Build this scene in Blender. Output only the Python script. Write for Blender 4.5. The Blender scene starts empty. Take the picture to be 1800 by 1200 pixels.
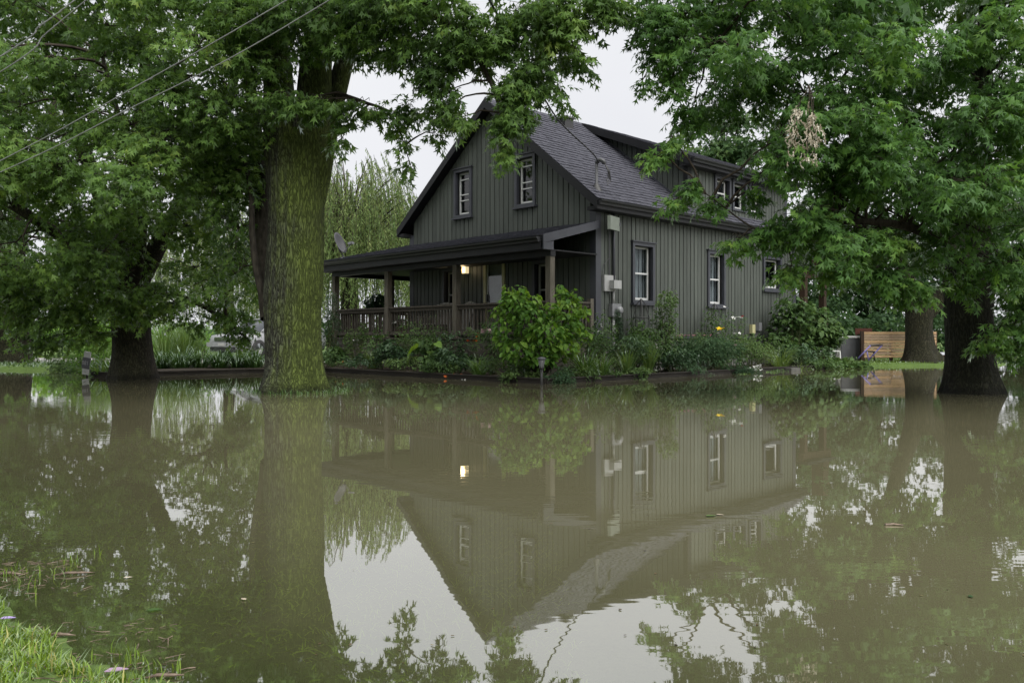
import bpy, math, random
import numpy as np

# ---------------------------------------------------------------- camera, sky, sun, exposure
scene = bpy.context.scene
C = scene.collection
F, HOR, CAMH = 1479.0, 593.0, 0.88          # focal length in photo pixels, horizon row, eye height over the water

cam_d = bpy.data.cameras.new('camera')
cam = bpy.data.objects.new('camera', cam_d)
C.objects.link(cam)
cam.location = (0, 0, CAMH)
cam.rotation_euler = (math.radians(90), 0, 0)
cam_d.sensor_width = 36.0
cam_d.lens = 36.0 * F / 1800.0
cam_d.shift_y = -7.0 / 1800.0
cam_d.clip_start = 0.05
cam_d.clip_end = 3000.0
scene.camera = cam

SUN_ELEV, SUN_AZ = 52.0, 144.0              # degrees; azimuth clockwise from the view direction (+Y)
world = bpy.data.worlds.new('World')
scene.world = world
world.use_nodes = True
wt = world.node_tree
wt.nodes.clear()
wo = wt.nodes.new('ShaderNodeOutputWorld')
wb = wt.nodes.new('ShaderNodeBackground')
sky = wt.nodes.new('ShaderNodeTexSky')
sky.sky_type = 'NISHITA'
sky.sun_disc = False
sky.sun_elevation = math.radians(SUN_ELEV)
sky.sun_rotation = math.radians(SUN_AZ)
sky.air_density = 1.0
sky.dust_density = 6.0
sky.ozone_density = 1.0
hs = wt.nodes.new('ShaderNodeHueSaturation')
hs.inputs['Saturation'].default_value = 0.10
wmix = wt.nodes.new('ShaderNodeMix')
wmix.data_type = 'RGBA'
wmix.inputs['Factor'].default_value = 0.93
# an even cloud cover: faint large-scale mottling over the whole dome
tcw = wt.nodes.new('ShaderNodeTexCoord')
nz = wt.nodes.new('ShaderNodeTexNoise')
nz.inputs['Scale'].default_value = 2.2
nz.inputs['Detail'].default_value = 5
cr = wt.nodes.new('ShaderNodeValToRGB')
cr.color_ramp.elements[0].position = 0.3
cr.color_ramp.elements[0].color = (4.15, 4.22, 4.45, 1)
cr.color_ramp.elements[1].position = 0.75
cr.color_ramp.elements[1].color = (4.75, 4.8, 4.95, 1)
wt.links.new(tcw.outputs['Generated'], nz.inputs['Vector'])
wt.links.new(nz.outputs['Fac'], cr.inputs['Fac'])
wt.links.new(sky.outputs['Color'], hs.inputs['Color'])
wt.links.new(hs.outputs['Color'], wmix.inputs['A'])
wt.links.new(cr.outputs['Color'], wmix.inputs['B'])
wt.links.new(wmix.outputs['Result'], wb.inputs['Color'])
wb.inputs['Strength'].default_value = 0.05
wt.links.new(wb.outputs['Background'], wo.inputs['Surface'])

sun_d = bpy.data.lights.new('sun', 'SUN')
sun_d.energy = 1.5
sun_d.angle = math.radians(85)
sun_d.color = (1.0, 0.97, 0.92)
sun = bpy.data.objects.new('sun', sun_d)
C.objects.link(sun)
_az, _el = math.radians(SUN_AZ), math.radians(SUN_ELEV)
_sd = np.array([math.sin(_az) * math.cos(_el), math.cos(_az) * math.cos(_el), math.sin(_el)])
from mathutils import Vector, Matrix
sun.rotation_euler = Vector(_sd).to_track_quat('Z', 'Y').to_euler()
sun.location = (10, -10, 30)

scene.view_settings.view_transform = 'Standard'
scene.view_settings.look = 'None'
scene.view_settings.exposure = 2.0
scene.view_settings.gamma = 1.0
scene.view_settings.use_curve_mapping = False
scene.render.engine = 'CYCLES'
cy = scene.cycles
cy.use_denoising = True
cy.max_bounces = 8
cy.diffuse_bounces = 5
cy.glossy_bounces = 3
cy.transmission_bounces = 4
cy.transparent_max_bounces = 6
cy.sample_clamp_indirect = 4.0
cy.caustics_reflective = False
cy.caustics_refractive = False

rng = np.random.default_rng(7)
random.seed(7)


def P(px, py, d):
    """photo pixel + distance along the view -> world point"""
    return np.array([(px - 900.0) / F * d, d, CAMH - (py - HOR) / F * d])


def G(px, py, z=0.0):
    """photo pixel on a level of height z -> world point"""
    d = (CAMH - z) * F / (py - HOR)
    return P(px, py, d)


# ---------------------------------------------------------------- materials
def newmat(name):
    m = bpy.data.materials.new(name)
    m.use_nodes = True
    nt = m.node_tree
    bsdf = nt.nodes['Principled BSDF']
    return m, nt, bsdf


def N(nt, t, **kw):
    n = nt.nodes.new(t)
    for k, v in kw.items():
        if k in n.inputs:
            n.inputs[k].default_value = v
        else:
            setattr(n, k, v)
    return n


def ramp(nt, stops):
    n = nt.nodes.new('ShaderNodeValToRGB')
    e = n.color_ramp.elements
    while len(e) < len(stops):
        e.new(0.5)
    for i, (p, c) in enumerate(stops):
        e[i].position = p
        e[i].color = (*c, 1)
    return n


def mat_noise(name, c0, c1, scale=8.0, rough=0.6, bump=0.0, bscale=60.0, stretch=(1, 1, 1), spec=0.4, detail=6, lo=0.35, hi=0.65, metallic=0.0):
    m, nt, b = newmat(name)
    tc = N(nt, 'ShaderNodeTexCoord')
    mp = N(nt, 'ShaderNodeMapping')
    mp.inputs['Scale'].default_value = stretch
    nt.links.new(tc.outputs['Object'], mp.inputs['Vector'])
    nz = N(nt, 'ShaderNodeTexNoise', Scale=scale, Detail=detail, Roughness=0.6)
    nt.links.new(mp.outputs['Vector'], nz.inputs['Vector'])
    r = ramp(nt, [(lo, c0), (hi, c1)])
    nt.links.new(nz.outputs['Fac'], r.inputs['Fac'])
    nt.links.new(r.outputs['Color'], b.inputs['Base Color'])
    b.inputs['Roughness'].default_value = rough
    b.inputs['Specular IOR Level'].default_value = spec
    b.inputs['Metallic'].default_value = metallic
    if bump:
        n2 = N(nt, 'ShaderNodeTexNoise', Scale=bscale, Detail=4)
        nt.links.new(mp.outputs['Vector'], n2.inputs['Vector'])
        bp = N(nt, 'ShaderNodeBump', Strength=bump, Distance=0.02)
        nt.links.new(n2.outputs['Fac'], bp.inputs['Height'])
        nt.links.new(bp.outputs['Normal'], b.inputs['Normal'])
    return m


def mat_leaf(name, stops, transl=0.35, gloss=0.12, rough=0.35):
    """leaf blades: colour from the per-leaf tint attribute, some light passing through"""
    m, nt, b = newmat(name)
    nt.nodes.remove(b)
    out = nt.nodes['Material Output']
    at = N(nt, 'ShaderNodeAttribute', attribute_name='tint')
    r = ramp(nt, stops)
    nt.links.new(at.outputs['Fac'], r.inputs['Fac'])
    di = N(nt, 'ShaderNodeBsdfDiffuse')
    tr = N(nt, 'ShaderNodeBsdfTranslucent')
    gl = N(nt, 'ShaderNodeBsdfGlossy', Roughness=rough)
    gl.inputs['Color'].default_value = (0.8, 0.9, 0.85, 1)
    hv = N(nt, 'ShaderNodeHueSaturation', Saturation=1.15, Value=1.5, Hue=0.485)
    nt.links.new(r.outputs['Color'], di.inputs['Color'])
    nt.links.new(r.outputs['Color'], hv.inputs['Color'])
    nt.links.new(hv.outputs['Color'], tr.inputs['Color'])
    m1 = N(nt, 'ShaderNodeMixShader')
    m1.inputs[0].default_value = transl
    nt.links.new(di.outputs[0], m1.inputs[1])
    nt.links.new(tr.outputs[0], m1.inputs[2])
    fr = N(nt, 'ShaderNodeFresnel', IOR=1.4)
    ml = N(nt, 'ShaderNodeMath', operation='MULTIPLY')
    ml.inputs[1].default_value = gloss * 3
    ml.use_clamp = True
    nt.links.new(fr.outputs[0], ml.inputs[0])
    m2 = N(nt, 'ShaderNodeMixShader')
    nt.links.new(ml.outputs[0], m2.inputs[0])
    nt.links.new(m1.outputs[0], m2.inputs[1])
    nt.links.new(gl.outputs[0], m2.inputs[2])
    nt.links.new(m2.outputs[0], out.inputs['Surface'])
    return m


def mat_bark(name, c_dark, c_mid, c_moss, moss=0.5, moss_dir=(1, -0.3, 0), scale=1.0, bump=0.9):
    m, nt, b = newmat(name)
    tc = N(nt, 'ShaderNodeTexCoord')
    mp = N(nt, 'ShaderNodeMapping')
    mp.inputs['Scale'].default_value = (10.5 * scale, 10.5 * scale, 2.1 * scale)
    nt.links.new(tc.outputs['Object'], mp.inputs['Vector'])
    wz = N(nt, 'ShaderNodeTexNoise', Scale=1.0, Detail=3)
    nt.links.new(mp.outputs['Vector'], wz.inputs['Vector'])
    va = N(nt, 'ShaderNodeVectorMath', operation='ADD')
    sc = N(nt, 'ShaderNodeVectorMath', operation='SCALE')
    sc.inputs['Scale'].default_value = 2.5
    nt.links.new(wz.outputs['Color'], sc.inputs[0])
    nt.links.new(mp.outputs['Vector'], va.inputs[0])
    nt.links.new(sc.outputs['Vector'], va.inputs[1])
    vo = N(nt, 'ShaderNodeTexVoronoi', Scale=2.2)
    vo.feature = 'DISTANCE_TO_EDGE'
    nt.links.new(va.outputs['Vector'], vo.inputs['Vector'])
    n2 = N(nt, 'ShaderNodeTexNoise', Scale=3.2, Detail=9, Roughness=0.75)
    nt.links.new(mp.outputs['Vector'], n2.inputs['Vector'])
    cr1 = ramp(nt, [(0.0, tuple(0.6 * q for q in c_dark)), (0.07, tuple(1.1 * q for q in c_dark)), (0.20, tuple(0.75 * q for q in c_mid)), (0.42, c_mid)])
    nt.links.new(vo.outputs['Distance'], cr1.inputs['Fac'])
    # moss and algae: on one side of the stem, broken up by noise
    ge = N(nt, 'ShaderNodeNewGeometry')
    dt = N(nt, 'ShaderNodeVectorMath', operation='DOT_PRODUCT')
    dv = np.array(moss_dir, float)
    dt.inputs[1].default_value = tuple(dv / np.linalg.norm(dv))
    nt.links.new(ge.outputs['Normal'], dt.inputs[0])
    n3 = N(nt, 'ShaderNodeTexNoise', Scale=1.6, Detail=7, Roughness=0.65)
    nt.links.new(tc.outputs['Object'], n3.inputs['Vector'])
    ad = N(nt, 'ShaderNodeMath', operation='MULTIPLY_ADD')
    ad.inputs[1].default_value = 0.35
    nt.links.new(dt.outputs['Value'], ad.inputs[0])
    nt.links.new(n3.outputs['Fac'], ad.inputs[2])
    mr = N(nt, 'ShaderNodeMapRange')
    mr.inputs['From Min'].default_value = 0.42
    mr.inputs['From Max'].default_value = 0.80
    mr.inputs['To Max'].default_value = moss
    nt.links.new(ad.outputs[0], mr.inputs['Value'])
    mx = N(nt, 'ShaderNodeMix', data_type='RGBA')
    nt.links.new(mr.outputs['Result'], mx.inputs['Factor'])
    nt.links.new(cr1.outputs['Color'], mx.inputs['A'])
    cm = N(nt, 'ShaderNodeMix', data_type='RGBA', blend_type='MULTIPLY')
    cm.inputs['Factor'].default_value = 0.75
    cm.inputs['A'].default_value = (*c_moss, 1)
    cr2 = ramp(nt, [(0.0, (0.10, 0.10, 0.10)), (0.08, (0.35, 0.35, 0.35)), (0.24, (1, 1, 1))])
    nt.links.new(vo.outputs['Distance'], cr2.inputs['Fac'])
    nt.links.new(cr2.outputs['Color'], cm.inputs['B'])
    nt.links.new(cm.outputs['Result'], mx.inputs['B'])
    m2 = N(nt, 'ShaderNodeMix', data_type='RGBA', blend_type='MULTIPLY')
    m2.inputs['Factor'].default_value = 0.7
    cr3 = ramp(nt, [(0.3, (0.32, 0.32, 0.32)), (0.7, (1.4, 1.4, 1.4))])
    nt.links.new(n2.outputs['Fac'], cr3.inputs['Fac'])
    nt.links.new(mx.outputs['Result'], m2.inputs['A'])
    nt.links.new(cr3.outputs['Color'], m2.inputs['B'])
    # soaked band where the flood has wetted the stem, ragged upper edge
    sz = N(nt, 'ShaderNodeSeparateXYZ')
    nt.links.new(tc.outputs['Object'], sz.inputs[0])
    za = N(nt, 'ShaderNodeMath', operation='MULTIPLY_ADD')
    za.inputs[1].default_value = -0.22
    nt.links.new(n3.outputs['Fac'], za.inputs[0])
    nt.links.new(sz.outputs['Z'], za.inputs[2])
    wb_ = N(nt, 'ShaderNodeMapRange')
    wb_.inputs['From Min'].default_value = -0.06
    wb_.inputs['From Max'].default_value = 0.03
    wb_.inputs['To Min'].default_value = 0.42
    wb_.inputs['To Max'].default_value = 1.0
    nt.links.new(za.outputs[0], wb_.inputs['Value'])
    wm = N(nt, 'ShaderNodeVectorMath', operation='SCALE')
    nt.links.new(m2.outputs['Result'], wm.inputs[0])
    nt.links.new(wb_.outputs['Result'], wm.inputs['Scale'])
    nt.links.new(wm.outputs['Vector'], b.inputs['Base Color'])
    b.inputs['Roughness'].default_value = 0.85
    b.inputs['Specular IOR Level'].default_value = 0.2
    ad2 = N(nt, 'ShaderNodeMath', operation='MULTIPLY_ADD')
    ad2.inputs[1].default_value = 0.6
    nt.links.new(n2.outputs['Fac'], ad2.inputs[0])
    mn = N(nt, 'ShaderNodeMath', operation='MINIMUM')
    mn.inputs[1].default_value = 0.3
    nt.links.new(vo.outputs['Distance'], mn.inputs[0])
    nt.links.new(mn.outputs[0], ad2.inputs[2])
    bp = N(nt, 'ShaderNodeBump', Strength=bump, Distance=0.08)
    nt.links.new(ad2.outputs[0], bp.inputs['Height'])
    nt.links.new(bp.outputs['Normal'], b.inputs['Normal'])
    return m


def mat_plain(name, col, rough=0.5, spec=0.5, metallic=0.0):
    return mat_noise(name, tuple(c * 0.88 for c in col), tuple(min(1, c * 1.1) for c in col), scale=5, rough=rough, spec=spec, metallic=metallic)


def mat_wood(name, c0, c1, rough=0.8, along=(1, 12, 12), bump=0.25):
    return mat_noise(name, c0, c1, scale=3.0, rough=rough, bump=bump, bscale=9, stretch=along, spec=0.25, detail=8)


def mat_glass(name, tint=(0.02, 0.025, 0.03)):
    """window pane: mostly clear, mirror-like at a slant"""
    m, nt, b = newmat(name)
    nt.nodes.remove(b)
    out = nt.nodes['Material Output']
    tr = N(nt, 'ShaderNodeBsdfTransparent')
    tr.inputs['Color'].default_value = (0.72, 0.75, 0.75, 1)
    gl = N(nt, 'ShaderNodeBsdfGlossy', Roughness=0.02)
    fr = N(nt, 'ShaderNodeFresnel', IOR=1.75)
    mx = N(nt, 'ShaderNodeMixShader')
    ge = N(nt, 'ShaderNodeNewGeometry')
    iv = N(nt, 'ShaderNodeMath', operation='SUBTRACT')
    iv.inputs[0].default_value = 1.0
    nt.links.new(ge.outputs['Backfacing'], iv.inputs[1])
    ml = N(nt, 'ShaderNodeMath', operation='MULTIPLY')
    nt.links.new(fr.outputs[0], ml.inputs[0])
    nt.links.new(iv.outputs[0], ml.inputs[1])
    nt.links.new(ml.outputs[0], mx.inputs[0])
    nt.links.new(tr.outputs[0], mx.inputs[1])
    nt.links.new(gl.outputs[0], mx.inputs[2])
    nt.links.new(mx.outputs[0], out.inputs['Surface'])
    return m


M = {}
# weathered board siding: faint vertical streaks, damp near the ground comes from the noise only
def mat_siding(name, c0, c1):
    m, nt, b = newmat(name)
    tc = N(nt, 'ShaderNodeTexCoord')
    mp = N(nt, 'ShaderNodeMapping')
    mp.inputs['Scale'].default_value = (5, 5, 0.35)
    nt.links.new(tc.outputs['Object'], mp.inputs['Vector'])
    nz = N(nt, 'ShaderNodeTexNoise', Scale=2.0, Detail=6, Roughness=0.6)
    nt.links.new(mp.outputs['Vector'], nz.inputs['Vector'])
    r = ramp(nt, [(0.3, c0), (0.7, c1)])
    nt.links.new(nz.outputs['Fac'], r.inputs['Fac'])
    # splash stain: a ragged dirt band at the foot of the wall
    sx = N(nt, 'ShaderNodeSeparateXYZ')
    nt.links.new(tc.outputs['Object'], sx.inputs[0])
    n2 = N(nt, 'ShaderNodeTexNoise', Scale=3.5, Detail=4)
    mp2 = N(nt, 'ShaderNodeMapping')
    mp2.inputs['Scale'].default_value = (1.3, 1.3, 0.3)
    nt.links.new(tc.outputs['Object'], mp2.inputs['Vector'])
    nt.links.new(mp2.outputs['Vector'], n2.inputs['Vector'])
    md = N(nt, 'ShaderNodeMath', operation='MULTIPLY_ADD')
    md.inputs[1].default_value = -1.6
    nt.links.new(n2.outputs['Fac'], md.inputs[0])
    nt.links.new(sx.outputs['Z'], md.inputs[2])
    mr = N(nt, 'ShaderNodeMapRange')
    mr.inputs['From Min'].default_value = 0.35
    mr.inputs['From Max'].default_value = 0.60
    mr.inputs['To Min'].default_value = 0.5
    mr.inputs['To Max'].default_value = 0.0
    nt.links.new(md.outputs[0], mr.inputs['Value'])
    mx = N(nt, 'ShaderNodeMix', data_type='RGBA')
    nt.links.new(mr.outputs['Result'], mx.inputs['Factor'])
    nt.links.new(r.outputs['Color'], mx.inputs['A'])
    mx.inputs['B'].default_value = (0.032, 0.036, 0.028, 1)
    oi = N(nt, 'ShaderNodeObjectInfo')      # boards faded a little differently
    rv = N(nt, 'ShaderNodeMapRange')
    rv.inputs['To Min'].default_value = 0.86
    rv.inputs['To Max'].default_value = 1.12
    nt.links.new(oi.outputs['Random'], rv.inputs['Value'])
    vm = N(nt, 'ShaderNodeVectorMath', operation='SCALE')
    nt.links.new(mx.outputs['Result'], vm.inputs[0])
    nt.links.new(rv.outputs['Result'], vm.inputs['Scale'])
    nt.links.new(vm.outputs['Vector'], b.inputs['Base Color'])
    b.inputs['Roughness'].default_value = 0.55
    b.inputs['Specular IOR Level'].default_value = 0.35
    return m


M['siding'] = mat_siding('siding_paint', (0.047, 0.055, 0.048), (0.073, 0.083, 0.073))
M['trim'] = mat_noise('trim_paint', (0.034, 0.036, 0.046), (0.043, 0.046, 0.057), scale=4, rough=0.45)
M['fascia'] = mat_noise('fascia_metal', (0.008, 0.0084, 0.010), (0.012, 0.0125, 0.0145), scale=3, rough=0.5, spec=0.25)
M['gutter'] = mat_noise('gutter_metal', (0.009, 0.0095, 0.011), (0.014, 0.0145, 0.017), scale=3, rough=0.4, spec=0.35)
M['vinyl'] = mat_plain('white_vinyl', (0.52, 0.53, 0.53), rough=0.35)
M['glass'] = mat_glass('window_glass')
M['curtain'] = mat_noise('curtain_cloth', (0.22, 0.23, 0.26), (0.58, 0.60, 0.65), scale=2.5, rough=0.9, stretch=(3, 3, 0.6))
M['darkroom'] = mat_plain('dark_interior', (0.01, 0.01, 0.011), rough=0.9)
M['deck'] = mat_wood('deck_wood', (0.050, 0.044, 0.037), (0.105, 0.095, 0.081), along=(10, 1.2, 10))
M['rail'] = mat_wood('rail_wood', (0.045, 0.038, 0.031), (0.10, 0.088, 0.074), along=(14, 14, 1.5))
M['post'] = mat_wood('post_wood', (0.072, 0.064, 0.051), (0.145, 0.132, 0.108), along=(14, 14, 1.2))
M['brownwood'] = mat_wood('stained_wood', (0.028, 0.017, 0.011), (0.055, 0.034, 0.022), along=(14, 14, 1.2))
M['edging'] = mat_wood('edging_timber', (0.016, 0.014, 0.012), (0.034, 0.030, 0.026), along=(1.5, 1.5, 14))
M['cedar'] = mat_wood('cedar_board', (0.40, 0.25, 0.13), (0.62, 0.43, 0.25), along=(1.6, 1.6, 14), rough=0.7)
M['cedar2'] = mat_wood('weathered_cedar_board', (0.30, 0.21, 0.14), (0.46, 0.34, 0.23), along=(1.6, 1.6, 14), rough=0.75)
M['soffit'] = mat_noise('soffit_metal', (0.010, 0.0105, 0.012), (0.015, 0.0155, 0.017), scale=3, rough=0.6, spec=0.2)
M['cream'] = mat_plain('cream_door_paint', (0.42, 0.40, 0.22), rough=0.45)
M['black'] = mat_plain('black_metal', (0.018, 0.018, 0.019), rough=0.4)
M['dkgrey'] = mat_plain('dark_grey_plastic', (0.05, 0.052, 0.058), rough=0.45)
M['grey'] = mat_plain('grey_metal', (0.18, 0.185, 0.195), rough=0.35, metallic=0.0)
M['white'] = mat_plain('white_paint', (0.50, 0.50, 0.50), rough=0.45)
M['palebox'] = mat_plain('pale_green_grey_plastic', (0.19, 0.215, 0.185), rough=0.5)
M['chair'] = mat_plain('pale_grey_chair_paint', (0.36, 0.36, 0.35), rough=0.6)
M['shingle'] = mat_noise('asphalt_shingle', (0.038, 0.039, 0.050), (0.070, 0.071, 0.088), scale=7, rough=0.85, bump=0.3, bscale=220, spec=0.2)
M['concrete'] = mat_noise('concrete', (0.16, 0.16, 0.155), (0.24, 0.235, 0.225), scale=9, rough=0.85, bump=0.15)
M['purple'] = mat_plain('violet_blue_paint', (0.14, 0.12, 0.33), rough=0.4)
M['rustred'] = mat_wood('red_brown_board', (0.06, 0.022, 0.016), (0.11, 0.04, 0.028), along=(1.5, 1.5, 14))


def emis(name, col, s):
    m, nt, b = newmat(name)
    b.inputs['Base Color'].default_value = (*col, 1)
    b.inputs['Emission Color'].default_value = (*col, 1)
    b.inputs['Emission Strength'].default_value = s
    return m


# ---------------------------------------------------------------- mesh helpers
class MB:
    def __init__(self):
        self.v, self.f = [], []

    def add(self, verts, faces):
        o = len(self.v)
        self.v += [tuple(float(c) for c in p) for p in verts]
        self.f += [tuple(o + i for i in q) for q in faces]
        return self

    def hexa(self, p):
        """8 corners: bottom ring 0-3, top ring 4-7"""
        return self.add(p, [(3, 2, 1, 0), (4, 5, 6, 7), (0, 1, 5, 4), (1, 2, 6, 5), (2, 3, 7, 6), (3, 0, 4, 7)])

    def box(self, x0, x1, y0, y1, z0, z1):
        return self.hexa([(x0, y0, z0), (x1, y0, z0), (x1, y1, z0), (x0, y1, z0), (x0, y0, z1), (x1, y0, z1), (x1, y1, z1), (x0, y1, z1)])

    def bar(self, a, b, w, h, up=(0, 0, 1)):
        a, b, up = np.array(a, float), np.array(b, float), np.array(up, float)
        d = b - a
        d /= np.linalg.norm(d)
        s = np.cross(d, up)
        if np.linalg.norm(s) < 1e-6:
            s = np.cross(d, (1, 0, 0))
        s /= np.linalg.norm(s)
        t = np.cross(s, d)
        s, t = s * w / 2, t * h / 2
        return self.hexa([a - s - t, a + s - t, a + s + t, a - s + t, b - s - t, b + s - t, b + s + t, b - s + t])

    def tube(self, path, radii, n=8, cap=True):
        path = [np.array(p, float) for p in path]
        if np.isscalar(radii):
            radii = [radii] * len(path)
        o = len(self.v)
        prev = None
        for i, p in enumerate(path):
            d = path[min(i + 1, len(path) - 1)] - path[max(i - 1, 0)]
            d = d / (np.linalg.norm(d) + 1e-9)
            if prev is None:
                s = np.cross(d, (0.0, 0.0, 1.0))
                if np.linalg.norm(s) < 0.1:
                    s = np.cross(d, (1.0, 0.0, 0.0))
            else:
                s = prev - d * np.dot(prev, d)
            s = s / np.linalg.norm(s)
            prev = s
            t = np.cross(d, s)
            for k in range(n):
                a = 2 * math.pi * k / n
                self.v.append(tuple(p + radii[i] * (math.cos(a) * s + math.sin(a) * t)))
        m = len(path)
        for i in range(m - 1):
            for k in range(n):
                k2 = (k + 1) % n
                self.f.append((o + i * n + k, o + i * n + k2, o + (i + 1) * n + k2, o + (i + 1) * n + k))
        if cap:
            self.f.append(tuple(o + k for k in range(n))[::-1])
            self.f.append(tuple(o + (m - 1) * n + k for k in range(n)))
        return self

    def lathe(self, prof, n=16, c=(0, 0, 0)):
        o = len(self.v)
        for r, z in prof:
            for k in range(n):
                a = 2 * math.pi * k / n
                self.v.append((c[0] + r * math.cos(a), c[1] + r * math.sin(a), c[2] + z))
        for i in range(len(prof) - 1):
            for k in range(n):
                k2 = (k + 1) % n
                self.f.append((o + i * n + k, o + i * n + k2, o + (i + 1) * n + k2, o + (i + 1) * n + k))
        return self

    def build(self, name, mat, parent=None, smooth=False, **props):
        me = bpy.data.meshes.new(name)
        me.from_pydata(self.v, [], self.f)
        me.materials.append(M[mat] if isinstance(mat, str) else mat)
        if smooth:
            me.polygons.foreach_set('use_smooth', [True] * len(me.polygons))
        me.update()
        return link(name, me, parent, **props)


def link(name, data, parent=None, **props):
    o = bpy.data.objects.new(name, data)
    C.objects.link(o)
    if parent is not None:
        o.parent = parent
    for k, v in props.items():
        o[k] = v
    return o


def thing(name, label, cat, loc=(0, 0, 0), rz=0.0, group=None):
    o = link(name, None)
    o.location = tuple(float(c) for c in loc)
    o.rotation_euler = (0, 0, rz)
    o.empty_display_size = 0.2
    o['label'] = label
    o['category'] = cat
    if group:
        o['group'] = group
    return o


def np_obj(name, V, T, mat, parent=None, tint=None, smooth=False, **props):
    """one big triangle mesh from arrays"""
    me = bpy.data.meshes.new(name)
    V = np.ascontiguousarray(V, dtype=np.float32)
    T = np.ascontiguousarray(T, dtype=np.int32)
    me.vertices.add(len(V))
    me.vertices.foreach_set('co', V.ravel())
    me.loops.add(T.size)
    me.loops.foreach_set('vertex_index', T.ravel())
    me.polygons.add(len(T))
    me.polygons.foreach_set('loop_start', np.arange(0, T.size, 3, dtype=np.int32))
    if smooth:
        me.polygons.foreach_set('use_smooth', np.ones(len(T), dtype=bool))
    me.update(calc_edges=True)
    if tint is not None:
        a = me.attributes.new('tint', 'FLOAT', 'POINT')
        a.data.foreach_set('value', np.ascontiguousarray(tint, dtype=np.float32))
    me.materials.append(M[mat] if isinstance(mat, str) else mat)
    return link(name, me, parent, **props)


# ---------------------------------------------------------------- terrain
HC = np.array([1.958, 19.70])                 # the house corner nearest the camera
UD = np.array([1530.0, 1479.0]) / math.hypot(1530, 1479)    # along the long side wall, away from the camera
VD = np.array([-UD[1], UD[0]])                # along the gable wall
HROT = math.atan2(UD[1], UD[0])


def HW(u, v, z=0.0):
    p = HC + u * UD + v * VD
    return np.array([p[0], p[1], z])


bed_corner = HW(-3.585, -1.82)
bed_far = HW(9.9, -1.82)
EDGE_L = [(-9.5, 19.0), (-8.9, 18.75), (-6.5, 20.75), (-4.75, 21.35)]
LAND = [(-500.0, 24.0), (-40, 23.5), (-14.5, 22.8), (-10.8, 21.6), (-9.6, 20.2)] + EDGE_L + [tuple(bed_corner[:2]), tuple(bed_far[:2]), (10.9, 25.7), (15.2, 25.8), (16.6, 28.0), (19.0, 33.0), (40, 36), (500, 42), (500, 900), (-500, 900)]
LANDP = np.array(LAND)


def sdist(X, Y):
    """signed distance to the dry land outline, positive inside"""
    pts = np.stack([X.ravel(), Y.ravel()], 1)
    best = np.full(len(pts), 1e9)
    inside = np.zeros(len(pts), bool)
    n = len(LANDP)
    for i in range(n):
        a, b = LANDP[i], LANDP[(i + 1) % n]
        ab = b - a
        t = np.clip(((pts - a) @ ab) / (ab @ ab), 0, 1)
        d = np.linalg.norm(pts - (a + t[:, None] * ab), axis=1)
        best = np.minimum(best, d)
        cond = (a[1] > pts[:, 1]) != (b[1] > pts[:, 1])
        with np.errstate(divide='ignore', invalid='ignore'):
            xi = (b[0] - a[0]) * (pts[:, 1] - a[1]) / (b[1] - a[1] + 1e-12) + a[0]
        inside ^= cond & (pts[:, 0] < xi)
    return np.where(inside, best, -best).reshape(X.shape)


def wob(X, Y, k, s=0.0):
    return (np.sin(X * k + 1.3 * np.sin(Y * k * 0.7 + s) + s) + np.sin(Y * k * 1.17 + 1.1 * np.sin(X * k * 0.83 + 2 * s) + 2.1 + s)) * 0.5


# bottom-left bank: its waterline runs through these two points
BA, BB = np.array([-1.60, 2.62]), np.array([-0.98, 2.12])
_bn = np.array([BB[1] - BA[1], -(BB[0] - BA[0])])
_bn = _bn / np.linalg.norm(_bn)
if _bn @ (np.array([-3, 0]) - BA) < 0:
    _bn = -_bn


def ground_z(X, Y):
    X, Y = np.asarray(X, float), np.asarray(Y, float)
    sd = sdist(X, Y)
    z = -0.30 + 0.025 * wob(X, Y, 1.1) + 0.012 * wob(X, Y, 4.3, 1.0)
    land = 0.085 + 0.03 * wob(X, Y, 0.35, 2.0) + 0.014 * wob(X, Y, 3.1, 0.4)
    t = np.clip((sd + 0.02) / 0.35, 0, 1)
    t = t * t * (3 - 2 * t)
    z = z * (1 - t) + land * t
    # foreground bank
    db = (X - BA[0]) * _bn[0] + (Y - BA[1]) * _bn[1]
    bank = np.where(db > 0, 0.002 + 0.14 * db, 0.002 + 0.040 * db) + np.where(db > 0, 1.0, 0.45) * (0.006 * wob(X, Y, 7.0, 0.5) + 0.006 * wob(X, Y, 19.0, 1.5))
    bank = np.clip(bank, -0.4, 0.9)
    z = np.where((Y < 14) & (bank > z), bank, z)
    return z


def lines(parts):
    out = []
    for a, b, n in parts:
        out += list(np.linspace(a, b, n, endpoint=False))
    out.append(parts[-1][1])
    return np.array(out)


gx = lines([(-500, -60, 8), (-60, -16, 20), (-16, -4, 40), (-4, 1.0, 70), (1.0, 16, 46), (16, 60, 18), (60, 500, 8)])
gy = lines([(-60, 0, 6), (0, 1.2, 5), (1.2, 5.5, 64), (5.5, 13, 16), (13, 32, 76), (32, 60, 14), (60, 700, 10)])
GX, GY = np.meshgrid(gx, gy)
GZ = ground_z(GX, GY)


def grid_tris(nx, ny):
    i = np.arange(nx * ny).reshape(ny, nx)
    a, b, c, d = i[:-1, :-1].ravel(), i[:-1, 1:].ravel(), i[1:, 1:].ravel(), i[1:, :-1].ravel()
    return np.concatenate([np.stack([a, b, c], 1), np.stack([a, c, d], 1)])


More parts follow.
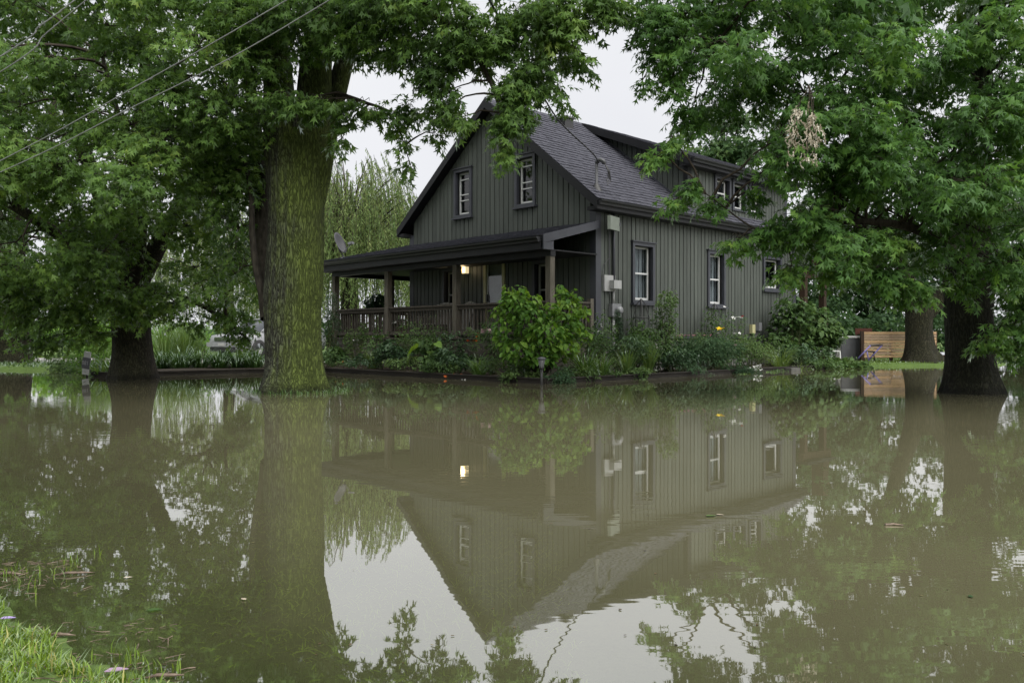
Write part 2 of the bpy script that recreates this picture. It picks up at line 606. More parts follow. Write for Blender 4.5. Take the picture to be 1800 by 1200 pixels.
# ground cover: soil in the planted strips, gravel on the drive, turf elsewhere
mg, nt, b = newmat('ground_cover')
tc = N(nt, 'ShaderNodeTexCoord')
at = N(nt, 'ShaderNodeAttribute', attribute_name='tint')
n1 = N(nt, 'ShaderNodeTexNoise', Scale=1.2, Detail=8, Roughness=0.7)
n2 = N(nt, 'ShaderNodeTexNoise', Scale=30.0, Detail=6, Roughness=0.7)
nt.links.new(tc.outputs['Object'], n1.inputs['Vector'])
nt.links.new(tc.outputs['Object'], n2.inputs['Vector'])
turf = ramp(nt, [(0.25, (0.036, 0.060, 0.018)), (0.5, (0.072, 0.120, 0.028)), (0.75, (0.115, 0.170, 0.044))])
soil = ramp(nt, [(0.3, (0.018, 0.014, 0.010)), (0.7, (0.055, 0.043, 0.032))])
grav = ramp(nt, [(0.3, (0.20, 0.195, 0.19)), (0.7, (0.42, 0.41, 0.40))])
for r_, n_ in ((turf, n2), (soil, n2), (grav, n2)):
    nt.links.new(n_.outputs['Fac'], r_.inputs['Fac'])
m1 = N(nt, 'ShaderNodeMix', data_type='RGBA')
m2 = N(nt, 'ShaderNodeMix', data_type='RGBA')
f1 = N(nt, 'ShaderNodeMapRange')
f1.inputs['From Max'].default_value = 0.5
f2 = N(nt, 'ShaderNodeMapRange')
f2.inputs['From Min'].default_value = 0.5
for f_ in (f1, f2):
    nt.links.new(at.outputs['Fac'], f_.inputs['Value'])
nt.links.new(f1.outputs['Result'], m1.inputs['Factor'])
nt.links.new(turf.outputs['Color'], m1.inputs['A'])
nt.links.new(soil.outputs['Color'], m1.inputs['B'])
nt.links.new(f2.outputs['Result'], m2.inputs['Factor'])
nt.links.new(m1.outputs['Result'], m2.inputs['A'])
nt.links.new(grav.outputs['Color'], m2.inputs['B'])
nt.links.new(m2.outputs['Result'], b.inputs['Base Color'])
b.inputs['Roughness'].default_value = 0.9
b.inputs['Specular IOR Level'].default_value = 0.2
bp = N(nt, 'ShaderNodeBump', Strength=0.6, Distance=0.02)
nt.links.new(n2.outputs['Fac'], bp.inputs['Height'])
nt.links.new(bp.outputs['Normal'], b.inputs['Normal'])

sdg = sdist(GX, GY)
cover = np.zeros_like(GX)
U_ = (GX - HC[0]) * UD[0] + (GY - HC[1]) * UD[1]
V_ = (GX - HC[0]) * VD[0] + (GY - HC[1]) * VD[1]
bedmask = (sdg > -0.3) & (U_ > -4) & (U_ < 10.2) & (V_ > -2.2) & (V_ < 10)
cover[bedmask] = 0.5
cover[(sdg > -0.3) & (GX < -4.5) & (GX > -9.8) & (GY < 25) & (GY > 18)] = 0.5
cover[(GX < -5) & (GX > -30) & (GY > 26.5) & (GY < 33.5)] = 1.0
cover[(GY < 14)] = 0.06
np_obj('ground', np.stack([GX.ravel(), GY.ravel(), GZ.ravel()], 1), grid_tris(len(gx), len(gy)), mg, tint=cover.ravel(), smooth=True,
       kind='structure', label='flooded yard ground with planted beds, gravel drive and grassy bank', category='ground')

# ---------------------------------------------------------------- flood water
mw, nt, b = newmat('flood_water')
nt.nodes.remove(b)
out = nt.nodes['Material Output']
tc = N(nt, 'ShaderNodeTexCoord')


def wave(scale, stretch, detail=2.0):
    mp = N(nt, 'ShaderNodeMapping')
    mp.inputs['Scale'].default_value = stretch
    nt.links.new(tc.outputs['Object'], mp.inputs['Vector'])
    n = N(nt, 'ShaderNodeTexNoise', Scale=scale, Detail=detail, Roughness=0.5)
    nt.links.new(mp.outputs['Vector'], n.inputs['Vector'])
    return n.outputs['Fac']


def mul(a, k):
    n = N(nt, 'ShaderNodeMath', operation='MULTIPLY')
    nt.links.new(a, n.inputs[0])
    if isinstance(k, (int, float)):
        n.inputs[1].default_value = k
    else:
        nt.links.new(k, n.inputs[1])
    return n.outputs[0]


def addn(a, b_):
    n = N(nt, 'ShaderNodeMath', operation='ADD')
    nt.links.new(a, n.inputs[0])
    nt.links.new(b_, n.inputs[1])
    return n.outputs[0]


swell = mul(wave(1.0, (0.5, 1.4, 1), 1.0), 0.0007)
fine = mul(wave(5.0, (0.6, 1.5, 1), 2.0), 0.00022)
patch = N(nt, 'ShaderNodeMapRange')
patch.inputs['From Min'].default_value = 0.50
patch.inputs['From Max'].default_value = 0.68
nt.links.new(wave(0.33, (0.8, 1.0, 1), 2.0), patch.inputs['Value'])
rip = mul(wave(9.0, (0.35, 1.6, 1), 1.0), mul(patch.outputs['Result'], 0.0010))
hgt = addn(addn(swell, fine), rip)
bp = N(nt, 'ShaderNodeBump', Strength=1.0, Distance=1.0)
nt.links.new(hgt, bp.inputs['Height'])
gl = N(nt, 'ShaderNodeBsdfGlossy', Roughness=0.015)
gl.inputs['Color'].default_value = (0.96, 0.96, 0.96, 1)
nt.links.new(bp.outputs['Normal'], gl.inputs['Normal'])
fr0 = N(nt, 'ShaderNodeFresnel', IOR=1.33)
nt.links.new(bp.outputs['Normal'], fr0.inputs['Normal'])
fr = N(nt, 'ShaderNodeMath', operation='MULTIPLY_ADD')     # mirror share raised past real water's so the reflected sky shows brighter
fr.inputs[1].default_value = 0.75
fr.inputs[2].default_value = 0.35
fr.use_clamp = True
nt.links.new(fr0.outputs[0], fr.inputs[0])
# suspended silt: opaque where deep, clearing where the turf lies just below the surface
silt = N(nt, 'ShaderNodeBsdfDiffuse')
sr = ramp(nt, [(0.3, (0.154, 0.148, 0.084)), (0.7, (0.196, 0.184, 0.110))])
nt.links.new(wave(0.35, (1, 1, 1), 3.0), sr.inputs['Fac'])
nt.links.new(sr.outputs['Color'], silt.inputs['Color'])
clr = N(nt, 'ShaderNodeBsdfTransparent')
clr.inputs['Color'].default_value = (0.80, 0.86, 0.62, 1)
at = N(nt, 'ShaderNodeAttribute', attribute_name='tint')
mxa = N(nt, 'ShaderNodeMixShader')
nt.links.new(at.outputs['Fac'], mxa.inputs[0])
nt.links.new(silt.outputs[0], mxa.inputs[1])
nt.links.new(clr.outputs[0], mxa.inputs[2])
mxb = N(nt, 'ShaderNodeMixShader')
nt.links.new(fr.outputs[0], mxb.inputs[0])
nt.links.new(mxa.outputs[0], mxb.inputs[1])
nt.links.new(gl.outputs[0], mxb.inputs[2])
nt.links.new(mxb.outputs[0], out.inputs['Surface'])

wx = gx[(gx >= -60) & (gx <= 60)]
wy = gy[(gy >= -60) & (gy <= 60)]
WX, WY = np.meshgrid(wx, wy)
wdep = np.clip(-ground_z(WX, WY), 0, 2)
clear = np.exp(-wdep / 0.095)
clear = np.clip((clear - 0.02) / 0.98, 0, 1) * 0.85
np_obj('water', np.stack([WX.ravel(), WY.ravel(), 0 * WX.ravel()], 1), grid_tris(len(wx), len(wy)), mw, tint=clear.ravel(), smooth=True,
       kind='structure', label='still brown flood water mirroring the house and trees', category='water')
# ================================================================ HOUSE
HL, HWD = 9.53, 7.05                 # length along the side wall, width across the gable
RS = 0.80                            # main roof pitch
Z_EAVE = 4.07                        # roof edge height
OV = 0.30
Z_FLOOR = 0.87


def roof_z(y):
    return Z_EAVE + RS * (min(y, HWD - y) + OV)


def on_side(px, py, v=0.0):
    k = (px - 900) / F
    p0 = HC + v * VD
    u = (k * p0[1] - p0[0]) / (UD[0] - k * UD[1])
    return u, CAMH - (py - HOR) / F * (p0[1] + u * UD[1])


def on_gable(px, py, u=0.0):
    k = (px - 900) / F
    p0 = HC + u * UD
    v = (k * p0[1] - p0[0]) / (VD[0] - k * VD[1])
    return v, CAMH - (py - HOR) / F * (p0[1] + v * VD[1])


house = thing('farmhouse', 'dark green-grey board sided house with steep shingle roof and wraparound porch', 'house', (HC[0], HC[1], 0), HROT)
SIDE = lambda a, o, z: (a, -o, z)
GABL = lambda a, o, z: (-o, a, z)


def plane_at(base, off):
    return lambda a, o, z: base(a, o + off, z)


def pbox(mb, mf, a0, a1, o0, o1, z0, z1):
    return mb.hexa([mf(a0, o0, z0), mf(a1, o0, z0), mf(a1, o1, z0), mf(a0, o1, z0), mf(a0, o0, z1), mf(a1, o0, z1), mf(a1, o1, z1), mf(a0, o1, z1)])


def ppiece(mb, mf, a0, a1, o0, o1, zb0, zb1, zt0, zt1):
    return mb.hexa([mf(a0, o0, zb0), mf(a1, o0, zb1), mf(a1, o1, zb1), mf(a0, o1, zb0), mf(a0, o0, zt0), mf(a1, o0, zt1), mf(a1, o1, zt1), mf(a0, o1, zt0)])


def cut_pieces(a0, a1, zb, zt, openings):
    """rectangles (with sloping top/bottom functions) left of a strip after cutting the openings"""
    out = [(a0, a1, zb, zt)]
    for (c, d, e, f) in openings:
        nxt = []
        for (p, q, b_, t_) in out:
            if d <= p or c >= q or f <= min(b_(p), b_(q)) or e >= max(t_(p), t_(q)):
                nxt.append((p, q, b_, t_))
                continue
            m0, m1 = max(p, c), min(q, d)
            if p < m0:
                nxt.append((p, m0, b_, t_))
            if q > m1:
                nxt.append((m1, q, b_, t_))
            if e > min(b_(m0), b_(m1)):
                nxt.append((m0, m1, b_, (lambda x, e=e: e)))
            if f < max(t_(m0), t_(m1)):
                nxt.append((m0, m1, (lambda x, f=f: f), t_))
        out = nxt
    return out


def sided_wall(name, mf, a0, a1, zb, zt, openings, spacing, breaks=()):
    """wall core with vertical siding boards, every board an object of its own"""
    core = MB()
    edges = sorted({a0, a1, *[b_ for b_ in breaks if a0 < b_ < a1]})
    for s0, s1 in zip(edges[:-1], edges[1:]):
        for (p, q, b_, t_) in cut_pieces(s0, s1, zb, zt, openings):
            ppiece(core, mf, p, q, -0.10, 0.0, b_(p), b_(q), t_(p), t_(q))
    wall = core.build(name, 'siding', house)
    n = max(1, int(round((a1 - a0) / spacing)))
    st = (a1 - a0) / n
    for i in range(n):
        p0, p1 = a0 + i * st + 0.013, a0 + (i + 1) * st - 0.013
        segs = [p0] + [b_ for b_ in breaks if p0 < b_ < p1] + [p1]
        o1 = 0.034 + 0.003 * ((i * 7) % 3)
        for s0, s1 in zip(segs[:-1], segs[1:]):
            for (p, q, b_, t_) in cut_pieces(s0, s1, zb, zt, openings):
                if q - p < 0.004 or (t_(p) - b_(p) < 0.01 and t_(q) - b_(q) < 0.01):
                    continue
                ppiece(MB(), mf, p, q, 0.001, o1, b_(p), b_(q), max(t_(p), b_(p)), max(t_(q), b_(q))).build('siding_board', 'siding', wall)
    return wall


def const(z):
    return lambda a: z


def window(mf, a0, a1, z0, z1, tw=0.085, sill=True, kind='hung', flip=False, label=None, curtain=True, sash='vinyl', deep=0.06):
    """a0..z1: outside of the casing. returns the opening"""
    w = pbox(pbox(MB(), mf, a0, a0 + tw, 0.002, 0.085, z0, z1), mf, a1 - tw, a1, 0.002, 0.085, z0, z1)
    pbox(w, mf, a0 + tw, a1 - tw, 0.002, 0.084, z1 - tw, z1)
    pbox(w, mf, a0 + tw, a1 - tw, 0.002, 0.084, z0, z0 + tw * 0.8)
    wo_ = w.build('window', 'trim', house)
    if label:
        wo_['label'] = label
    pbox(MB(), mf, a0 - 0.03, a1 + 0.03, 0.003, 0.12, z1 + 0.001, z1 + 0.03).build('head_trim', 'trim', wo_)
    if sill:
        pbox(MB(), mf, a0 - 0.04, a1 + 0.04, 0.003, 0.14, z0 - 0.05, z0 - 0.001).build('sill', 'trim', wo_)
    i0, i1, j0, j1 = a0 + tw, a1 - tw, z0 + tw * 0.8, z1 - tw
    jb = MB()   # reveal
    for (p, q, r, s) in ((i0, i0 + 0.012, j0, j1), (i1 - 0.012, i1, j0, j1), (i0 + 0.012, i1 - 0.012, j0, j0 + 0.012), (i0 + 0.012, i1 - 0.012, j1 - 0.012, j1)):
        pbox(jb, mf, p, q, -0.16, 0.0015, r, s)
    jb.build('reveal', 'fascia', wo_)
    i0, i1, j0, j1 = i0 + 0.013, i1 - 0.013, j0 + 0.013, j1 - 0.013
    sw = 0.045
    o0, o1 = -deep - 0.05, -deep
    sf = MB()
    for (p, q, r, s) in ((i0, i0 + sw, j0, j1), (i1 - sw, i1, j0, j1), (i0 + sw, i1 - sw, j0, j0 + sw * 1.3), (i0 + sw, i1 - sw, j1 - sw, j1)):
        pbox(sf, mf, p, q, o0, o1, r, s)
    jm = (j0 + j1) / 2
    if kind == 'hung':
        pbox(sf, mf, i0 + sw, i1 - sw, o0, o1 + 0.012, jm - 0.02, jm + 0.02)
    if kind == 'grid':
        for k in (0.16, 0.52, 0.66):
            zz = j0 + (j1 - j0) * (1 - k)
            pbox(sf, mf, i0 + sw, i1 - sw, o0, o1 + 0.01, zz - 0.014, zz + 0.014)
    sf.build('sash', sash, wo_)
    panes = [(j0 + sw * 1.3, jm - 0.02), (jm + 0.02, j1 - sw)] if kind == 'hung' else [(j0 + sw * 1.3, j1 - sw)]
    for (r, s) in panes:
        pbox(MB(), mf, i0 + sw, i1 - sw, o0 + 0.02, o0 + 0.026, r, s).build('pane', 'glass', wo_)
    if curtain:
        cm = MB()
        nn = 9
        for k in range(nn):     # gently folded cloth behind the glass
            p = i0 + (i1 - i0) * k / nn
            q = i0 + (i1 - i0) * (k + 1) / nn
            d = -0.17 - 0.02 * (k % 2)
            pbox(cm, mf, p, q, d - 0.004, d, j0 + 0.05, j1)
        cm.build('curtain', 'curtain', wo_)
    return wo_


def opening(a0, a1, z0, z1, tw=0.085):
    return (a0 + tw * 0.6, a1 - tw * 0.6, z0 + tw * 0.4, z1 - tw * 0.6)


# ---- side wall (towards the right of the photo)
def rect_side(xl, xr, yt, yb, v=0.0):
    xm = (xl + xr) / 2
    u0, u1 = on_side(xl, 0, v)[0], on_side(xr, 0, v)[0]
    return u0, u1, on_side(xm, yb, v)[1], on_side(xm, yt, v)[1]


def rect_gable(xl, xr, yt, yb, u=0.0):
    xm = (xl + xr) / 2
    v0, v1 = on_gable(xr, 0, u)[0], on_gable(xl, 0, u)[0]
    return v0, v1, on_gable(xm, yb, u)[1], on_gable(xm, yt, u)[1]


Z_SID = 0.90          # lower edge of the siding
SW = [rect_side(1108, 1147, 427, 533), rect_side(1240.5, 1271.5, 442, 539), rect_side(1338.5, 1370, 451, 511)]
side_open = [opening(*r) for r in SW]
sided_wall('side_wall', SIDE, 0.12, HL - 0.12, const(Z_SID), const(3.90), side_open, 0.170)
window(SIDE, *SW[0], kind='hung')
window(SIDE, *SW[1], kind='hung')
window(SIDE, *SW[2], kind='one', curtain=False)
# ---- gable wall: upper storey boards and lower boards under the porch roof
ZJ = 3.56
GW = [rect_gable(801, 832, 297, 382), rect_gable(908, 944, 272, 363)]
top_g = lambda a: roof_z(a) - 0.20
sided_wall('gable_wall', GABL, 0.12, HWD - 0.12, const(ZJ), top_g, [opening(*r) for r in GW], 0.175, breaks=(HWD / 2,))
window(GABL, *GW[0], kind='grid', curtain=False)
window(GABL, *GW[1], kind='grid', curtain=False)
LW = [rect_gable(781, 806, 452, 560), rect_gable(939, 976, 437, 545)]
LW = [(a, b_, 1.35, 2.80) for a, b_, c, d in LW]
DOOR = rect_gable(853, 890, 446, 590)
DOOR = (DOOR[0], DOOR[1], Z_FLOOR, DOOR[3])
sided_wall('porch_wall', GABL, 0.12, HWD - 0.12, const(Z_FLOOR), const(3.40), [opening(*r) for r in LW] + [(DOOR[0] + 0.02, DOOR[1] - 0.02, Z_FLOOR - 0.1, DOOR[3] - 0.02)], 0.175)
for r in LW:
    window(GABL, *r, kind='hung', curtain=False, sash='chair')
# hidden walls
bk = MB()
bk.box(0.14, HL, HWD - 0.1, HWD, 0.1, 3.95)
bk.box(HL - 0.1, HL, 0.14, HWD - 0.11, 0.1, 3.95)
bk.build('back_wall', 'siding', house)
gb = MB()
gb.add([(HL, 0.05, 3.96), (HL, HWD - 0.05, 3.96), (HL, HWD / 2, roof_z(HWD / 2) - 0.25), (HL - 0.1, 0.05, 3.96), (HL - 0.1, HWD - 0.05, 3.96), (HL - 0.1, HWD / 2, roof_z(HWD / 2) - 0.25)],
       [(0, 1, 2), (5, 4, 3), (0, 3, 4, 1), (1, 4, 5, 2), (2, 5, 3, 0)])
gb.build('rear_gable', 'siding', house)
# foundation and water table
fd = MB()
fd.box(0.04, HL - 0.04, 0.04, HWD - 0.04, -0.3, Z_FLOOR - 0.05)
fd.build('foundation', 'concrete', house)
wtb = MB()
wtb.box(-0.03, HL + 0.03, -0.06, 0.02, Z_SID - 0.045, Z_SID - 0.002)
wtb.build('water_table', 'trim', house)
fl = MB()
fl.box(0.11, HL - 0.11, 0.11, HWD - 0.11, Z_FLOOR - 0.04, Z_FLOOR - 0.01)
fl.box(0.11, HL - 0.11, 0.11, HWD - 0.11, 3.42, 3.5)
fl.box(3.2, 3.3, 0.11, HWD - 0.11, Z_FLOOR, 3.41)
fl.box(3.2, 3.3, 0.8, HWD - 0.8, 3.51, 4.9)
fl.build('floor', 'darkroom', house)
# corner boards
for (x0, x1, y0, y1, z1) in ((-0.05, 0.14, -0.05, 0.14, 3.86), (HL - 0.14, HL + 0.05, -0.05, 0.14, 3.86), (-0.05, 0.14, HWD - 0.14, HWD + 0.05, 3.86)):
    MB().box(x0, x1, y0, y1, Z_SID - 0.05, z1).build('corner_board', 'trim', house)
MB().box(-0.045, -0.002, 0.15, HWD - 0.15, ZJ - 0.06, ZJ - 0.003).build('flashing', 'trim', house)

# ---- main roof
ZR = roof_z(HWD / 2)
roof = MB()
X0, X1 = -OV, HL + OV
T = 0.15
for s in (0, 1):
    y_e, y_r = (-OV, HWD / 2) if s == 0 else (HWD + OV, HWD / 2)
    roof.hexa([(X0, y_e, Z_EAVE - T), (X1, y_e, Z_EAVE - T), (X1, y_r, ZR - T), (X0, y_r, ZR - T), (X0, y_e, Z_EAVE), (X1, y_e, Z_EAVE), (X1, y_r, ZR), (X0, y_r, ZR)])
roof_o = roof.build('roof', 'fascia', house)


def shingles(mb, e0, e1, r0, r1, course=0.14, tab=0.26, jit=random.Random(3), skip=None, tk=0.013):
    """overlapping tabs on a roof plane. e0,e1: eave ends; r0,r1: upper ends (all 3D points)"""
    e0, e1, r0, r1 = [np.array(p, float) for p in (e0, e1, r0, r1)]
    L = (np.linalg.norm(r0 - e0) + np.linalg.norm(r1 - e1)) / 2
    nrm = np.cross(e1 - e0, r0 - e0)
    if nrm[2] < 0:
        nrm = -nrm
    nrm /= np.linalg.norm(nrm)
    nc = max(1, int(L / course))
    for c in range(nc):
        t0, t1 = c / nc, min(1.0, (c + 1.12) / nc)
        a0, a1 = e0 + (r0 - e0) * t0, e1 + (r1 - e1) * t0
        b0, b1 = e0 + (r0 - e0) * t1, e1 + (r1 - e1) * t1
        W = np.linalg.norm(a1 - a0)
        s = -jit.random() * tab
        while s < W:
            w = tab * jit.choice((0.55, 0.8, 1.0, 1.25))
            p, q = max(0, s + 0.004), min(W, s + w - 0.004)
            s += w
            if q - p < 0.02:
                continue
            h = tk * jit.uniform(0.6, 1.5)
            lo = (jit.uniform(-0.012, 0.012)) / L
            f0, f1 = p / W, q / W
            A = a0 + (a1 - a0) * f0 - (r0 - e0) * lo
            B = a0 + (a1 - a0) * f1 - (r0 - e0) * lo
            D = b0 + (b1 - b0) * f0
            E = b0 + (b1 - b0) * f1
            if skip and skip((A + E) / 2):
                continue
            u1, u0 = nrm * (h + 0.006), nrm * 0.002
            mb.add([A + u0, B + u0, B + u1, A + u1, E + u0 * 1.2, D + u0 * 1.2], [(0, 1, 2, 3), (3, 2, 4, 5), (1, 4, 2), (0, 3, 5)])


DX0, DX1 = 3.80, 9.05           # shed dormer
DY = 0.05
ZD_E, ZD_R = 5.62, ZR + 0.03    # dormer roof top at its eave (y=-0.25) and at the ridge
DS = (ZD_R - ZD_E) / (HWD / 2 + 0.25)


def dorm_z(y):
    return ZD_E + DS * (y + 0.25)


sh = MB()
shingles(sh, (X0 - 0.01, -OV - 0.02, Z_EAVE), (X1, -OV - 0.02, Z_EAVE), (X0 - 0.01, HWD / 2, ZR), (X1, HWD / 2, ZR), course=0.15, tab=0.30,
         skip=lambda p: DX0 < p[0] < DX1 and p[1] > DY + 0.05)
sh.build('shingles', 'shingle', roof_o, kind='stuff')
rc = MB()
rc.hexa([(X0, HWD / 2 - 0.14, ZR - 0.10), (X1, HWD / 2 - 0.14, ZR - 0.10), (X1, HWD / 2 + 0.14, ZR - 0.10), (X0, HWD / 2 + 0.14, ZR - 0.10),
         (X0, HWD / 2 - 0.01, ZR + 0.035), (X1, HWD / 2 - 0.01, ZR + 0.035), (X1, HWD / 2 + 0.01, ZR + 0.035), (X0, HWD / 2 + 0.01, ZR + 0.035)])
rc.build('ridge_cap', 'shingle', roof_o)
# bargeboards on the gable, soffit boxes, fascia and gutter
for s in (0, 1):
    y_e, y_r = (-OV - 0.02, HWD / 2) if s == 0 else (HWD + OV + 0.02, HWD / 2)
    ze = Z_EAVE - 0.02
    bb = MB()
    x0, x1 = X0 - 0.03, X0 - 0.002
    bb.hexa([(x0, y_e, ze - 0.22), (x1, y_e, ze - 0.22), (x1, y_r, ZR - 0.24), (x0, y_r, ZR - 0.24), (x0, y_e, ze), (x1, y_e, ze), (x1, y_r, ZR - 0.002), (x0, y_r, ZR - 0.002)])
    bb.build('bargeboard', 'fascia', roof_o)
    sf = MB()
    y_w = 0.0 if s == 0 else HWD
    ya, yb = sorted((y_e + (0.02 if s == 0 else -0.02), y_w))
    sf.box(X0, X1, ya, yb, Z_EAVE - 0.25, Z_EAVE - 0.16)
    sf.build('soffit', 'soffit', roof_o)
fa = MB()
fa.box(X0, X1, -OV - 0.025, -OV - 0.003, Z_EAVE - 0.24, Z_EAVE - 0.02)
fa.build('fascia', 'fascia', roof_o)


def gutter(path0, path1, outd, up=0.0, parent=None, mat='gutter'):
    """K-profile gutter from path0 to path1 (back top edge), outd = outward unit vector"""
    a, b_, o = np.array(path0, float), np.array(path1, float), np.array(outd, float)
    prof = [(0.0, 0.0), (0.0, -0.115), (0.062, -0.115), (0.075, -0.07), (0.112, -0.035), (0.118, 0.0), (0.110, 0.0), (0.104, -0.03), (0.068, -0.062), (0.056, -0.106), (0.006, -0.106), (0.006, 0.0)]
    n = len(prof)
    v = [p + o * q[0] + np.array((0, 0, q[1])) for p in (a, b_) for q in prof]
    f = [(i, (i + 1) % n, n + (i + 1) % n, n + i) for i in range(n)]
    mb = MB()
    mb.add(v, f)
    cap0 = [a + o * q[0] + np.array((0, 0, q[1])) for q in prof[:6]]
    cap1 = [b_ + o * q[0] + np.array((0, 0, q[1])) for q in prof[:6]]
    mb.add(cap0, [(0, 1, 2, 3, 4, 5)])
    mb.add(cap1, [(5, 4, 3, 2, 1, 0)])
    return mb.build('gutter', mat, parent or house)


gutter((X0, -OV - 0.026, Z_EAVE - 0.03), (X1, -OV - 0.026, Z_EAVE - 0.03), (0, -1, 0))

# ---- shed dormer
def dz_u(y):
    return dorm_z(y) - 0.20


DORM = lambda a, o, z: (a, DY - o, z)
CHEEK = lambda a, o, z: (DX0 - o, a, z)
zb_d = lambda a: roof_z(DY) - 0.06
DWIN = [rect_side(l, r, 318, 370, v=DY) for l, r in ((1253, 1281), (1284, 1309), (1313, 1336))]
DWIN = [(a, b_, 4.48, 5.36) for a, b_, c, d in DWIN]
sided_wall('dormer_wall', DORM, DX0 + 0.14, DX1, zb_d, const(dz_u(DY)), [opening(*r) for r in DWIN], 0.172)
for r in DWIN:
    window(DORM, *r, kind='hung', curtain=False, sill=False)
y_meet = (roof_z(0) - dz_u(0)) / (DS - RS)
sided_wall('dormer_cheek', CHEEK, DY + 0.08, y_meet - 0.02, lambda a: roof_z(a) - 0.05, dz_u, [], 0.175)
for (x0, x1) in ((DX0 - 0.045, DX0 + 0.13), (DX1 - 0.06, DX1 + 0.06)):
    MB().box(x0, x1, DY - 0.05, DY + 0.09, roof_z(DY) - 0.04, dz_u(DY) + 0.02).build('corner_board', 'fascia' if x0 < 5 else 'trim', house)
ck = MB()
ck.hexa([(DX0 - 0.06, DY, roof_z(DY) + 0.0), (DX0 - 0.036, DY, roof_z(DY)), (DX0 - 0.036, y_meet, roof_z(y_meet)), (DX0 - 0.06, y_meet, roof_z(y_meet)),
         (DX0 - 0.06, DY, roof_z(DY) + 0.09), (DX0 - 0.036, DY, roof_z(DY) + 0.09), (DX0 - 0.036, y_meet, roof_z(y_meet) + 0.09), (DX0 - 0.06, y_meet, roof_z(y_meet) + 0.09)])
ck.build('flashing', 'trim', house)
MB().box(DX1 - 0.05, DX1 - 0.0, DY + 0.1, 2.9, 4.6, 6.0).build('dormer_wall', 'siding', house)
dr = MB()
dx0, dx1, de = DX0 - 0.30, DX1 + 0.25, -0.25
dr.hexa([(dx0, de, ZD_E - 0.14), (dx1, de, ZD_E - 0.14), (dx1, HWD / 2, ZD_R - 0.14), (dx0, HWD / 2, ZD_R - 0.14), (dx0, de, ZD_E), (dx1, de, ZD_E), (dx1, HWD / 2, ZD_R), (dx0, HWD / 2, ZD_R)])
dro = dr.build('dormer_roof', 'fascia', house)
sh = MB()
shingles(sh, (dx0 - 0.01, de - 0.02, ZD_E), (dx1, de - 0.02, ZD_E), (dx0 - 0.01, HWD / 2, ZD_R), (dx1, HWD / 2, ZD_R), course=0.15, tab=0.30)
sh.build('shingles', 'shingle', dro, kind='stuff')
rk = MB()
rk.hexa([(dx0 - 0.03, de - 0.02, ZD_E - 0.23), (dx0 - 0.002, de - 0.02, ZD_E - 0.23), (dx0 - 0.002, HWD / 2, ZD_R - 0.2), (dx0 - 0.03, HWD / 2, ZD_R - 0.2),
         (dx0 - 0.03, de - 0.02, ZD_E - 0.01), (dx0 - 0.002, de - 0.02, ZD_E - 0.01), (dx0 - 0.002, HWD / 2, ZD_R - 0.01), (dx0 - 0.03, HWD / 2, ZD_R - 0.01)])
rk.build('bargeboard', 'fascia', dro)
rk = MB()
rk.box(dx0, dx1, de - 0.001, DY - 0.001, ZD_E - 0.23, ZD_E - 0.15)
rk.box(dx0, dx1, de - 0.024, de - 0.002, ZD_E - 0.23, ZD_E - 0.015)
rk.build('fascia', 'fascia', dro)
gutter((dx0 + 0.02, de - 0.025, ZD_E - 0.03), (dx1, de - 0.025, ZD_E - 0.03), (0, -1, 0), parent=dro)
# roof vent
vb = MB()
vb.box(2.25, 2.6, 3.02, 3.34, ZR - 0.42, ZR - 0.10)
vb.hexa([(2.2, 2.96, ZR - 0.12), (2.65, 2.96, ZR - 0.12), (2.65, 3.4, ZR - 0.12), (2.2, 3.4, ZR - 0.12), (2.25, 3.0, ZR - 0.06), (2.6, 3.0, ZR - 0.06), (2.6, 3.36, ZR - 0.06), (2.25, 3.36, ZR - 0.06)])
vb.build('roof_vent', 'black', house)

# ---- porch
PU, PE = -1.55, -1.95            # post line and eave line (u)
PVL, PVE = 8.72, 9.05            # outer left post line and eave (v)
PZ0, PZ1 = 3.58, 3.10
BACK = 5.2
pr = MB()
tk = 0.10
pr.hexa([(PE, -0.12, PZ1 - tk), (-0.05, -0.12, PZ0 - tk), (-0.05, HWD, PZ0 - tk), (PE, PVE, PZ1 - tk), (PE, -0.12, PZ1), (-0.05, -0.12, PZ0), (-0.05, HWD, PZ0), (PE, PVE, PZ1)])
pr.hexa([(PE, PVE, PZ1 - tk), (-0.05, HWD + 0.05, PZ0 - tk), (BACK, HWD + 0.05, PZ0 - tk), (BACK, PVE, PZ1 - tk), (PE, PVE, PZ1), (-0.05, HWD + 0.05, PZ0), (BACK, HWD + 0.05, PZ0), (BACK, PVE, PZ1)])
pro = pr.build('porch_roof', 'fascia', house)
sh = MB()
shingles(sh, (PE - 0.02, -0.12, PZ1), (PE - 0.02, PVE, PZ1), (-0.05, -0.12, PZ0), (-0.05, HWD, PZ0), course=0.15, tab=0.30)
shingles(sh, (PE, PVE + 0.02, PZ1), (BACK, PVE + 0.02, PZ1), (-0.05, HWD, PZ0), (BACK, HWD, PZ0), course=0.15, tab=0.30)
sh.build('shingles', 'shingle', pro, kind='stuff')
bg = MB()     # sloping edge board at the open right end with its return
bg.hexa([(PE + 0.02, -0.16, PZ1 - 0.17), (-0.06, -0.16, PZ0 - 0.17), (-0.06, -0.125, PZ0 - 0.17), (PE + 0.02, -0.125, PZ1 - 0.17), (PE + 0.02, -0.16, PZ1 + 0.015), (-0.06, -0.16, PZ0 + 0.015), (-0.06, -0.125, PZ0 + 0.015), (PE + 0.02, -0.125, PZ1 + 0.015)])
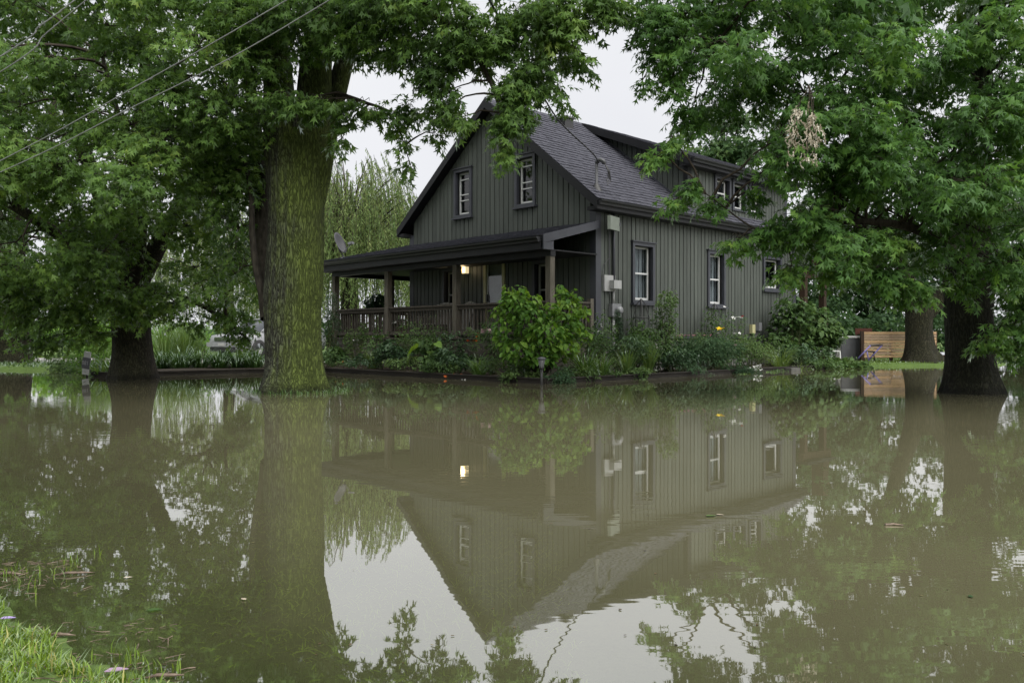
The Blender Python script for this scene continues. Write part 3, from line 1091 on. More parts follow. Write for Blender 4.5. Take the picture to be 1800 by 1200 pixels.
bg.hexa([(PE + 0.02, -0.165, PZ1 - 0.30), (PE + 0.34, -0.165, PZ1 - 0.30), (PE + 0.34, -0.122, PZ1 - 0.30), (PE + 0.02, -0.122, PZ1 - 0.30), (PE + 0.02, -0.165, PZ1 - 0.171), (PE + 0.34, -0.165, PZ1 - 0.10), (PE + 0.34, -0.122, PZ1 - 0.10), (PE + 0.02, -0.122, PZ1 - 0.171)])
bg.build('bargeboard', 'trim', pro)
fa = MB()
fa.box(PE - 0.022, PE - 0.002, -0.11, PVE, PZ1 - 0.30, PZ1 - 0.02)
fa.box(PE, BACK, PVE + 0.002, PVE + 0.022, PZ1 - 0.30, PZ1 - 0.02)
fa.build('fascia', 'fascia', pro)
gutter((PE - 0.024, -0.10, PZ1 - 0.03), (PE - 0.024, PVE, PZ1 - 0.03), (-1, 0, 0), parent=pro)
ZC = PZ1 - 0.305
cl = MB()
cl.box(PE, -0.055, -0.10, PVE, ZC, ZC + 0.03)
cl.box(-0.05, BACK, HWD + 0.06, PVE, ZC, ZC + 0.03)
cl.build('porch_ceiling', 'soffit', house)
bm_ = MB()
bm_.box(PU - 0.08, PU + 0.08, -0.09, PVL + 0.08, ZC - 0.12, ZC - 0.002)
bm_.box(PU + 0.081, BACK, PVL - 0.08, PVL + 0.08, ZC - 0.12, ZC - 0.002)
bm_.build('porch_beam', 'fascia', house)
PV = [on_gable(x, 0, PU)[0] for x in (967, 802.5, 682.5)] + [PVL]
posts = [(PU, v) for v in PV] + [(0.45, PVL), (2.5, PVL), (4.6, PVL)]
for (u, v) in posts:
    w = 0.075
    MB().box(u - w, u + w, v - w, v + w, Z_FLOOR, ZC - 0.121).build('porch_post', 'post', house)
# deck boards and skirting boards
dk = MB()
dk.box(PU - 0.05, -0.11, -0.05, PVL + 0.10, Z_FLOOR - 0.2, Z_FLOOR - 0.035)
dk.box(-0.10, BACK, HWD + 0.07, PVL + 0.10, Z_FLOOR - 0.2, Z_FLOOR - 0.035)
deck = dk.build('deck', 'deck', house)
n = 11
for i in range(n):
    a, b_ = PU - 0.12 + i * 0.14, PU - 0.12 + i * 0.14 + 0.132
    MB().box(a, min(b_, -0.06), -0.08, PVL + 0.14, Z_FLOOR - 0.033, Z_FLOOR).build('deck_board', 'deck', deck)
for i in range(11):
    a = HWD + 0.08 + i * 0.16
    MB().box(-0.055, BACK, a, a + 0.15, Z_FLOOR - 0.032, Z_FLOOR - 0.001).build('deck_board', 'deck', deck)
zt = Z_FLOOR - 0.045
k = 0
while zt > 0.05:
    h = 0.175 if k == 0 else 0.148
    for (v0, v1) in ((-0.05, 4.12), (4.13, PVL + 0.11)):
        j = random.uniform(-0.006, 0.006)
        MB().box(PU - 0.09 + j, PU - 0.055 + j, v0, v1, zt - h, zt).build('skirt_board', 'deck', deck)
    MB().box(PU - 0.054, -0.12, -0.088, -0.055, zt - h, zt).build('skirt_board', 'deck', deck)
    zt -= h + 0.008
    k += 1
# railings: rails and balusters
ZT = 1.70


def railing(p, q):
    p, q = np.array(p, float), np.array(q, float)
    L = np.linalg.norm(q - p)
    d = (q - p) / L
    r = MB()
    r.bar((*p, ZT - 0.02), (*q, ZT - 0.02), 0.13, 0.04)
    r.bar((*p, ZT - 0.085), (*q, ZT - 0.085), 0.04, 0.085)
    ro = r.build('railing', 'rail', house)
    MB().bar((*p, Z_FLOOR + 0.12), (*q, Z_FLOOR + 0.12), 0.04, 0.085).build('bottom_rail', 'rail', ro)
    nb = int(L / 0.118)
    side = np.array([-d[1], d[0]])
    for i in range(nb):
        c = p + d * (L * (i + 0.5) / nb) - side * 0.038
        j = random.uniform(-0.004, 0.004)
        MB().bar((*(c + d * j), Z_FLOOR + 0.07), (*(c + d * j), ZT - 0.045), 0.036, 0.036, up=(side[0], side[1], 0)).build('baluster', 'rail', ro)


for a, b_ in zip(PV[:-1], PV[1:]):
    railing((PU, a + 0.076), (PU, b_ - 0.076))
railing((-0.25, PV[0]), (PU + 0.076, PV[0]))
MB().box(-0.24, -0.13, PV[0] - 0.055, PV[0] + 0.055, Z_FLOOR, ZT + 0.08).build('porch_post', 'post', house)
railing((0.45 - 0.076, PVL), (PU + 0.076, PVL))
railing((2.5 - 0.076, PVL), (0.45 + 0.076, PVL))
# front door
d0, d1, dz0, dz1 = DOOR
df = MB()
pbox(df, GABL, d0, d0 + 0.09, 0.0, 0.07, dz0, dz1)
pbox(df, GABL, d1 - 0.09, d1, 0.0, 0.07, dz0, dz1)
pbox(df, GABL, d0 + 0.09, d1 - 0.09, 0.0, 0.069, dz1 - 0.11, dz1)
door = df.build('door', 'cream', house, label='cream framed storm door with tall glass')
st = MB()
e0, e1 = d0 + 0.095, d1 - 0.095
for (p, q, r, s) in ((e0, e0 + 0.05, dz0 + 0.02, dz1 - 0.115), (e1 - 0.05, e1, dz0 + 0.02, dz1 - 0.115), (e0 + 0.05, e1 - 0.05, dz0 + 0.02, dz0 + 0.28), (e0 + 0.05, e1 - 0.05, dz1 - 0.16, dz1 - 0.115)):
    pbox(st, GABL, p, q, 0.0, 0.03, r, s)
st.build('storm_frame', 'vinyl', door)
pbox(MB(), GABL, e0 + 0.05, e1 - 0.05, 0.010, 0.018, dz0 + 0.28, dz1 - 0.16).build('pane', 'glass', door)
pbox(MB(), GABL, e0 + 0.05, e1 - 0.05, -0.06, -0.02, dz0 + 0.02, dz1 - 0.16).build('inner_door', 'vinyl', door)
pbox(MB(), GABL, e1 - 0.045, e1 - 0.01, 0.031, 0.075, dz0 + 0.95, dz0 + 1.15).build('handle', 'black', door)
# lit porch lamp on the wall
lv, lz = on_gable(818.5, 474, -0.12)
lamp = MB()
lamp.box(-0.05, -0.036, lv - 0.06, lv + 0.06, lz - 0.10, lz + 0.16)
lamp.box(-0.18, -0.05, lv - 0.015, lv + 0.015, lz + 0.13, lz + 0.16)
lamp.box(-0.20, -0.06, lv - 0.075, lv + 0.075, lz + 0.105, lz + 0.125)
lamp.box(-0.18, -0.08, lv - 0.05, lv + 0.05, lz - 0.125, lz - 0.105)
lo = lamp.build('porch_lamp', 'black', house)
MB().box(-0.195, -0.065, lv - 0.07, lv + 0.07, lz - 0.10, lz + 0.10).build('lamp_shade', emis('lamp_shade_glow', (1.0, 0.80, 0.45), 0.2), lo)
pl = bpy.data.lights.new('lamp_bulb', 'POINT')
pl.energy = 0.8
pl.color = (1.0, 0.78, 0.45)
pl.shadow_soft_size = 0.08
plo = link('lamp_bulb', pl, lo)
plo.location = (-0.26, lv, lz)
cf = MB()
cf.box(-1.0, -0.72, lv + 0.05, lv + 0.33, ZC - 0.055, ZC - 0.003)
cf.build('ceiling_fitting', 'chair', house)

M['boxgrey'] = mat_plain('weathered_white_plastic', (0.33, 0.335, 0.335), rough=0.5)
# ---- service mast, conduits and boxes at the corner
ux, _ = on_side(1073, 0, -0.32)
mz0 = roof_z(0.05) - 0.05
m_ = MB()
mu, mv = ux, 0.10
mtop = CAMH - (288 - HOR) / F * (HC[1] + mu * UD[1] + mv * VD[1])
m_.tube([(mu, mv, 3.0), (mu, mv, mtop)], 0.038, 10)
m_.tube([(mu, mv, mtop), (mu, mv - 0.02, mtop + 0.07), (mu + 0.03, mv - 0.09, mtop + 0.09), (mu + 0.06, mv - 0.16, mtop + 0.04), (mu + 0.07, mv - 0.18, mtop - 0.02)], [0.04, 0.05, 0.055, 0.055, 0.045], 10)
mast = m_.build('service_mast', 'dkgrey', house, smooth=True)
fb = MB()
fb.lathe([(0.14, mz0 + 0.0), (0.10, mz0 + 0.12), (0.055, mz0 + 0.2), (0.04, mz0 + 0.22)], 14, (mu, mv, 0))
fb.build('flashing_boot', 'black', mast, smooth=True)
cb = MB()
for k in range(3):
    cb.tube([(mu + 0.07, mv - 0.18, mtop), (mu + 0.13 + 0.03 * k, mv - 0.24, mtop - 0.18), (mu + 0.16 + 0.05 * k, mv - 0.22, mtop - 0.34 - 0.03 * k), (mu + 0.1 + 0.03 * k, mv - 0.2, mtop - 0.40 - 0.05 * k)], 0.012, 6)
cb.build('drip_loop', 'black', mast)
cu = on_side(1074, 0)[0]
cd = MB()
cd.tube([(cu, -0.085, 3.84), (cu, -0.085, 2.05)], 0.034, 10)
cd.build('conduit', 'trim', house, smooth=True)
cu2 = on_side(1070, 0)[0]
cd = MB()
cd.tube([(cu2 - 0.06, -0.07, 3.84), (cu2 - 0.06, -0.07, 2.6), (cu2 - 0.05, -0.07, 1.9)], 0.016, 8)
cd.tube([(cu2 - 0.07, -0.07, 2.75), (cu2 - 0.25, -0.06, 2.6), (cu2 - 0.33, -0.06, 2.2)], 0.008, 6)
cd.build('conduit', 'dkgrey', house)
r = rect_side(1063, 1084, 380, 404, v=-0.3)
pb = MB()
a0, a1, z0, z1 = r[0] - 0.05, r[1] + 0.02, r[2], r[3]
pb.hexa([(a0 + 0.10, -0.34, z0), (a1 + 0.1, -0.20, z0), (a1 + 0.14, -0.26, z0), (a0 + 0.14, -0.40, z0), (a0 + 0.10, -0.34, z1), (a1 + 0.1, -0.20, z1), (a1 + 0.14, -0.26, z1), (a0 + 0.14, -0.40, z1)])
an = pb.build('antenna_panel', 'palebox', house)
MB().bar((cu, -0.08, (z0 + z1) / 2), (cu + 0.02, -0.27, (z0 + z1) / 2), 0.06, 0.08).build('bracket', 'dkgrey', an)
r = rect_side(1058, 1072, 484, 512)
bx_ = MB()
bx_.box(r[0] - 0.02, r[0] + 0.38, -0.10, -0.03, r[2], r[3])
b1 = bx_.build('utility_box', 'boxgrey', house)
MB().box(r[0] + 0.16, r[0] + 0.44, -0.24, -0.101, r[2] + 0.06, r[3] - 0.12).build('cover', 'boxgrey', b1)
r = rect_side(1069, 1083, 534, 557)
bx_ = MB()
mu0, mz = r[0] - 0.02, r[2]
bx_.box(mu0, mu0 + 0.33, -0.15, -0.03, mz, r[3])
mt = bx_.build('electric_meter', 'grey', house)
g = MB()
for i, (rr, yy) in enumerate(((0.10, -0.152), (0.10, -0.20), (0.085, -0.25), (0.05, -0.27))):
    g.v += [(mu0 + 0.2 + rr * math.cos(t), yy, (mz + r[3]) / 2 + rr * math.sin(t)) for t in np.linspace(0, 2 * math.pi, 16, endpoint=False)]
g.f += [(i * 16 + k_, i * 16 + (k_ + 1) % 16, (i + 1) * 16 + (k_ + 1) % 16, (i + 1) * 16 + k_) for i in range(3) for k_ in range(16)] + [tuple(range(48, 64))]
g.build('meter_dial', 'grey', mt, smooth=True)
cd = MB()
cd.tube([(mu0 + 0.12, -0.08, mz), (mu0 + 0.12, -0.08, 0.2)], 0.035, 10)
cd.tube([(mu0 + 0.12, -0.08, r[3]), (mu0 + 0.12, -0.08, 2.0)], 0.03, 10)
cd.build('conduit', 'boxgrey', house, smooth=True)
# tap, hose reel and valve low on the side wall
tu, tz = on_side(1324, 580)
hr = MB()
hr.box(tu - 0.28, tu - 0.12, -0.14, -0.04, tz - 0.10, tz + 0.16)
hro = hr.build('tap_box', 'cream', house)
MB().box(tu + 0.06, tu + 0.22, -0.16, -0.04, tz - 0.02, tz + 0.22).build('valve', 'grey', hro)
h2 = MB()
for k in range(4):
    rad = 0.2 - 0.015 * k
    h2.tube([(tu + rad * 1.1 * math.cos(t), -0.10 - 0.03 * k, tz - 0.26 + rad * math.sin(t)) for t in np.linspace(0, 2 * math.pi, 20)], 0.017, 6, cap=False)
h2.build('hose', 'black', hro)

# ---- small back porch past the far end of the side wall
bp_ = MB()
BU0, BU1, BV = HL + 0.2, HL + 1.65, -0.15
for (u, v) in ((BU0 + 0.15, BV), (BU1, BV)):
    MB().box(u - 0.09, u + 0.09, v - 0.09, v + 0.09, 0.1, 2.75).build('back_porch_post', 'brownwood', house)
MB().box(BU0 - 0.05, BU1 + 0.4, BV - 0.1, BV + 0.08, 2.752, 2.98).build('back_porch_beam', 'brownwood', house)
MB().box(BU0 - 0.05, BU1 + 0.45, BV - 0.25, 3.0, 3.0, 3.1).build('back_porch_roof', 'fascia', house)
for k in range(6):
    MB().box(BU0 - 0.08, BU1 + 0.12, BV - 0.125, BV - 0.092, 0.55 + 0.16 * k, 0.70 + 0.16 * k).build('back_porch_board', 'brownwood', house)
MB().box(BU1 - 0.05, BU1 + 0.35, BV - 0.05, BV + 0.35, 3.11, 4.3).build('back_porch_post', 'brownwood', house)

# ---- things on the porch
def adirondack(name, label, u, v, rz, group):
    p = HW(u, v)
    t = thing(name, label, 'chair', (p[0], p[1], Z_FLOOR), HROT + rz, group)
    for k in range(5):        # seat slats: sitter looks along -x
        MB().hexa([(-0.30 + 0.12 * k, -0.28, 0.36 - 0.035 * k), (-0.19 + 0.12 * k, -0.28, 0.33 - 0.035 * k), (-0.19 + 0.12 * k, 0.28, 0.33 - 0.035 * k), (-0.30 + 0.12 * k, 0.28, 0.36 - 0.035 * k),
                   (-0.30 + 0.12 * k, -0.28, 0.38 - 0.035 * k), (-0.19 + 0.12 * k, -0.28, 0.35 - 0.035 * k), (-0.19 + 0.12 * k, 0.28, 0.35 - 0.035 * k), (-0.30 + 0.12 * k, 0.28, 0.38 - 0.035 * k)]).build('seat_slat', 'chair', t)
    for k in range(6):
        yy = -0.25 + 0.1 * k
        hh = 0.98 - 0.35 * abs(yy) ** 1.3
        MB().bar((0.25, yy * 0.9, 0.2), (0.52, yy * 1.1, hh), 0.085, 0.02, up=(1, 0, 0)).build('back_slat', 'chair', t)
    for s in (-1, 1):
        MB().box(-0.34, 0.42, s * 0.34 - 0.06, s * 0.34 + 0.06, 0.56, 0.58).build('armrest', 'chair', t)
        MB().box(-0.33, -0.24, s * 0.31 - 0.015, s * 0.31 + 0.015, 0.0, 0.558).build('leg', 'chair', t)
        MB().bar((-0.3, s * 0.27, 0.33), (0.62, s * 0.27, 0.05), 0.025, 0.12).build('leg', 'chair', t)
        MB().bar((0.40, s * 0.30, 0.02), (0.40, s * 0.30, 0.558), 0.025, 0.07).build('arm_support', 'chair', t)
    return t


va_ = on_gable(757, 560, -0.9)[0]
vb_ = on_gable(789, 560, -0.9)[0]
adirondack('porch_chair', 'pale grey slatted porch chair behind the railing, farther from the door', -0.75, va_, 0.25, 'porch chairs')
adirondack('porch_chair', 'pale grey slatted porch chair behind the railing, nearer the lit lamp', -0.75, vb_, -0.2, 'porch chairs')
# ================================================================ TREES
M['leaf_maple'] = mat_leaf('maple_leaf', [(0.0, (0.0381, 0.0739, 0.0202)), (0.4, (0.0762, 0.1434, 0.0336)), (0.75, (0.1288, 0.2184, 0.0515)), (0.97, (0.165, 0.25, 0.058)), (1.0, (0.18, 0.25, 0.058))], transl=0.48, gloss=0.10)
M['leaf_maple_r'] = mat_leaf('maple_leaf_r', [(0.0, (0.0325, 0.0739, 0.0202)), (0.4, (0.0650, 0.1434, 0.0347)), (0.75, (0.1120, 0.2184, 0.0504)), (0.97, (0.145, 0.25, 0.055)), (1.0, (0.16, 0.255, 0.056))], transl=0.48, gloss=0.10)
M['leaf_far'] = mat_leaf('far_leaf', [(0.0, (0.022, 0.046, 0.020)), (0.5, (0.042, 0.084, 0.030)), (1.0, (0.090, 0.140, 0.045))], transl=0.35, gloss=0.06)
M['leaf_bright'] = mat_leaf('bright_leaf', [(0.0, (0.045, 0.10, 0.022)), (0.5, (0.085, 0.165, 0.030)), (1.0, (0.16, 0.25, 0.045))], transl=0.4, gloss=0.08)
M['leaf_willow'] = mat_leaf('willow_leaf', [(0.0, (0.078, 0.130, 0.044)), (0.5, (0.138, 0.198, 0.070)), (1.0, (0.23, 0.28, 0.11))], transl=0.4, gloss=0.05)
M['leaf_dead'] = mat_leaf('dead_leaf', [(0.0, (0.17, 0.14, 0.095)), (0.5, (0.38, 0.34, 0.265)), (1.0, (0.58, 0.55, 0.47))], transl=0.15, gloss=0.03)
M['bark_moss'] = mat_bark('mossy_bark', (0.018, 0.018, 0.012), (0.098, 0.110, 0.074), (0.122, 0.165, 0.034), moss=0.9, moss_dir=(0.9, -0.5, -0.1))
M['bark_dark'] = mat_bark('dark_bark', (0.007, 0.0065, 0.005), (0.040, 0.036, 0.029), (0.036, 0.044, 0.020), moss=0.5, moss_dir=(-0.6, -0.7, 0))
M['bark_mid'] = mat_bark('brown_bark', (0.014, 0.012, 0.009), (0.062, 0.052, 0.038), (0.055, 0.062, 0.026), moss=0.5, moss_dir=(-0.3, -1, 0))
M['limb'] = mat_noise('limb_bark', (0.016, 0.014, 0.011), (0.048, 0.043, 0.034), scale=7, rough=0.9, bump=0.5, bscale=18, stretch=(3, 3, 0.8), spec=0.15)
M['twig'] = mat_noise('twig_bark', (0.020, 0.016, 0.012), (0.045, 0.037, 0.028), scale=9, rough=0.9, spec=0.15)


def rotz(a):
    c, s = np.cos(a), np.sin(a)
    o, e = np.zeros_like(c), np.ones_like(c)
    return np.stack([np.stack([c, -s, o], -1), np.stack([s, c, o], -1), np.stack([o, o, e], -1)], -2)


def roty(a):
    c, s = np.cos(a), np.sin(a)
    o, e = np.zeros_like(c), np.ones_like(c)
    return np.stack([np.stack([c, o, s], -1), np.stack([o, e, o], -1), np.stack([-s, o, c], -1)], -2)


def rotx(a):
    c, s = np.cos(a), np.sin(a)
    o, e = np.zeros_like(c), np.ones_like(c)
    return np.stack([np.stack([e, o, o], -1), np.stack([o, c, -s], -1), np.stack([o, s, c], -1)], -2)


def leaf_tpl(kind):
    if kind == 'maple':
        half = [(0.10, 0.28), (0.27, 0.085), (0.68, 0.46), (0.53, 0.095)]
        pts = [(0, 0), (0.42, 0), (1, 0)] + half + [(x, -y) for x, y in half]
        tr = [(0, 4, 3), (0, 1, 4), (1, 5, 4), (1, 6, 5), (1, 2, 6), (0, 7, 8), (0, 8, 1), (1, 8, 9), (1, 9, 10), (1, 10, 2)]
    elif kind == 'maple8':
        half = [(0.27, 0.13), (0.68, 0.46), (0.53, 0.095)]
        pts = [(0, 0), (0.42, 0), (1, 0)] + half + [(x, -y) for x, y in half]
        tr = [(0, 1, 3), (1, 4, 3), (1, 5, 4), (1, 2, 5), (0, 6, 1), (1, 6, 7), (1, 7, 8), (1, 8, 2)]
    elif kind == 'low':
        pts = [(0, 0), (0.52, 0.42), (0.50, 0.14), (1, 0), (0.52, -0.42), (0.50, -0.14)]
        tr = [(0, 2, 1), (0, 3, 2), (0, 4, 5), (0, 5, 3)]
    elif kind == 'ovate':
        pts = [(0, 0), (0.25, 0.24), (0.62, 0.22), (1, 0), (0.62, -0.22), (0.25, -0.24), (0.5, 0)]
        tr = [(0, 6, 1), (1, 6, 2), (2, 6, 3), (3, 6, 4), (4, 6, 5), (5, 6, 0)]
    elif kind == 'heart':
        pts = [(0, 0), (-0.10, 0.26), (0.12, 0.42), (0.52, 0.36), (1, 0), (0.52, -0.36), (0.12, -0.42), (-0.10, -0.26), (0.42, 0)]
        tr = [(0, 8, 1), (1, 8, 2), (2, 8, 3), (3, 8, 4), (4, 8, 5), (5, 8, 6), (6, 8, 7), (7, 8, 0)]
    else:   # lance
        pts = [(0, 0), (0.45, 0.10), (1, 0), (0.45, -0.10)]
        tr = [(0, 2, 1), (0, 3, 2)]
    p = np.array(pts, float)
    fold = {'maple': 0.22, 'maple8': 0.22, 'low': 0.25, 'ovate': 0.35, 'heart': 0.22}.get(kind, 0.3)
    z = -fold * np.abs(p[:, 1]) - 0.20 * p[:, 0] ** 2 + (fold * 0.1)
    if kind in ('ovate', 'heart'):
        z = fold * np.abs(p[:, 1]) - 0.25 * p[:, 0] ** 2
    return np.column_stack([p, z]), np.array(tr)


def place_leaves(V0, T0, pos, R, scale, tint):
    n = len(pos)
    V = np.einsum('nij,vj->nvi', R, V0) * scale[:, None, None] + pos[:, None, :]
    T = T0[None] + (np.arange(n) * len(V0))[:, None, None]
    return V.reshape(-1, 3), T.reshape(-1, 3), np.repeat(tint, len(V0))


def make_spray(kind, nl, L, leaf, rg):
    """a twig along +X with leaves on both sides, blades hanging"""
    V0, T0 = leaf_tpl(kind)
    t = np.linspace(0.12, 1, nl)
    side = np.where(np.arange(nl) % 2, 1.0, -1.0)
    yaw = np.radians(side * (72 - 45 * t) + rg.normal(0, 20, nl))
    yaw[-1] *= 0.2
    pit = np.radians(32 + rg.normal(0, 20, nl))
    rol = np.radians(rg.normal(0, 24, nl))
    ln = leaf * rg.uniform(0.72, 1.15, nl)
    R = rotz(yaw) @ roty(pit) @ rotx(rol)
    pos = np.column_stack([L * t, np.zeros(nl), -0.22 * L * t ** 2])
    pos += np.column_stack([np.cos(yaw), np.sin(yaw), -0.15 * np.ones(nl)]) * (0.35 * ln)[:, None]
    return place_leaves(V0, T0, pos, R, ln, rg.normal(0, 0.13, nl))


SPRAYS = {}


def sprays(kind, nl, L, leaf):
    key = (kind, nl, L, leaf)
    if key not in SPRAYS:
        rg = np.random.default_rng(len(SPRAYS) + 11)
        SPRAYS[key] = [make_spray(kind, nl, L, leaf, rg) for _ in range(9)]
    return SPRAYS[key]


def scatter(var, pos, az, pit, rol, sc, tint):
    Vs, Ts, As = [], [], []
    off = 0
    R = rotz(az) @ roty(pit) @ rotx(rol)
    pick = rng.integers(0, len(var), len(pos))
    for k, (V0, T0, A0) in enumerate(var):
        m = pick == k
        n = int(m.sum())
        if not n:
            continue
        V = np.einsum('nij,vj->nvi', R[m], V0) * sc[m][:, None, None] + pos[m][:, None, :]
        T = T0[None] + (np.arange(n) * len(V0))[:, None, None] + off
        A = np.clip(A0[None] + tint[m][:, None], 0, 1)
        Vs.append(V.reshape(-1, 3))
        Ts.append(T.reshape(-1, 3))
        As.append(A.ravel())
        off += n * len(V0)
    return np.concatenate(Vs), np.concatenate(Ts), np.concatenate(As)


def spline(pts, n):
    """Catmull-Rom through rows of pts (any number of columns)"""
    p = np.array(pts, float)
    p = np.vstack([2 * p[0] - p[1], p, 2 * p[-1] - p[-2]])
    m = len(p) - 3
    out = []
    for s in np.linspace(0, m - 1e-6, n):
        i = int(s)
        t = s - i
        a, b_, c, d = p[i:i + 4]
        out.append(0.5 * (2 * b_ + (c - a) * t + (2 * a - 5 * b_ + 4 * c - d) * t * t + (3 * b_ - a - 3 * c + d) * t ** 3))
    return np.array(out)


def bark_tube(rows, nseg, step, ridge=0.05, flare=0.0, ph=0.0, zfloor=0.0, roots=5):
    """rows: x,y,z,r. A furrowed stem with an optional root flare."""
    rows = np.array(rows, float)
    L = np.sum(np.linalg.norm(np.diff(rows[:, :3], axis=0), axis=1))
    s = spline(rows, max(4, int(L / step)))
    th = np.linspace(0, 2 * math.pi, nseg, endpoint=False)
    d = np.gradient(s[:, :3], axis=0)
    d /= np.linalg.norm(d, axis=1)[:, None]
    ref = np.array([1.0, 0.0, 0.0])
    V = []
    for i in range(len(s)):
        x = ref - d[i] * (ref @ d[i])
        x /= np.linalg.norm(x)
        y = np.cross(d[i], x)
        z, r = s[i, 2], s[i, 3]
        w = 0.9 * math.sin(0.8 * z + ph) + 0.5 * math.sin(2.3 * z + 1.7 * ph)
        rd = (np.abs(np.sin(7.5 * th + w + ph)) * 0.5 + np.abs(np.sin(13 * th - 1.6 * w + 2 * ph + 0.6 * np.sin(3.1 * z + 4 * th))) * 0.5 + np.abs(np.sin(23 * th + 2.2 * np.sin(2.0 * z + 2 * th))) * 0.3) - 0.75
        lump = 0.035 * np.sin(2 * th + 0.9 * z + ph) + 0.03 * np.sin(3 * th - 1.7 * z + 2 * ph)
        rr = r * (1 + ridge * rd + lump + 0.05 * math.sin(1.9 * z + ph) * np.cos(th - 1.3 * z + ph))
        if flare:
            hz = max(0.0, z - zfloor)
            rr = rr + flare * math.exp(-hz / 0.22) * (0.75 + 0.45 * np.cos(roots * th + ph) + 0.25 * np.cos(3 * th - ph)) + 0.25 * flare * math.exp(-hz / 0.8)
        V.append(s[i, :3] + np.outer(rr * np.cos(th), x) + np.outer(rr * np.sin(th), y))
    m, n = len(s), nseg
    i = np.arange(m * n).reshape(m, n)
    j = np.roll(i, -1, axis=1)
    a, b_, c, e = i[:-1].ravel(), j[:-1].ravel(), j[1:].ravel(), i[1:].ravel()
    return np.concatenate(V), np.concatenate([np.stack([a, b_, c], 1), np.stack([a, c, e], 1)]), s


def thin_tubes(segs, n=4):
    """many thin stems at once. segs: list of (points, r0, r1)"""
    V, T = [], []
    off = 0
    for pts, r0, r1 in segs:
        pts = np.asarray(pts)
        m = len(pts)
        d = np.gradient(pts, axis=0)
        d /= np.linalg.norm(d, axis=1)[:, None] + 1e-9
        s = np.cross(d, np.array([0.31, 0.22, 0.92]))
        s /= np.linalg.norm(s, axis=1)[:, None] + 1e-9
        t = np.cross(d, s)
        r = np.linspace(r0, r1, m)[:, None, None]
        th = np.linspace(0, 2 * math.pi, n, endpoint=False)
        ring = pts[:, None, :] + r * (np.cos(th)[None, :, None] * s[:, None, :] + np.sin(th)[None, :, None] * t[:, None, :])
        V.append(ring.reshape(-1, 3))
        i = np.arange(m * n).reshape(m, n) + off
        j = np.roll(i, -1, axis=1)
        a, b_, c, e = i[:-1].ravel(), j[:-1].ravel(), j[1:].ravel(), i[1:].ravel()
        T.append(np.concatenate([np.stack([a, b_, c], 1), np.stack([a, c, e], 1)]))
        off += m * n
    return np.concatenate(V), np.concatenate(T)


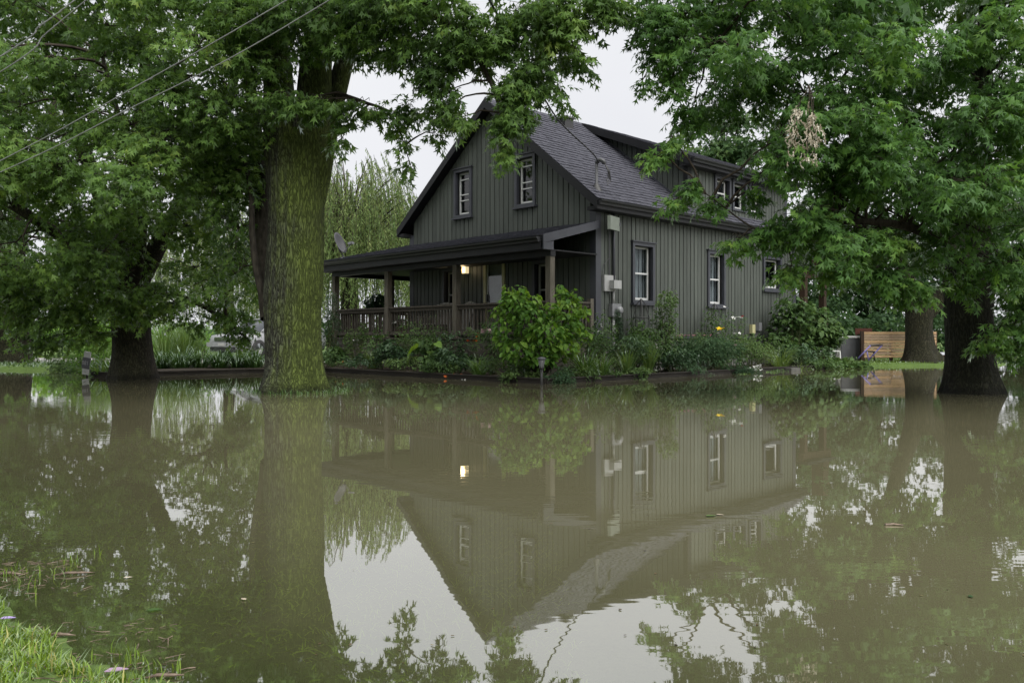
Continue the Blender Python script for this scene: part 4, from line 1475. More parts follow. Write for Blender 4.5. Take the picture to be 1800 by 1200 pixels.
def tree(name, label, trunk, limbs, blobs, bark, leafmat, spray=('maple', 12, 0.30, 0.128), flare=0.25, ph=0.0, nseg=72, step=0.05, group=None, twigs=0.45, tint0=0.42, droop=0.0, leaf_sc=1.0, cat='tree', limbmat='limb', zfloor=0.0, roots=5, dens=1.0, upper=()):
    """trunk / limbs: rows (px, py, depth, radius). blobs: (px, py, depth, rx_px, ry_px, rd_m, n[, tint])"""
    rows = [(*P(a, b_, d), r) for a, b_, d, r in trunk]
    base = np.array(rows[0][:3])
    t = thing(name, label, cat, (base[0], base[1], 0.0), 0, group)
    off = np.array([base[0], base[1], 0.0])
    V, T, s = bark_tube([(r[0] - off[0], r[1] - off[1], r[2], r[3]) for r in rows], nseg, step, flare=flare, ph=ph, zfloor=zfloor, roots=roots)
    np_obj('trunk', V, T, bark, t, smooth=True)
    samples = [s[len(s) // 3:, :3] + off]
    for li in limbs:
        lr = [(*(P(a, b_, d) - off), r) for a, b_, d, r in li]
        V, T, s2 = bark_tube(lr, max(10, int(nseg * 0.4)), step * 2, ridge=0.04, ph=ph + len(samples))
        np_obj('limb', V, T, bark if li[0][3] > 0.16 else limbmat, t, smooth=True)
        samples.append(s2[:, :3] + off)
    S = np.concatenate(samples)
    pos, az, pit, rol, sc, tn = [], [], [], [], [], []
    segs = []
    up = []
    for bi, bl in enumerate(list(blobs) + list(upper)):
        px, py, d, rx, ry, rd, n = bl[:7]
        if bi < len(blobs):
            n = int(n * dens + 0.5)
        up.append(np.full(n, bi >= len(blobs)))
        bt = bl[7] if len(bl) > 7 else 0.0
        c = P(px, py, d)
        rad = np.array([rx * d / F, rd, ry * d / F])
        dist = np.linalg.norm((S - c) * np.array([1, 1, 1.3]), axis=1)
        a = S[np.argmin(dist)]
        ln = np.linalg.norm(c - a)
        ctrl = (a + c) / 2 + np.array([0, 0, 0.18 * ln])
        tt = np.linspace(0, 1, 7)[:, None]
        path = (1 - tt) ** 2 * a + 2 * tt * (1 - tt) * ctrl + tt ** 2 * c
        path[1:-1] += rng.normal(0, 0.02 * ln, (5, 3))
        segs.append((path - off, min(0.05, 0.012 + 0.010 * ln), 0.007))
        u = rng.normal(size=(n, 3))
        u /= np.linalg.norm(u, axis=1)[:, None]
        p = c + u * rad * (rng.uniform(0.08, 1, n) ** 0.45)[:, None]
        out = p - a
        out2 = out + (p - c) * 0.8
        ang = np.arctan2(out2[:, 1], out2[:, 0]) + rng.normal(0, 0.7, n)
        pos.append(p - np.column_stack([np.cos(ang), np.sin(ang), 0 * ang]) * (0.45 * spray[2]))
        az.append(ang)
        pit.append(np.radians(rng.normal(18 + droop, 16, n)))
        rol.append(np.radians(rng.normal(0, 16, n)))
        sc.append(rng.uniform(0.75, 1.15, n) * leaf_sc)
        tn.append(tint0 + bt + rng.normal(0, 0.13, n) + 0.09 * rng.normal())
        k = rng.random(n) < twigs
        for q in p[k]:
            j = path[np.argmin(np.linalg.norm(path - q, axis=1))]
            mid = (j + q) / 2 + np.array([0, 0, 0.05]) + rng.normal(0, 0.02, 3)
            segs.append((np.array([j, mid, q]) - off, 0.0065, 0.0035))
    pos, az, pit, rol, sc, tn = [np.concatenate(x) for x in (pos, az, pit, rol, sc, tn)]
    up = np.concatenate(up)
    lo_ = ~up
    V, T, A = scatter(sprays(*spray), (pos - off)[lo_], az[lo_], pit[lo_], rol[lo_], sc[lo_], tn[lo_])
    np_obj('crown', V, T, leafmat, t, tint=A)
    if up.any():
        V, T, A = scatter(sprays('low', 11, 0.42, 0.19), (pos - off)[up], az[up], pit[up], rol[up], sc[up], tn[up])
        np_obj('upper_crown', V, T, leafmat, t, tint=A)
    V, T = thin_tubes(segs)
    np_obj('twigs', V, T, 'twig', t, smooth=True, kind='stuff')
    return t


def fill(x0, x1, y0, y1, sx, sy, dfun, rx, ry, rd, n, keep=lambda x, y: True, jit=0.35):
    out = []
    y = y0
    row = 0
    while y <= y1:
        x = x0 + (row % 2) * sx * 0.5
        while x <= x1:
            qx, qy = x + rng.normal(0, sx * jit), y + rng.normal(0, sy * jit)
            f = keep(qx, qy)
            if f:
                out.append((qx, qy, dfun(qx, qy), rx * rng.uniform(0.8, 1.2), ry * rng.uniform(0.8, 1.2), rd, max(3, int(n * float(f)))))
            x += sx
        y += sy
        row += 1
    return out


U = rng.uniform
# ---- the big mossy maple in front of the porch
big_blobs = [(430, 20, 12.8, 100, 60, 1.0, 110), (555, 10, 12.4, 95, 55, 1.0, 110), (670, 10, 12.2, 70, 45, 0.8, 75), (455, 110, 12.9, 60, 40, 0.7, 36, -0.05),
             (515, 178, 12.5, 58, 20, 0.4, 30, 0.16), (568, 178, 12.5, 26, 20, 0.3, 10, 0.08), (385, 190, 13.2, 75, 65, 1.0, 75), (365, 310, 14.0, 70, 70, 1.0, 60), (420, 400, 14.4, 36, 70, 0.7, 26, -0.05),
             (412, 480, 14.6, 36, 55, 0.7, 18, -0.08), (425, 280, 14.2, 40, 55, 0.8, 30), (600, 60, 12.3, 40, 30, 0.6, 22), (655, 60, 12.3, 45, 28, 0.6, 30), (540, 75, 12.6, 40, 25, 0.5, 14),
             # boughs across the sky and over the gable
             (720, 85, 12.2, 40, 28, 0.5, 30), (755, 10, 12.0, 80, 50, 0.7, 75), (768, 125, 12.0, 30, 30, 0.4, 24, -0.05), (785, 165, 12.0, 28, 18, 0.35, 14), (850, 65, 12.0, 65, 42, 0.6, 62), (795, 70, 12.0, 55, 40, 0.6, 42),
             (905, 150, 11.9, 36, 30, 0.4, 34), (895, 205, 11.8, 24, 28, 0.3, 20, 0.02), (888, 255, 11.8, 17, 20, 0.22, 9, 0.12), (812, 206, 11.9, 30, 8, 0.25, 11, 0.12), (775, 190, 12.1, 24, 16, 0.25, 8),
             (765, 232, 12.2, 10, 12, 0.15, 3), (940, 30, 12.0, 75, 50, 0.7, 66), (945, 120, 12.0, 42, 40, 0.45, 30), (990, 55, 12.0, 40, 45, 0.5, 32), (1018, 105, 12.0, 18, 28, 0.25, 9), (985, 165, 12.0, 20, 16, 0.25, 6),
             (1065, 10, 12.0, 45, 22, 0.4, 24), (1000, 0, 12.0, 65, 24, 0.5, 28), (915, 190, 11.9, 22, 18, 0.3, 9),
             # the low twigs hanging against the sky
             (625, 180, 12.7, 30, 9, 0.25, 11), (665, 192, 12.7, 26, 10, 0.25, 10), (702, 215, 12.7, 15, 13, 0.2, 6), (712, 252, 12.7, 10, 12, 0.15, 4), (720, 290, 12.7, 8, 11, 0.12, 3), (715, 185, 12.5, 26, 9, 0.25, 8), (608, 212, 12.8, 12, 16, 0.2, 5), (600, 245, 12.8, 10, 16, 0.15, 4)]
# the part of the crown above the picture
big_up = fill(350, 1020, -420, -60, 110, 80, lambda x, y: U(11.8, 14.8), 95, 65, 1.2, 28)
tree('silver_maple', 'huge maple with yellow-green mossy trunk in the water before the porch', 
     [(514, 715, 13.7, 0.475), (514, 688, 13.7, 0.455), (514, 650, 13.7, 0.425), (513, 600, 13.7, 0.42), (515, 540, 13.7, 0.44), (518, 500, 13.7, 0.45), (520, 420, 13.7, 0.44), (522, 330, 13.7, 0.445), (523, 270, 13.7, 0.46), (523, 235, 13.7, 0.42)],
     [[(508, 400, 13.72, 0.26), (500, 300, 13.75, 0.29), (492, 220, 13.75, 0.27), (486, 110, 13.7, 0.22), (468, -40, 13.5, 0.18), (440, -260, 13.2, 0.08)],
      [(528, 400, 13.68, 0.26), (538, 300, 13.65, 0.30), (548, 220, 13.6, 0.29), (556, 110, 13.5, 0.24), (572, -50, 13.3, 0.18), (600, -300, 13.1, 0.08)],
      [(540, 400, 13.7, 0.20), (558, 300, 13.7, 0.22), (574, 220, 13.75, 0.19), (598, 140, 13.8, 0.155), (632, 20, 13.6, 0.12), (700, -180, 13.2, 0.06)],
      [(474, 560, 14.0, 0.15), (466, 470, 14.25, 0.14), (462, 380, 14.4, 0.13), (455, 280, 14.5, 0.11), (432, 100, 14.4, 0.09), (400, -80, 14.0, 0.05)],
      [(470, 545, 13.9, 0.07), (452, 480, 13.9, 0.055), (443, 410, 13.9, 0.05), (440, 330, 13.9, 0.04), (415, 210, 13.7, 0.03)],
      [(625, 40, 13.6, 0.10), (700, 10, 12.8, 0.075), (800, 50, 12.2, 0.05), (860, 140, 12.0, 0.03), (888, 230, 11.9, 0.012)],
      [(650, -50, 13.4, 0.09), (800, -60, 12.5, 0.06), (940, -10, 12.1, 0.04), (1010, 80, 12.0, 0.015)],
      [(590, 165, 13.7, 0.05), (640, 180, 12.9, 0.025), (690, 205, 12.7, 0.014), (722, 290, 12.7, 0.006)]],
     big_blobs, 'bark_moss', 'leaf_maple', flare=0.12, ph=0.7, nseg=110, step=0.035, roots=6, dens=2.0, spray=('maple8', 12, 0.30, 0.130), upper=big_up)


# ---- the spreading maple on the left
def keep_l(x, y):
    if x > 330 and y > 380:
        return 0.35
    if 30 < x < 110 and 400 < y < 455:
        return 0.3
    if x > 250 and y > 470:
        return 0.3
    if x > 300 and y < 140:
        return 0.5
    if y > 500 and x > 175:
        return 0.45
    return 1.0


left_blobs = fill(-60, 440, -40, 545, 66, 54, lambda x, y: (U(12.0, 17.5) if y < 330 else U(14.3, 17.4)), 56, 38, 0.8, 29, keep_l)
left_blobs += [(20, 520, 16.2, 50, 30, 0.5, 22), (75, 540, 16.4, 50, 28, 0.5, 22), (130, 535, 16.4, 45, 28, 0.5, 18), (95, 600, 17.0, 35, 14, 0.3, 8), (160, 585, 16.8, 30, 14, 0.3, 8, 0.06), (20, 470, 15.8, 50, 35, 0.6, 24), (100, 480, 16, 50, 35, 0.6, 24), (235, 545, 16.6, 55, 28, 0.5, 18, 0.12), (270, 520, 16.4, 50, 30, 0.5, 18, 0.12), (90, 575, 17.0, 45, 25, 0.4, 12), (45, 560, 16.5, 40, 22, 0.4, 10, 0.1), (60, 600, 17.0, 24, 14, 0.3, 5, 0.06),
               (320, 545, 17.0, 45, 35, 0.5, 12, -0.08), (405, 555, 17.0, 36, 18, 0.4, 11, -0.12), (375, 530, 17.2, 40, 40, 0.5, 12, -0.12), (430, 560, 17.2, 24, 30, 0.4, 8, -0.12), (345, 470, 16, 40, 40, 0.6, 12), (140, 560, 16.6, 40, 22, 0.4, 10, 0.1), (190, 520, 16.2, 50, 35, 0.5, 18), (425, 588, 17.4, 22, 10, 0.3, 6, -0.12)]
left_up = fill(-420, 420, -330, -55, 140, 100, lambda x, y: U(12.5, 20.0), 110, 80, 1.3, 34)
left_up += fill(-380, -90, 0, 420, 130, 100, lambda x, y: U(15, 21.0), 110, 80, 1.3, 34)
tree('silver_maple', 'dark trunked spreading maple standing in water beside the house number sign',
     [(236, 690, 18.0, 0.50), (236, 663, 18.0, 0.47), (234, 620, 18.0, 0.40), (231, 570, 18.0, 0.39), (228, 520, 18.0, 0.42), (226, 470, 18.0, 0.42)],
     [[(220, 500, 18.0, 0.27), (190, 380, 18.0, 0.19), (130, 220, 18.0, 0.12), (60, 40, 17.6, 0.06)],
      [(232, 500, 18.0, 0.28), (240, 360, 18.1, 0.20), (250, 180, 18.0, 0.14), (270, -40, 17.6, 0.08)],
      [(240, 500, 18.0, 0.22), (300, 390, 17.4, 0.15), (370, 260, 16.0, 0.10), (420, 120, 15.0, 0.06)],
      [(224, 500, 18.0, 0.20), (130, 430, 17.0, 0.13), (20, 360, 16.0, 0.09), (-120, 280, 16.0, 0.05)],
      [(232, 510, 17.9, 0.14), (250, 400, 17.0, 0.09), (220, 250, 16.2, 0.06), (180, 100, 15.5, 0.03)],
      [(255, 560, 18.0, 0.09), (330, 530, 17.6, 0.06), (390, 560, 17.3, 0.035), (440, 600, 17.2, 0.015)]],
     left_blobs, 'bark_mid', 'leaf_maple', flare=0.05, ph=2.1, nseg=72, step=0.05, roots=5, dens=2.35, spray=('maple8', 12, 0.30, 0.132), tint0=0.52, upper=left_up)

# ---- the maple at the far left edge
far_l = fill(-160, 190, 330, 560, 70, 55, lambda x, y: U(24, 29), 60, 40, 1.2, 16, lambda x, y: 0.25 if x > 120 else 1.0)
far_l += fill(-300, 250, 60, 320, 110, 90, lambda x, y: U(25, 31), 80, 60, 1.5, 16)
tree('silver_maple', 'dark furrowed maple trunk standing on the bank at the left edge',
     [(18, 655, 26.5, 0.62), (20, 640, 26.5, 0.58), (21, 600, 26.5, 0.50), (19, 540, 26.5, 0.48), (15, 470, 26.5, 0.50), (12, 400, 26.5, 0.46)],
     [[(8, 430, 26.5, 0.30), (-40, 300, 26.5, 0.2), (-100, 150, 26.5, 0.1)], [(18, 430, 26.5, 0.30), (50, 300, 27, 0.2), (110, 150, 27, 0.1)]],
     far_l, 'bark_mid', 'leaf_maple', spray=('low', 11, 0.45, 0.19), flare=0.08, ph=4.0, nseg=56, step=0.09, twigs=0.2, tint0=0.38)

# ---- the maple on the right
XL = np.array([(-60, 1110), (0, 1115), (60, 1120), (120, 1190), (180, 1215), (250, 1288), (330, 1305), (400, 1375), (450, 1440), (480, 1490), (520, 1600), (560, 1740), (620, 1770)], float)


def keep_r(x, y):
    xl = np.interp(y, XL[:, 0], XL[:, 1])
    if x < xl + 20:
        return 0
    if y > 440 and x < 1640:
        return 0.55
    if y > 470:
        return 0.4
    if x < xl + 90:
        return 0.55
    if 1640 < x < 1740 and y > 400:
        return 0.3
    return 1.0


right_blobs = fill(1130, 1860, -40, 470, 70, 58, lambda x, y: U(10.8, 14.0) if y < 300 else U(10.8, 13.4), 55, 42, 0.8, 27, keep_r)
right_blobs += [(1150, 60, 12.2, 36, 38, 0.45, 22, -0.08), (1195, 90, 12.2, 45, 45, 0.6, 32, -0.06), (1180, 150, 12.2, 26, 22, 0.3, 8, -0.05), (1215, 200, 12.3, 36, 26, 0.4, 16, -0.05), (1135, 20, 12.2, 40, 28, 0.4, 16, -0.08), (1130, 140, 12.2, 10, 14, 0.2, 3, -0.05),
                (1150, 272, 11.8, 14, 22, 0.22, 6, 0.16), (1185, 245, 11.8, 18, 14, 0.22, 5, 0.06), (1185, 352, 11.8, 14, 9, 0.2, 4, 0.16), (1322, 335, 11.8, 14, 20, 0.25, 5), (1215, 325, 11.8, 18, 14, 0.25, 7, 0.05), (1252, 352, 11.8, 16, 10, 0.25, 6, 0.08),
                (1355, 402, 11.6, 32, 12, 0.3, 14, 0.10), (1392, 468, 11.4, 20, 14, 0.25, 8, 0.2), (1300, 420, 11.6, 22, 10, 0.25, 7, 0.05), (1480, 470, 11.5, 32, 22, 0.3, 13, 0.15), (1560, 480, 11.4, 38, 28, 0.4, 18, 0.1), (1600, 500, 11.4, 32, 22, 0.35, 12, 0.06),
                (1695, 485, 12.0, 26, 26, 0.25, 10, 0.12), (1750, 585, 12.3, 32, 26, 0.3, 14, 0.14), (1800, 560, 12.3, 32, 40, 0.4, 17, 0.0), (1790, 610, 12.4, 26, 16, 0.3, 8), (1810, 500, 12.3, 40, 45, 0.5, 22), (1760, 470, 11.8, 40, 30, 0.4, 16, 0.1), (1530, 420, 11.2, 50, 30, 0.5, 22, 0.12), (1420, 380, 11.2, 60, 40, 0.5, 30, 0.1)]
right_up = fill(1080, 1900, -400, -60, 130, 100, lambda x, y: U(11.0, 15.5), 105, 80, 1.2, 32)
right_up += fill(1880, 2060, -40, 560, 120, 100, lambda x, y: U(11.0, 15.0), 90, 70, 1.1, 26)
tree('silver_maple', 'broad maple with near black wet trunk standing in the water at the right',
     [(1706, 720, 13.4, 0.46), (1706, 690, 13.4, 0.43), (1704, 650, 13.4, 0.375), (1704, 600, 13.4, 0.35), (1704, 540, 13.4, 0.355), (1706, 480, 13.4, 0.38), (1709, 430, 13.4, 0.36)],
     [[(1694, 450, 13.5, 0.19), (1672, 380, 13.7, 0.15), (1620, 260, 14.2, 0.11), (1540, 120, 14.4, 0.08), (1440, -60, 14.3, 0.05)],
      [(1708, 450, 13.4, 0.26), (1716, 340, 13.5, 0.21), (1725, 180, 13.5, 0.16), (1740, -60, 13.3, 0.1), (1750, -300, 13.2, 0.05)],
      [(1722, 500, 13.4, 0.17), (1768, 460, 13.3, 0.13), (1830, 420, 13.0, 0.09), (1920, 340, 12.8, 0.05)],
      [(1690, 440, 13.3, 0.13), (1600, 330, 13.6, 0.08), (1480, 220, 13.4, 0.055), (1330, 130, 12.8, 0.03), (1180, 60, 12.2, 0.012)],
      [(1696, 450, 13.2, 0.10), (1600, 400, 12.2, 0.06), (1480, 390, 11.6, 0.04), (1350, 410, 11.6, 0.018), (1240, 340, 11.8, 0.008)],
      [(1735, 485, 13.3, 0.05), (1770, 505, 12.9, 0.035), (1800, 520, 12.6, 0.02), (1780, 580, 12.4, 0.01)],
      [(1540, 120, 14.4, 0.06), (1440, 60, 13.8, 0.045), (1330, 10, 13.0, 0.03), (1160, 30, 12.2, 0.012)]],
     right_blobs, 'bark_dark', 'leaf_maple_r', flare=0.055, ph=5.2, nseg=96, step=0.035, roots=7, dens=2.15, spray=('maple8', 12, 0.30, 0.135), tint0=0.47, upper=right_up)

# ---- dead tan leaf cluster caught in the right maple
dc = thing('dead_leaf_cluster', 'hanging cluster of dead tan leaves among the green maple leaves', 'leaves', P(1412, 170, 9.7))
dof = P(1412, 170, 9.7)
dpos = []
segs = []
for (x0, y0, x1, y1, n_) in ((1404, 184, 1390, 262, 52), (1426, 188, 1424, 252, 46), (1430, 200, 1436, 258, 22), (1418, 272, 1416, 285, 9), (1432, 268, 1432, 280, 8)):
    a, b_ = P(x0, y0, 9.7), P(x1, y1, 9.7)
    tt = rng.uniform(0, 1, n_)
    wd = 0.03 + 0.075 * tt
    dpos.append(a + (b_ - a) * tt[:, None] + rng.normal(0, 1, (n_, 3)) * np.column_stack([wd * 0.6, wd * 0.6, 0.03 + 0 * wd]))
    segs.append((np.array([P(1422, 150, 9.7), (P(1422, 150, 9.7) + a) / 2 + np.array([0.02, 0, 0.02]), a, b_]) - dof, 0.008, 0.004))
dpos = np.concatenate(dpos)
n_ = len(dpos)
V0, T0 = leaf_tpl('maple')
V0 = V0 * np.array([1, 0.45, 2.4])
R = rotz(U(0, 6.28, n_)) @ roty(np.radians(rng.normal(78, 12, n_))) @ rotx(U(-3, 3, n_))
V, T, A = place_leaves(V0, T0, dpos - dof, R, U(0.07, 0.13, n_), np.clip(rng.normal(0.5, 0.3, n_), 0, 1))
np_obj('leaves', V, T, 'leaf_dead', dc, tint=A, kind='stuff')
V, T = thin_tubes(segs)
np_obj('stem', V, T, 'twig', dc)

# ---- the thick trunked tree by the cedar wall
back_r = fill(1440, 1800, 250, 470, 70, 55, lambda x, y: U(24, 30), 55, 40, 1.2, 13)
tree('lawn_maple', 'thick forked trunk on the strip of lawn in front of the cedar boards',
     [(1619, 650, 27.0, 0.50), (1619, 634, 27.0, 0.46), (1617, 615, 27.0, 0.40), (1616, 580, 27.0, 0.37), (1617, 545, 27.0, 0.40), (1619, 520, 27.0, 0.42)],
     [[(1610, 545, 27, 0.32), (1590, 480, 27, 0.25), (1560, 400, 27, 0.18), (1520, 290, 26.5, 0.1)], [(1628, 548, 27, 0.30), (1654, 520, 26.9, 0.25), (1690, 470, 26.6, 0.2), (1740, 380, 26, 0.12)]],
     back_r, 'bark_mid', 'leaf_far', spray=('low', 11, 0.45, 0.21), flare=0.24, ph=1.1, nseg=60, step=0.07, twigs=0.15, tint0=0.3, zfloor=0.06)

# ---- weeping willow behind the porch
def willow(name, label, px, d, top_py, half_px, n, trunk_r=0.45, lo=0.3):
    b0 = P(px, 620, d)
    t = thing(name, label, 'tree', (b0[0], b0[1], 0))
    off = np.array([b0[0], b0[1], 0.0])
    ztop = P(px, top_py, d)[2]
    wid = half_px * d / F
    V, T, s = bark_tube([(0, 0, -0.1, trunk_r), (0.1, 0, 1.5, trunk_r * 0.85), (0.0, 0.1, 3.4, trunk_r * 0.8), (0.1, 0, ztop * 0.6, trunk_r * 0.5)], 36, 0.15, flare=0.2)
    np_obj('trunk', V, T, 'bark_mid', t, smooth=True)
    segs, LP, LD, LT = [], [], [], []
    for k in range(n):
        a = U(0, 2 * math.pi)
        r = wid * math.sqrt(U(0.02, 1.0))
        f = r / wid
        z0 = ztop * (1 - 0.42 * f ** 2.2) * U(0.72, 1.0) + 0.25 * math.sin(3 * a + 5 * f)
        x, y = r * math.cos(a), r * math.sin(a)
        ln = min(z0 - lo, U(1.6, 4.2))
        if ln < 0.5:
            continue
        if k % 6 == 0:
            segs.append((np.array([(0, 0, ztop * 0.45), (x * 0.4, y * 0.4, z0 * 0.85), (x * 0.8, y * 0.8, z0 * 0.97), (x, y, z0)]), 0.04, 0.008))
        m = 6
        tt = np.linspace(0, 1, m)
        sw = rng.normal(0, 0.12, 2)
        pts = np.column_stack([x + math.cos(a) * 0.35 * np.sqrt(tt) + sw[0] * tt, y + math.sin(a) * 0.35 * np.sqrt(tt) + sw[1] * tt, z0 + 0.12 * np.sin(np.pi * np.minimum(1, tt * 3)) - ln * tt])
        segs.append((pts, 0.008, 0.003))
        nl = int(ln / 0.052)
        q = np.linspace(0.02, 1, nl)
        LP.append(np.column_stack([np.interp(q, tt, pts[:, i]) for i in range(3)]))
        LT.append(np.full(nl, U(0.15, 0.85)))
    LP, LT = np.concatenate(LP), np.concatenate(LT)
    nl = len(LP)
    R = rotz(U(0, 6.28, nl)) @ roty(np.radians(rng.normal(58, 18, nl))) @ rotx(U(-1.5, 1.5, nl))
    V0, T0 = leaf_tpl('lance')
    V, T, A = place_leaves(V0 * np.array([1, 1.15, 1]), T0, LP, R, U(0.13, 0.23, nl), np.clip(LT + rng.normal(0, 0.12, nl), 0, 1))
    np_obj('crown', V, T, 'leaf_willow', t, tint=A)
    V, T = thin_tubes(segs, 3)
    np_obj('twigs', V, T, 'twig', t, kind='stuff')


willow('weeping_willow', 'pale green weeping willow hanging behind the porch roof', 612, 37.0, 262, 175, 1350)
willow('weeping_willow', 'weeping willow behind the parked car and the spreading maple', 400, 46.0, 330, 150, 520, trunk_r=0.35, lo=1.2)


# ---- background trees: simple but whole
def back_tree(name, label, px, d, top_py, half_px, n, mat='leaf_far', trunk_r=0.25, low_py=None, tint0=0.4, leaf=0.30, base_z=0.05, group=None, egg=1.0):
    b0 = P(px, HOR, d)
    t = thing(name, label, 'tree', (b0[0], b0[1], 0), 0, group)
    ztop = P(px, top_py, d)[2]
    zlow = P(px, low_py, d)[2] if low_py else ztop * 0.3
    w = half_px * d / F
    V, T, s = bark_tube([(0, 0, base_z - 0.2, trunk_r), (0.05, 0, zlow, trunk_r * 0.8), (-0.1, 0.1, (zlow + ztop) / 2, trunk_r * 0.5), (0, 0, ztop * 0.92, trunk_r * 0.12)], 18, 0.3, flare=0.12)
    np_obj('trunk', V, T, 'bark_dark', t, smooth=True)
    k = max(8, int(n / 28))
    u = rng.normal(size=(k, 3))
    u /= np.linalg.norm(u, axis=1)[:, None]
    cc = u * (U(0.3, 1, k) ** 0.5)[:, None] * np.array([w * 0.8, w * 0.8, (ztop - zlow) / 2 * 0.85]) + np.array([0, 0, (ztop + zlow) / 2])
    cc[:, :2] *= np.where(cc[:, 2] < (ztop + zlow) / 2, 1.0, egg)[:, None]
    segs = []
    for c in cc:
        segs.append((np.array([(0, 0, max(zlow * 0.9, c[2] * 0.7)), (c[0] * 0.5, c[1] * 0.5, c[2] * 0.93), c]), 0.05, 0.012))
    pick = rng.integers(0, k, n)
    v = rng.normal(size=(n, 3))
    v /= np.linalg.norm(v, axis=1)[:, None]
    rr = w * 0.30
    pos = cc[pick] + v * (U(0.1, 1, n) ** 0.45)[:, None] * np.array([rr, rr, rr * 0.75])
    pos[:, 2] = np.maximum(pos[:, 2], zlow * 0.85)
    az = np.arctan2(v[:, 1], v[:, 0]) + rng.normal(0, 0.6, n)
    V, T, A = scatter(sprays('low', 9, 0.55 * leaf / 0.21, leaf), pos, az, np.radians(rng.normal(18, 18, n)), np.radians(rng.normal(0, 20, n)), U(0.75, 1.15, n),
                      tint0 + rng.normal(0, 0.10, n) + rng.normal(0, 0.12, k)[pick])
    np_obj('crown', V, T, mat, t, tint=A)
    V, T = thin_tubes(segs)
    np_obj('twigs', V, T, 'twig', t, kind='stuff')
    return t


back_tree('garden_tree', 'light green tree top showing above the dormer behind the house', 1275, 40, 165, 75, 420, low_py=330, tint0=0.55, mat='leaf_far')
back_tree('garden_tree', 'dark leafy tree behind the back porch post', 1450, 38, 330, 90, 620, low_py=600, tint0=0.28)
back_tree('garden_tree', 'dark shade tree directly behind the cedar boards', 1545, 40, 360, 100, 620, low_py=585, tint0=0.25)
back_tree('garden_tree', 'shadowed tree filling the gap beside the forked lawn trunk', 1680, 39, 380, 95, 560, low_py=585, tint0=0.28)
back_tree('garden_tree', 'leafy tree at the right edge behind the flooded lawn', 1800, 42, 330, 120, 640, low_py=600, tint0=0.35)
back_tree('garden_tree', 'bushy tree low at the right edge over the far water', 1890, 34, 400, 120, 520, low_py=610, tint0=0.38)
back_tree('garden_tree', 'green tree seen between the left trunks above the shrubs', 130, 52, 420, 110, 420, low_py=590, tint0=0.55, mat='leaf_far')
back_tree('garden_tree', 'distant tree behind the trunk at the left edge', -60, 48, 380, 110, 380, low_py=600, tint0=0.45)

# far wood along the horizon: one mass
fw_pos, fw_t = [], []
for k in range(90):
    x = U(-230, 260)
    y = U(120, 175)
    h = U(5, 9.5) * (0.55 if -110 < x < 10 else 1.0)
    m = 26
    v = rng.normal(size=(m, 3))
    v /= np.linalg.norm(v, axis=1)[:, None]
    fw_pos.append(np.array([x, y, h * 0.5]) + v * np.array([4.5, 3, h * 0.5]) * (U(0.3, 1, m) ** 0.4)[:, None])
    fw_t.append(np.full(m, U(0.25, 0.6)))
fw_pos, fw_t = np.concatenate(fw_pos), np.concatenate(fw_t)
m = len(fw_pos)
V, T, A = scatter(sprays('low', 9, 2.6, 1.5), fw_pos, U(0, 6.28, m), np.radians(rng.normal(15, 20, m)), np.radians(rng.normal(0, 20, m)), U(0.7, 1.2, m), fw_t)
np_obj('far_wood', V, T, 'leaf_far', tint=A, kind='stuff', label='distant line of green trees along the horizon', category='trees')
# ================================================================ GARDEN
M['leaf_shrub'] = mat_leaf('shrub_leaf', [(0.0, (0.040, 0.095, 0.020)), (0.5, (0.085, 0.185, 0.030)), (1.0, (0.18, 0.30, 0.055))], transl=0.4, gloss=0.08)
M['leaf_dark'] = mat_leaf('dark_garden_leaf', [(0.0, (0.016, 0.038, 0.016)), (0.5, (0.032, 0.066, 0.027)), (1.0, (0.065, 0.115, 0.045))], transl=0.25, gloss=0.16, rough=0.3)
M['leaf_mid'] = mat_leaf('garden_leaf', [(0.0, (0.030, 0.060, 0.020)), (0.5, (0.058, 0.108, 0.032)), (1.0, (0.115, 0.175, 0.055))], transl=0.35, gloss=0.10)
M['leaf_strap'] = mat_leaf('strap_leaf', [(0.0, (0.040, 0.085, 0.028)), (0.5, (0.080, 0.150, 0.040)), (1.0, (0.16, 0.23, 0.07))], transl=0.35, gloss=0.06, rough=0.4)
M['leaf_feather'] = mat_leaf('feathery_leaf', [(0.0, (0.030, 0.062, 0.032)), (0.5, (0.055, 0.105, 0.052)), (1.0, (0.10, 0.16, 0.075))], transl=0.35, gloss=0.05)
M['leaf_grass'] = mat_leaf('grass_blade', [(0.0, (0.055, 0.095, 0.018)), (0.45, (0.125, 0.20, 0.030)), (0.9, (0.21, 0.31, 0.05)), (1.0, (0.34, 0.33, 0.12))], transl=0.35, gloss=0.08)
M['leaf_sub'] = mat_leaf('drowned_grass', [(0.0, (0.15, 0.24, 0.04)), (0.5, (0.26, 0.40, 0.06)), (1.0, (0.38, 0.52, 0.10))], transl=0.2, gloss=0.0)
M['stemgreen'] = mat_noise('green_stem', (0.045, 0.06, 0.022), (0.085, 0.10, 0.04), scale=9, rough=0.8)


def petal(name, c):
    return mat_leaf(name, [(0.0, tuple(0.75 * x for x in c)), (1.0, c)], transl=0.35, gloss=0.02)


M['pet_white'] = petal('white_petal', (0.75, 0.75, 0.74))
M['pet_pink'] = petal('pink_petal', (0.62, 0.26, 0.36))
M['pet_palepink'] = petal('pale_pink_petal', (0.70, 0.50, 0.55))
M['pet_orange'] = petal('orange_petal', (0.62, 0.17, 0.05))
M['pet_yellow'] = petal('yellow_petal', (0.75, 0.55, 0.04))
M['pet_red'] = petal('dark_red_petal', (0.22, 0.03, 0.03))


def gz(p):
    return float(ground_z(np.array([p[0]]), np.array([p[1]]))[0])


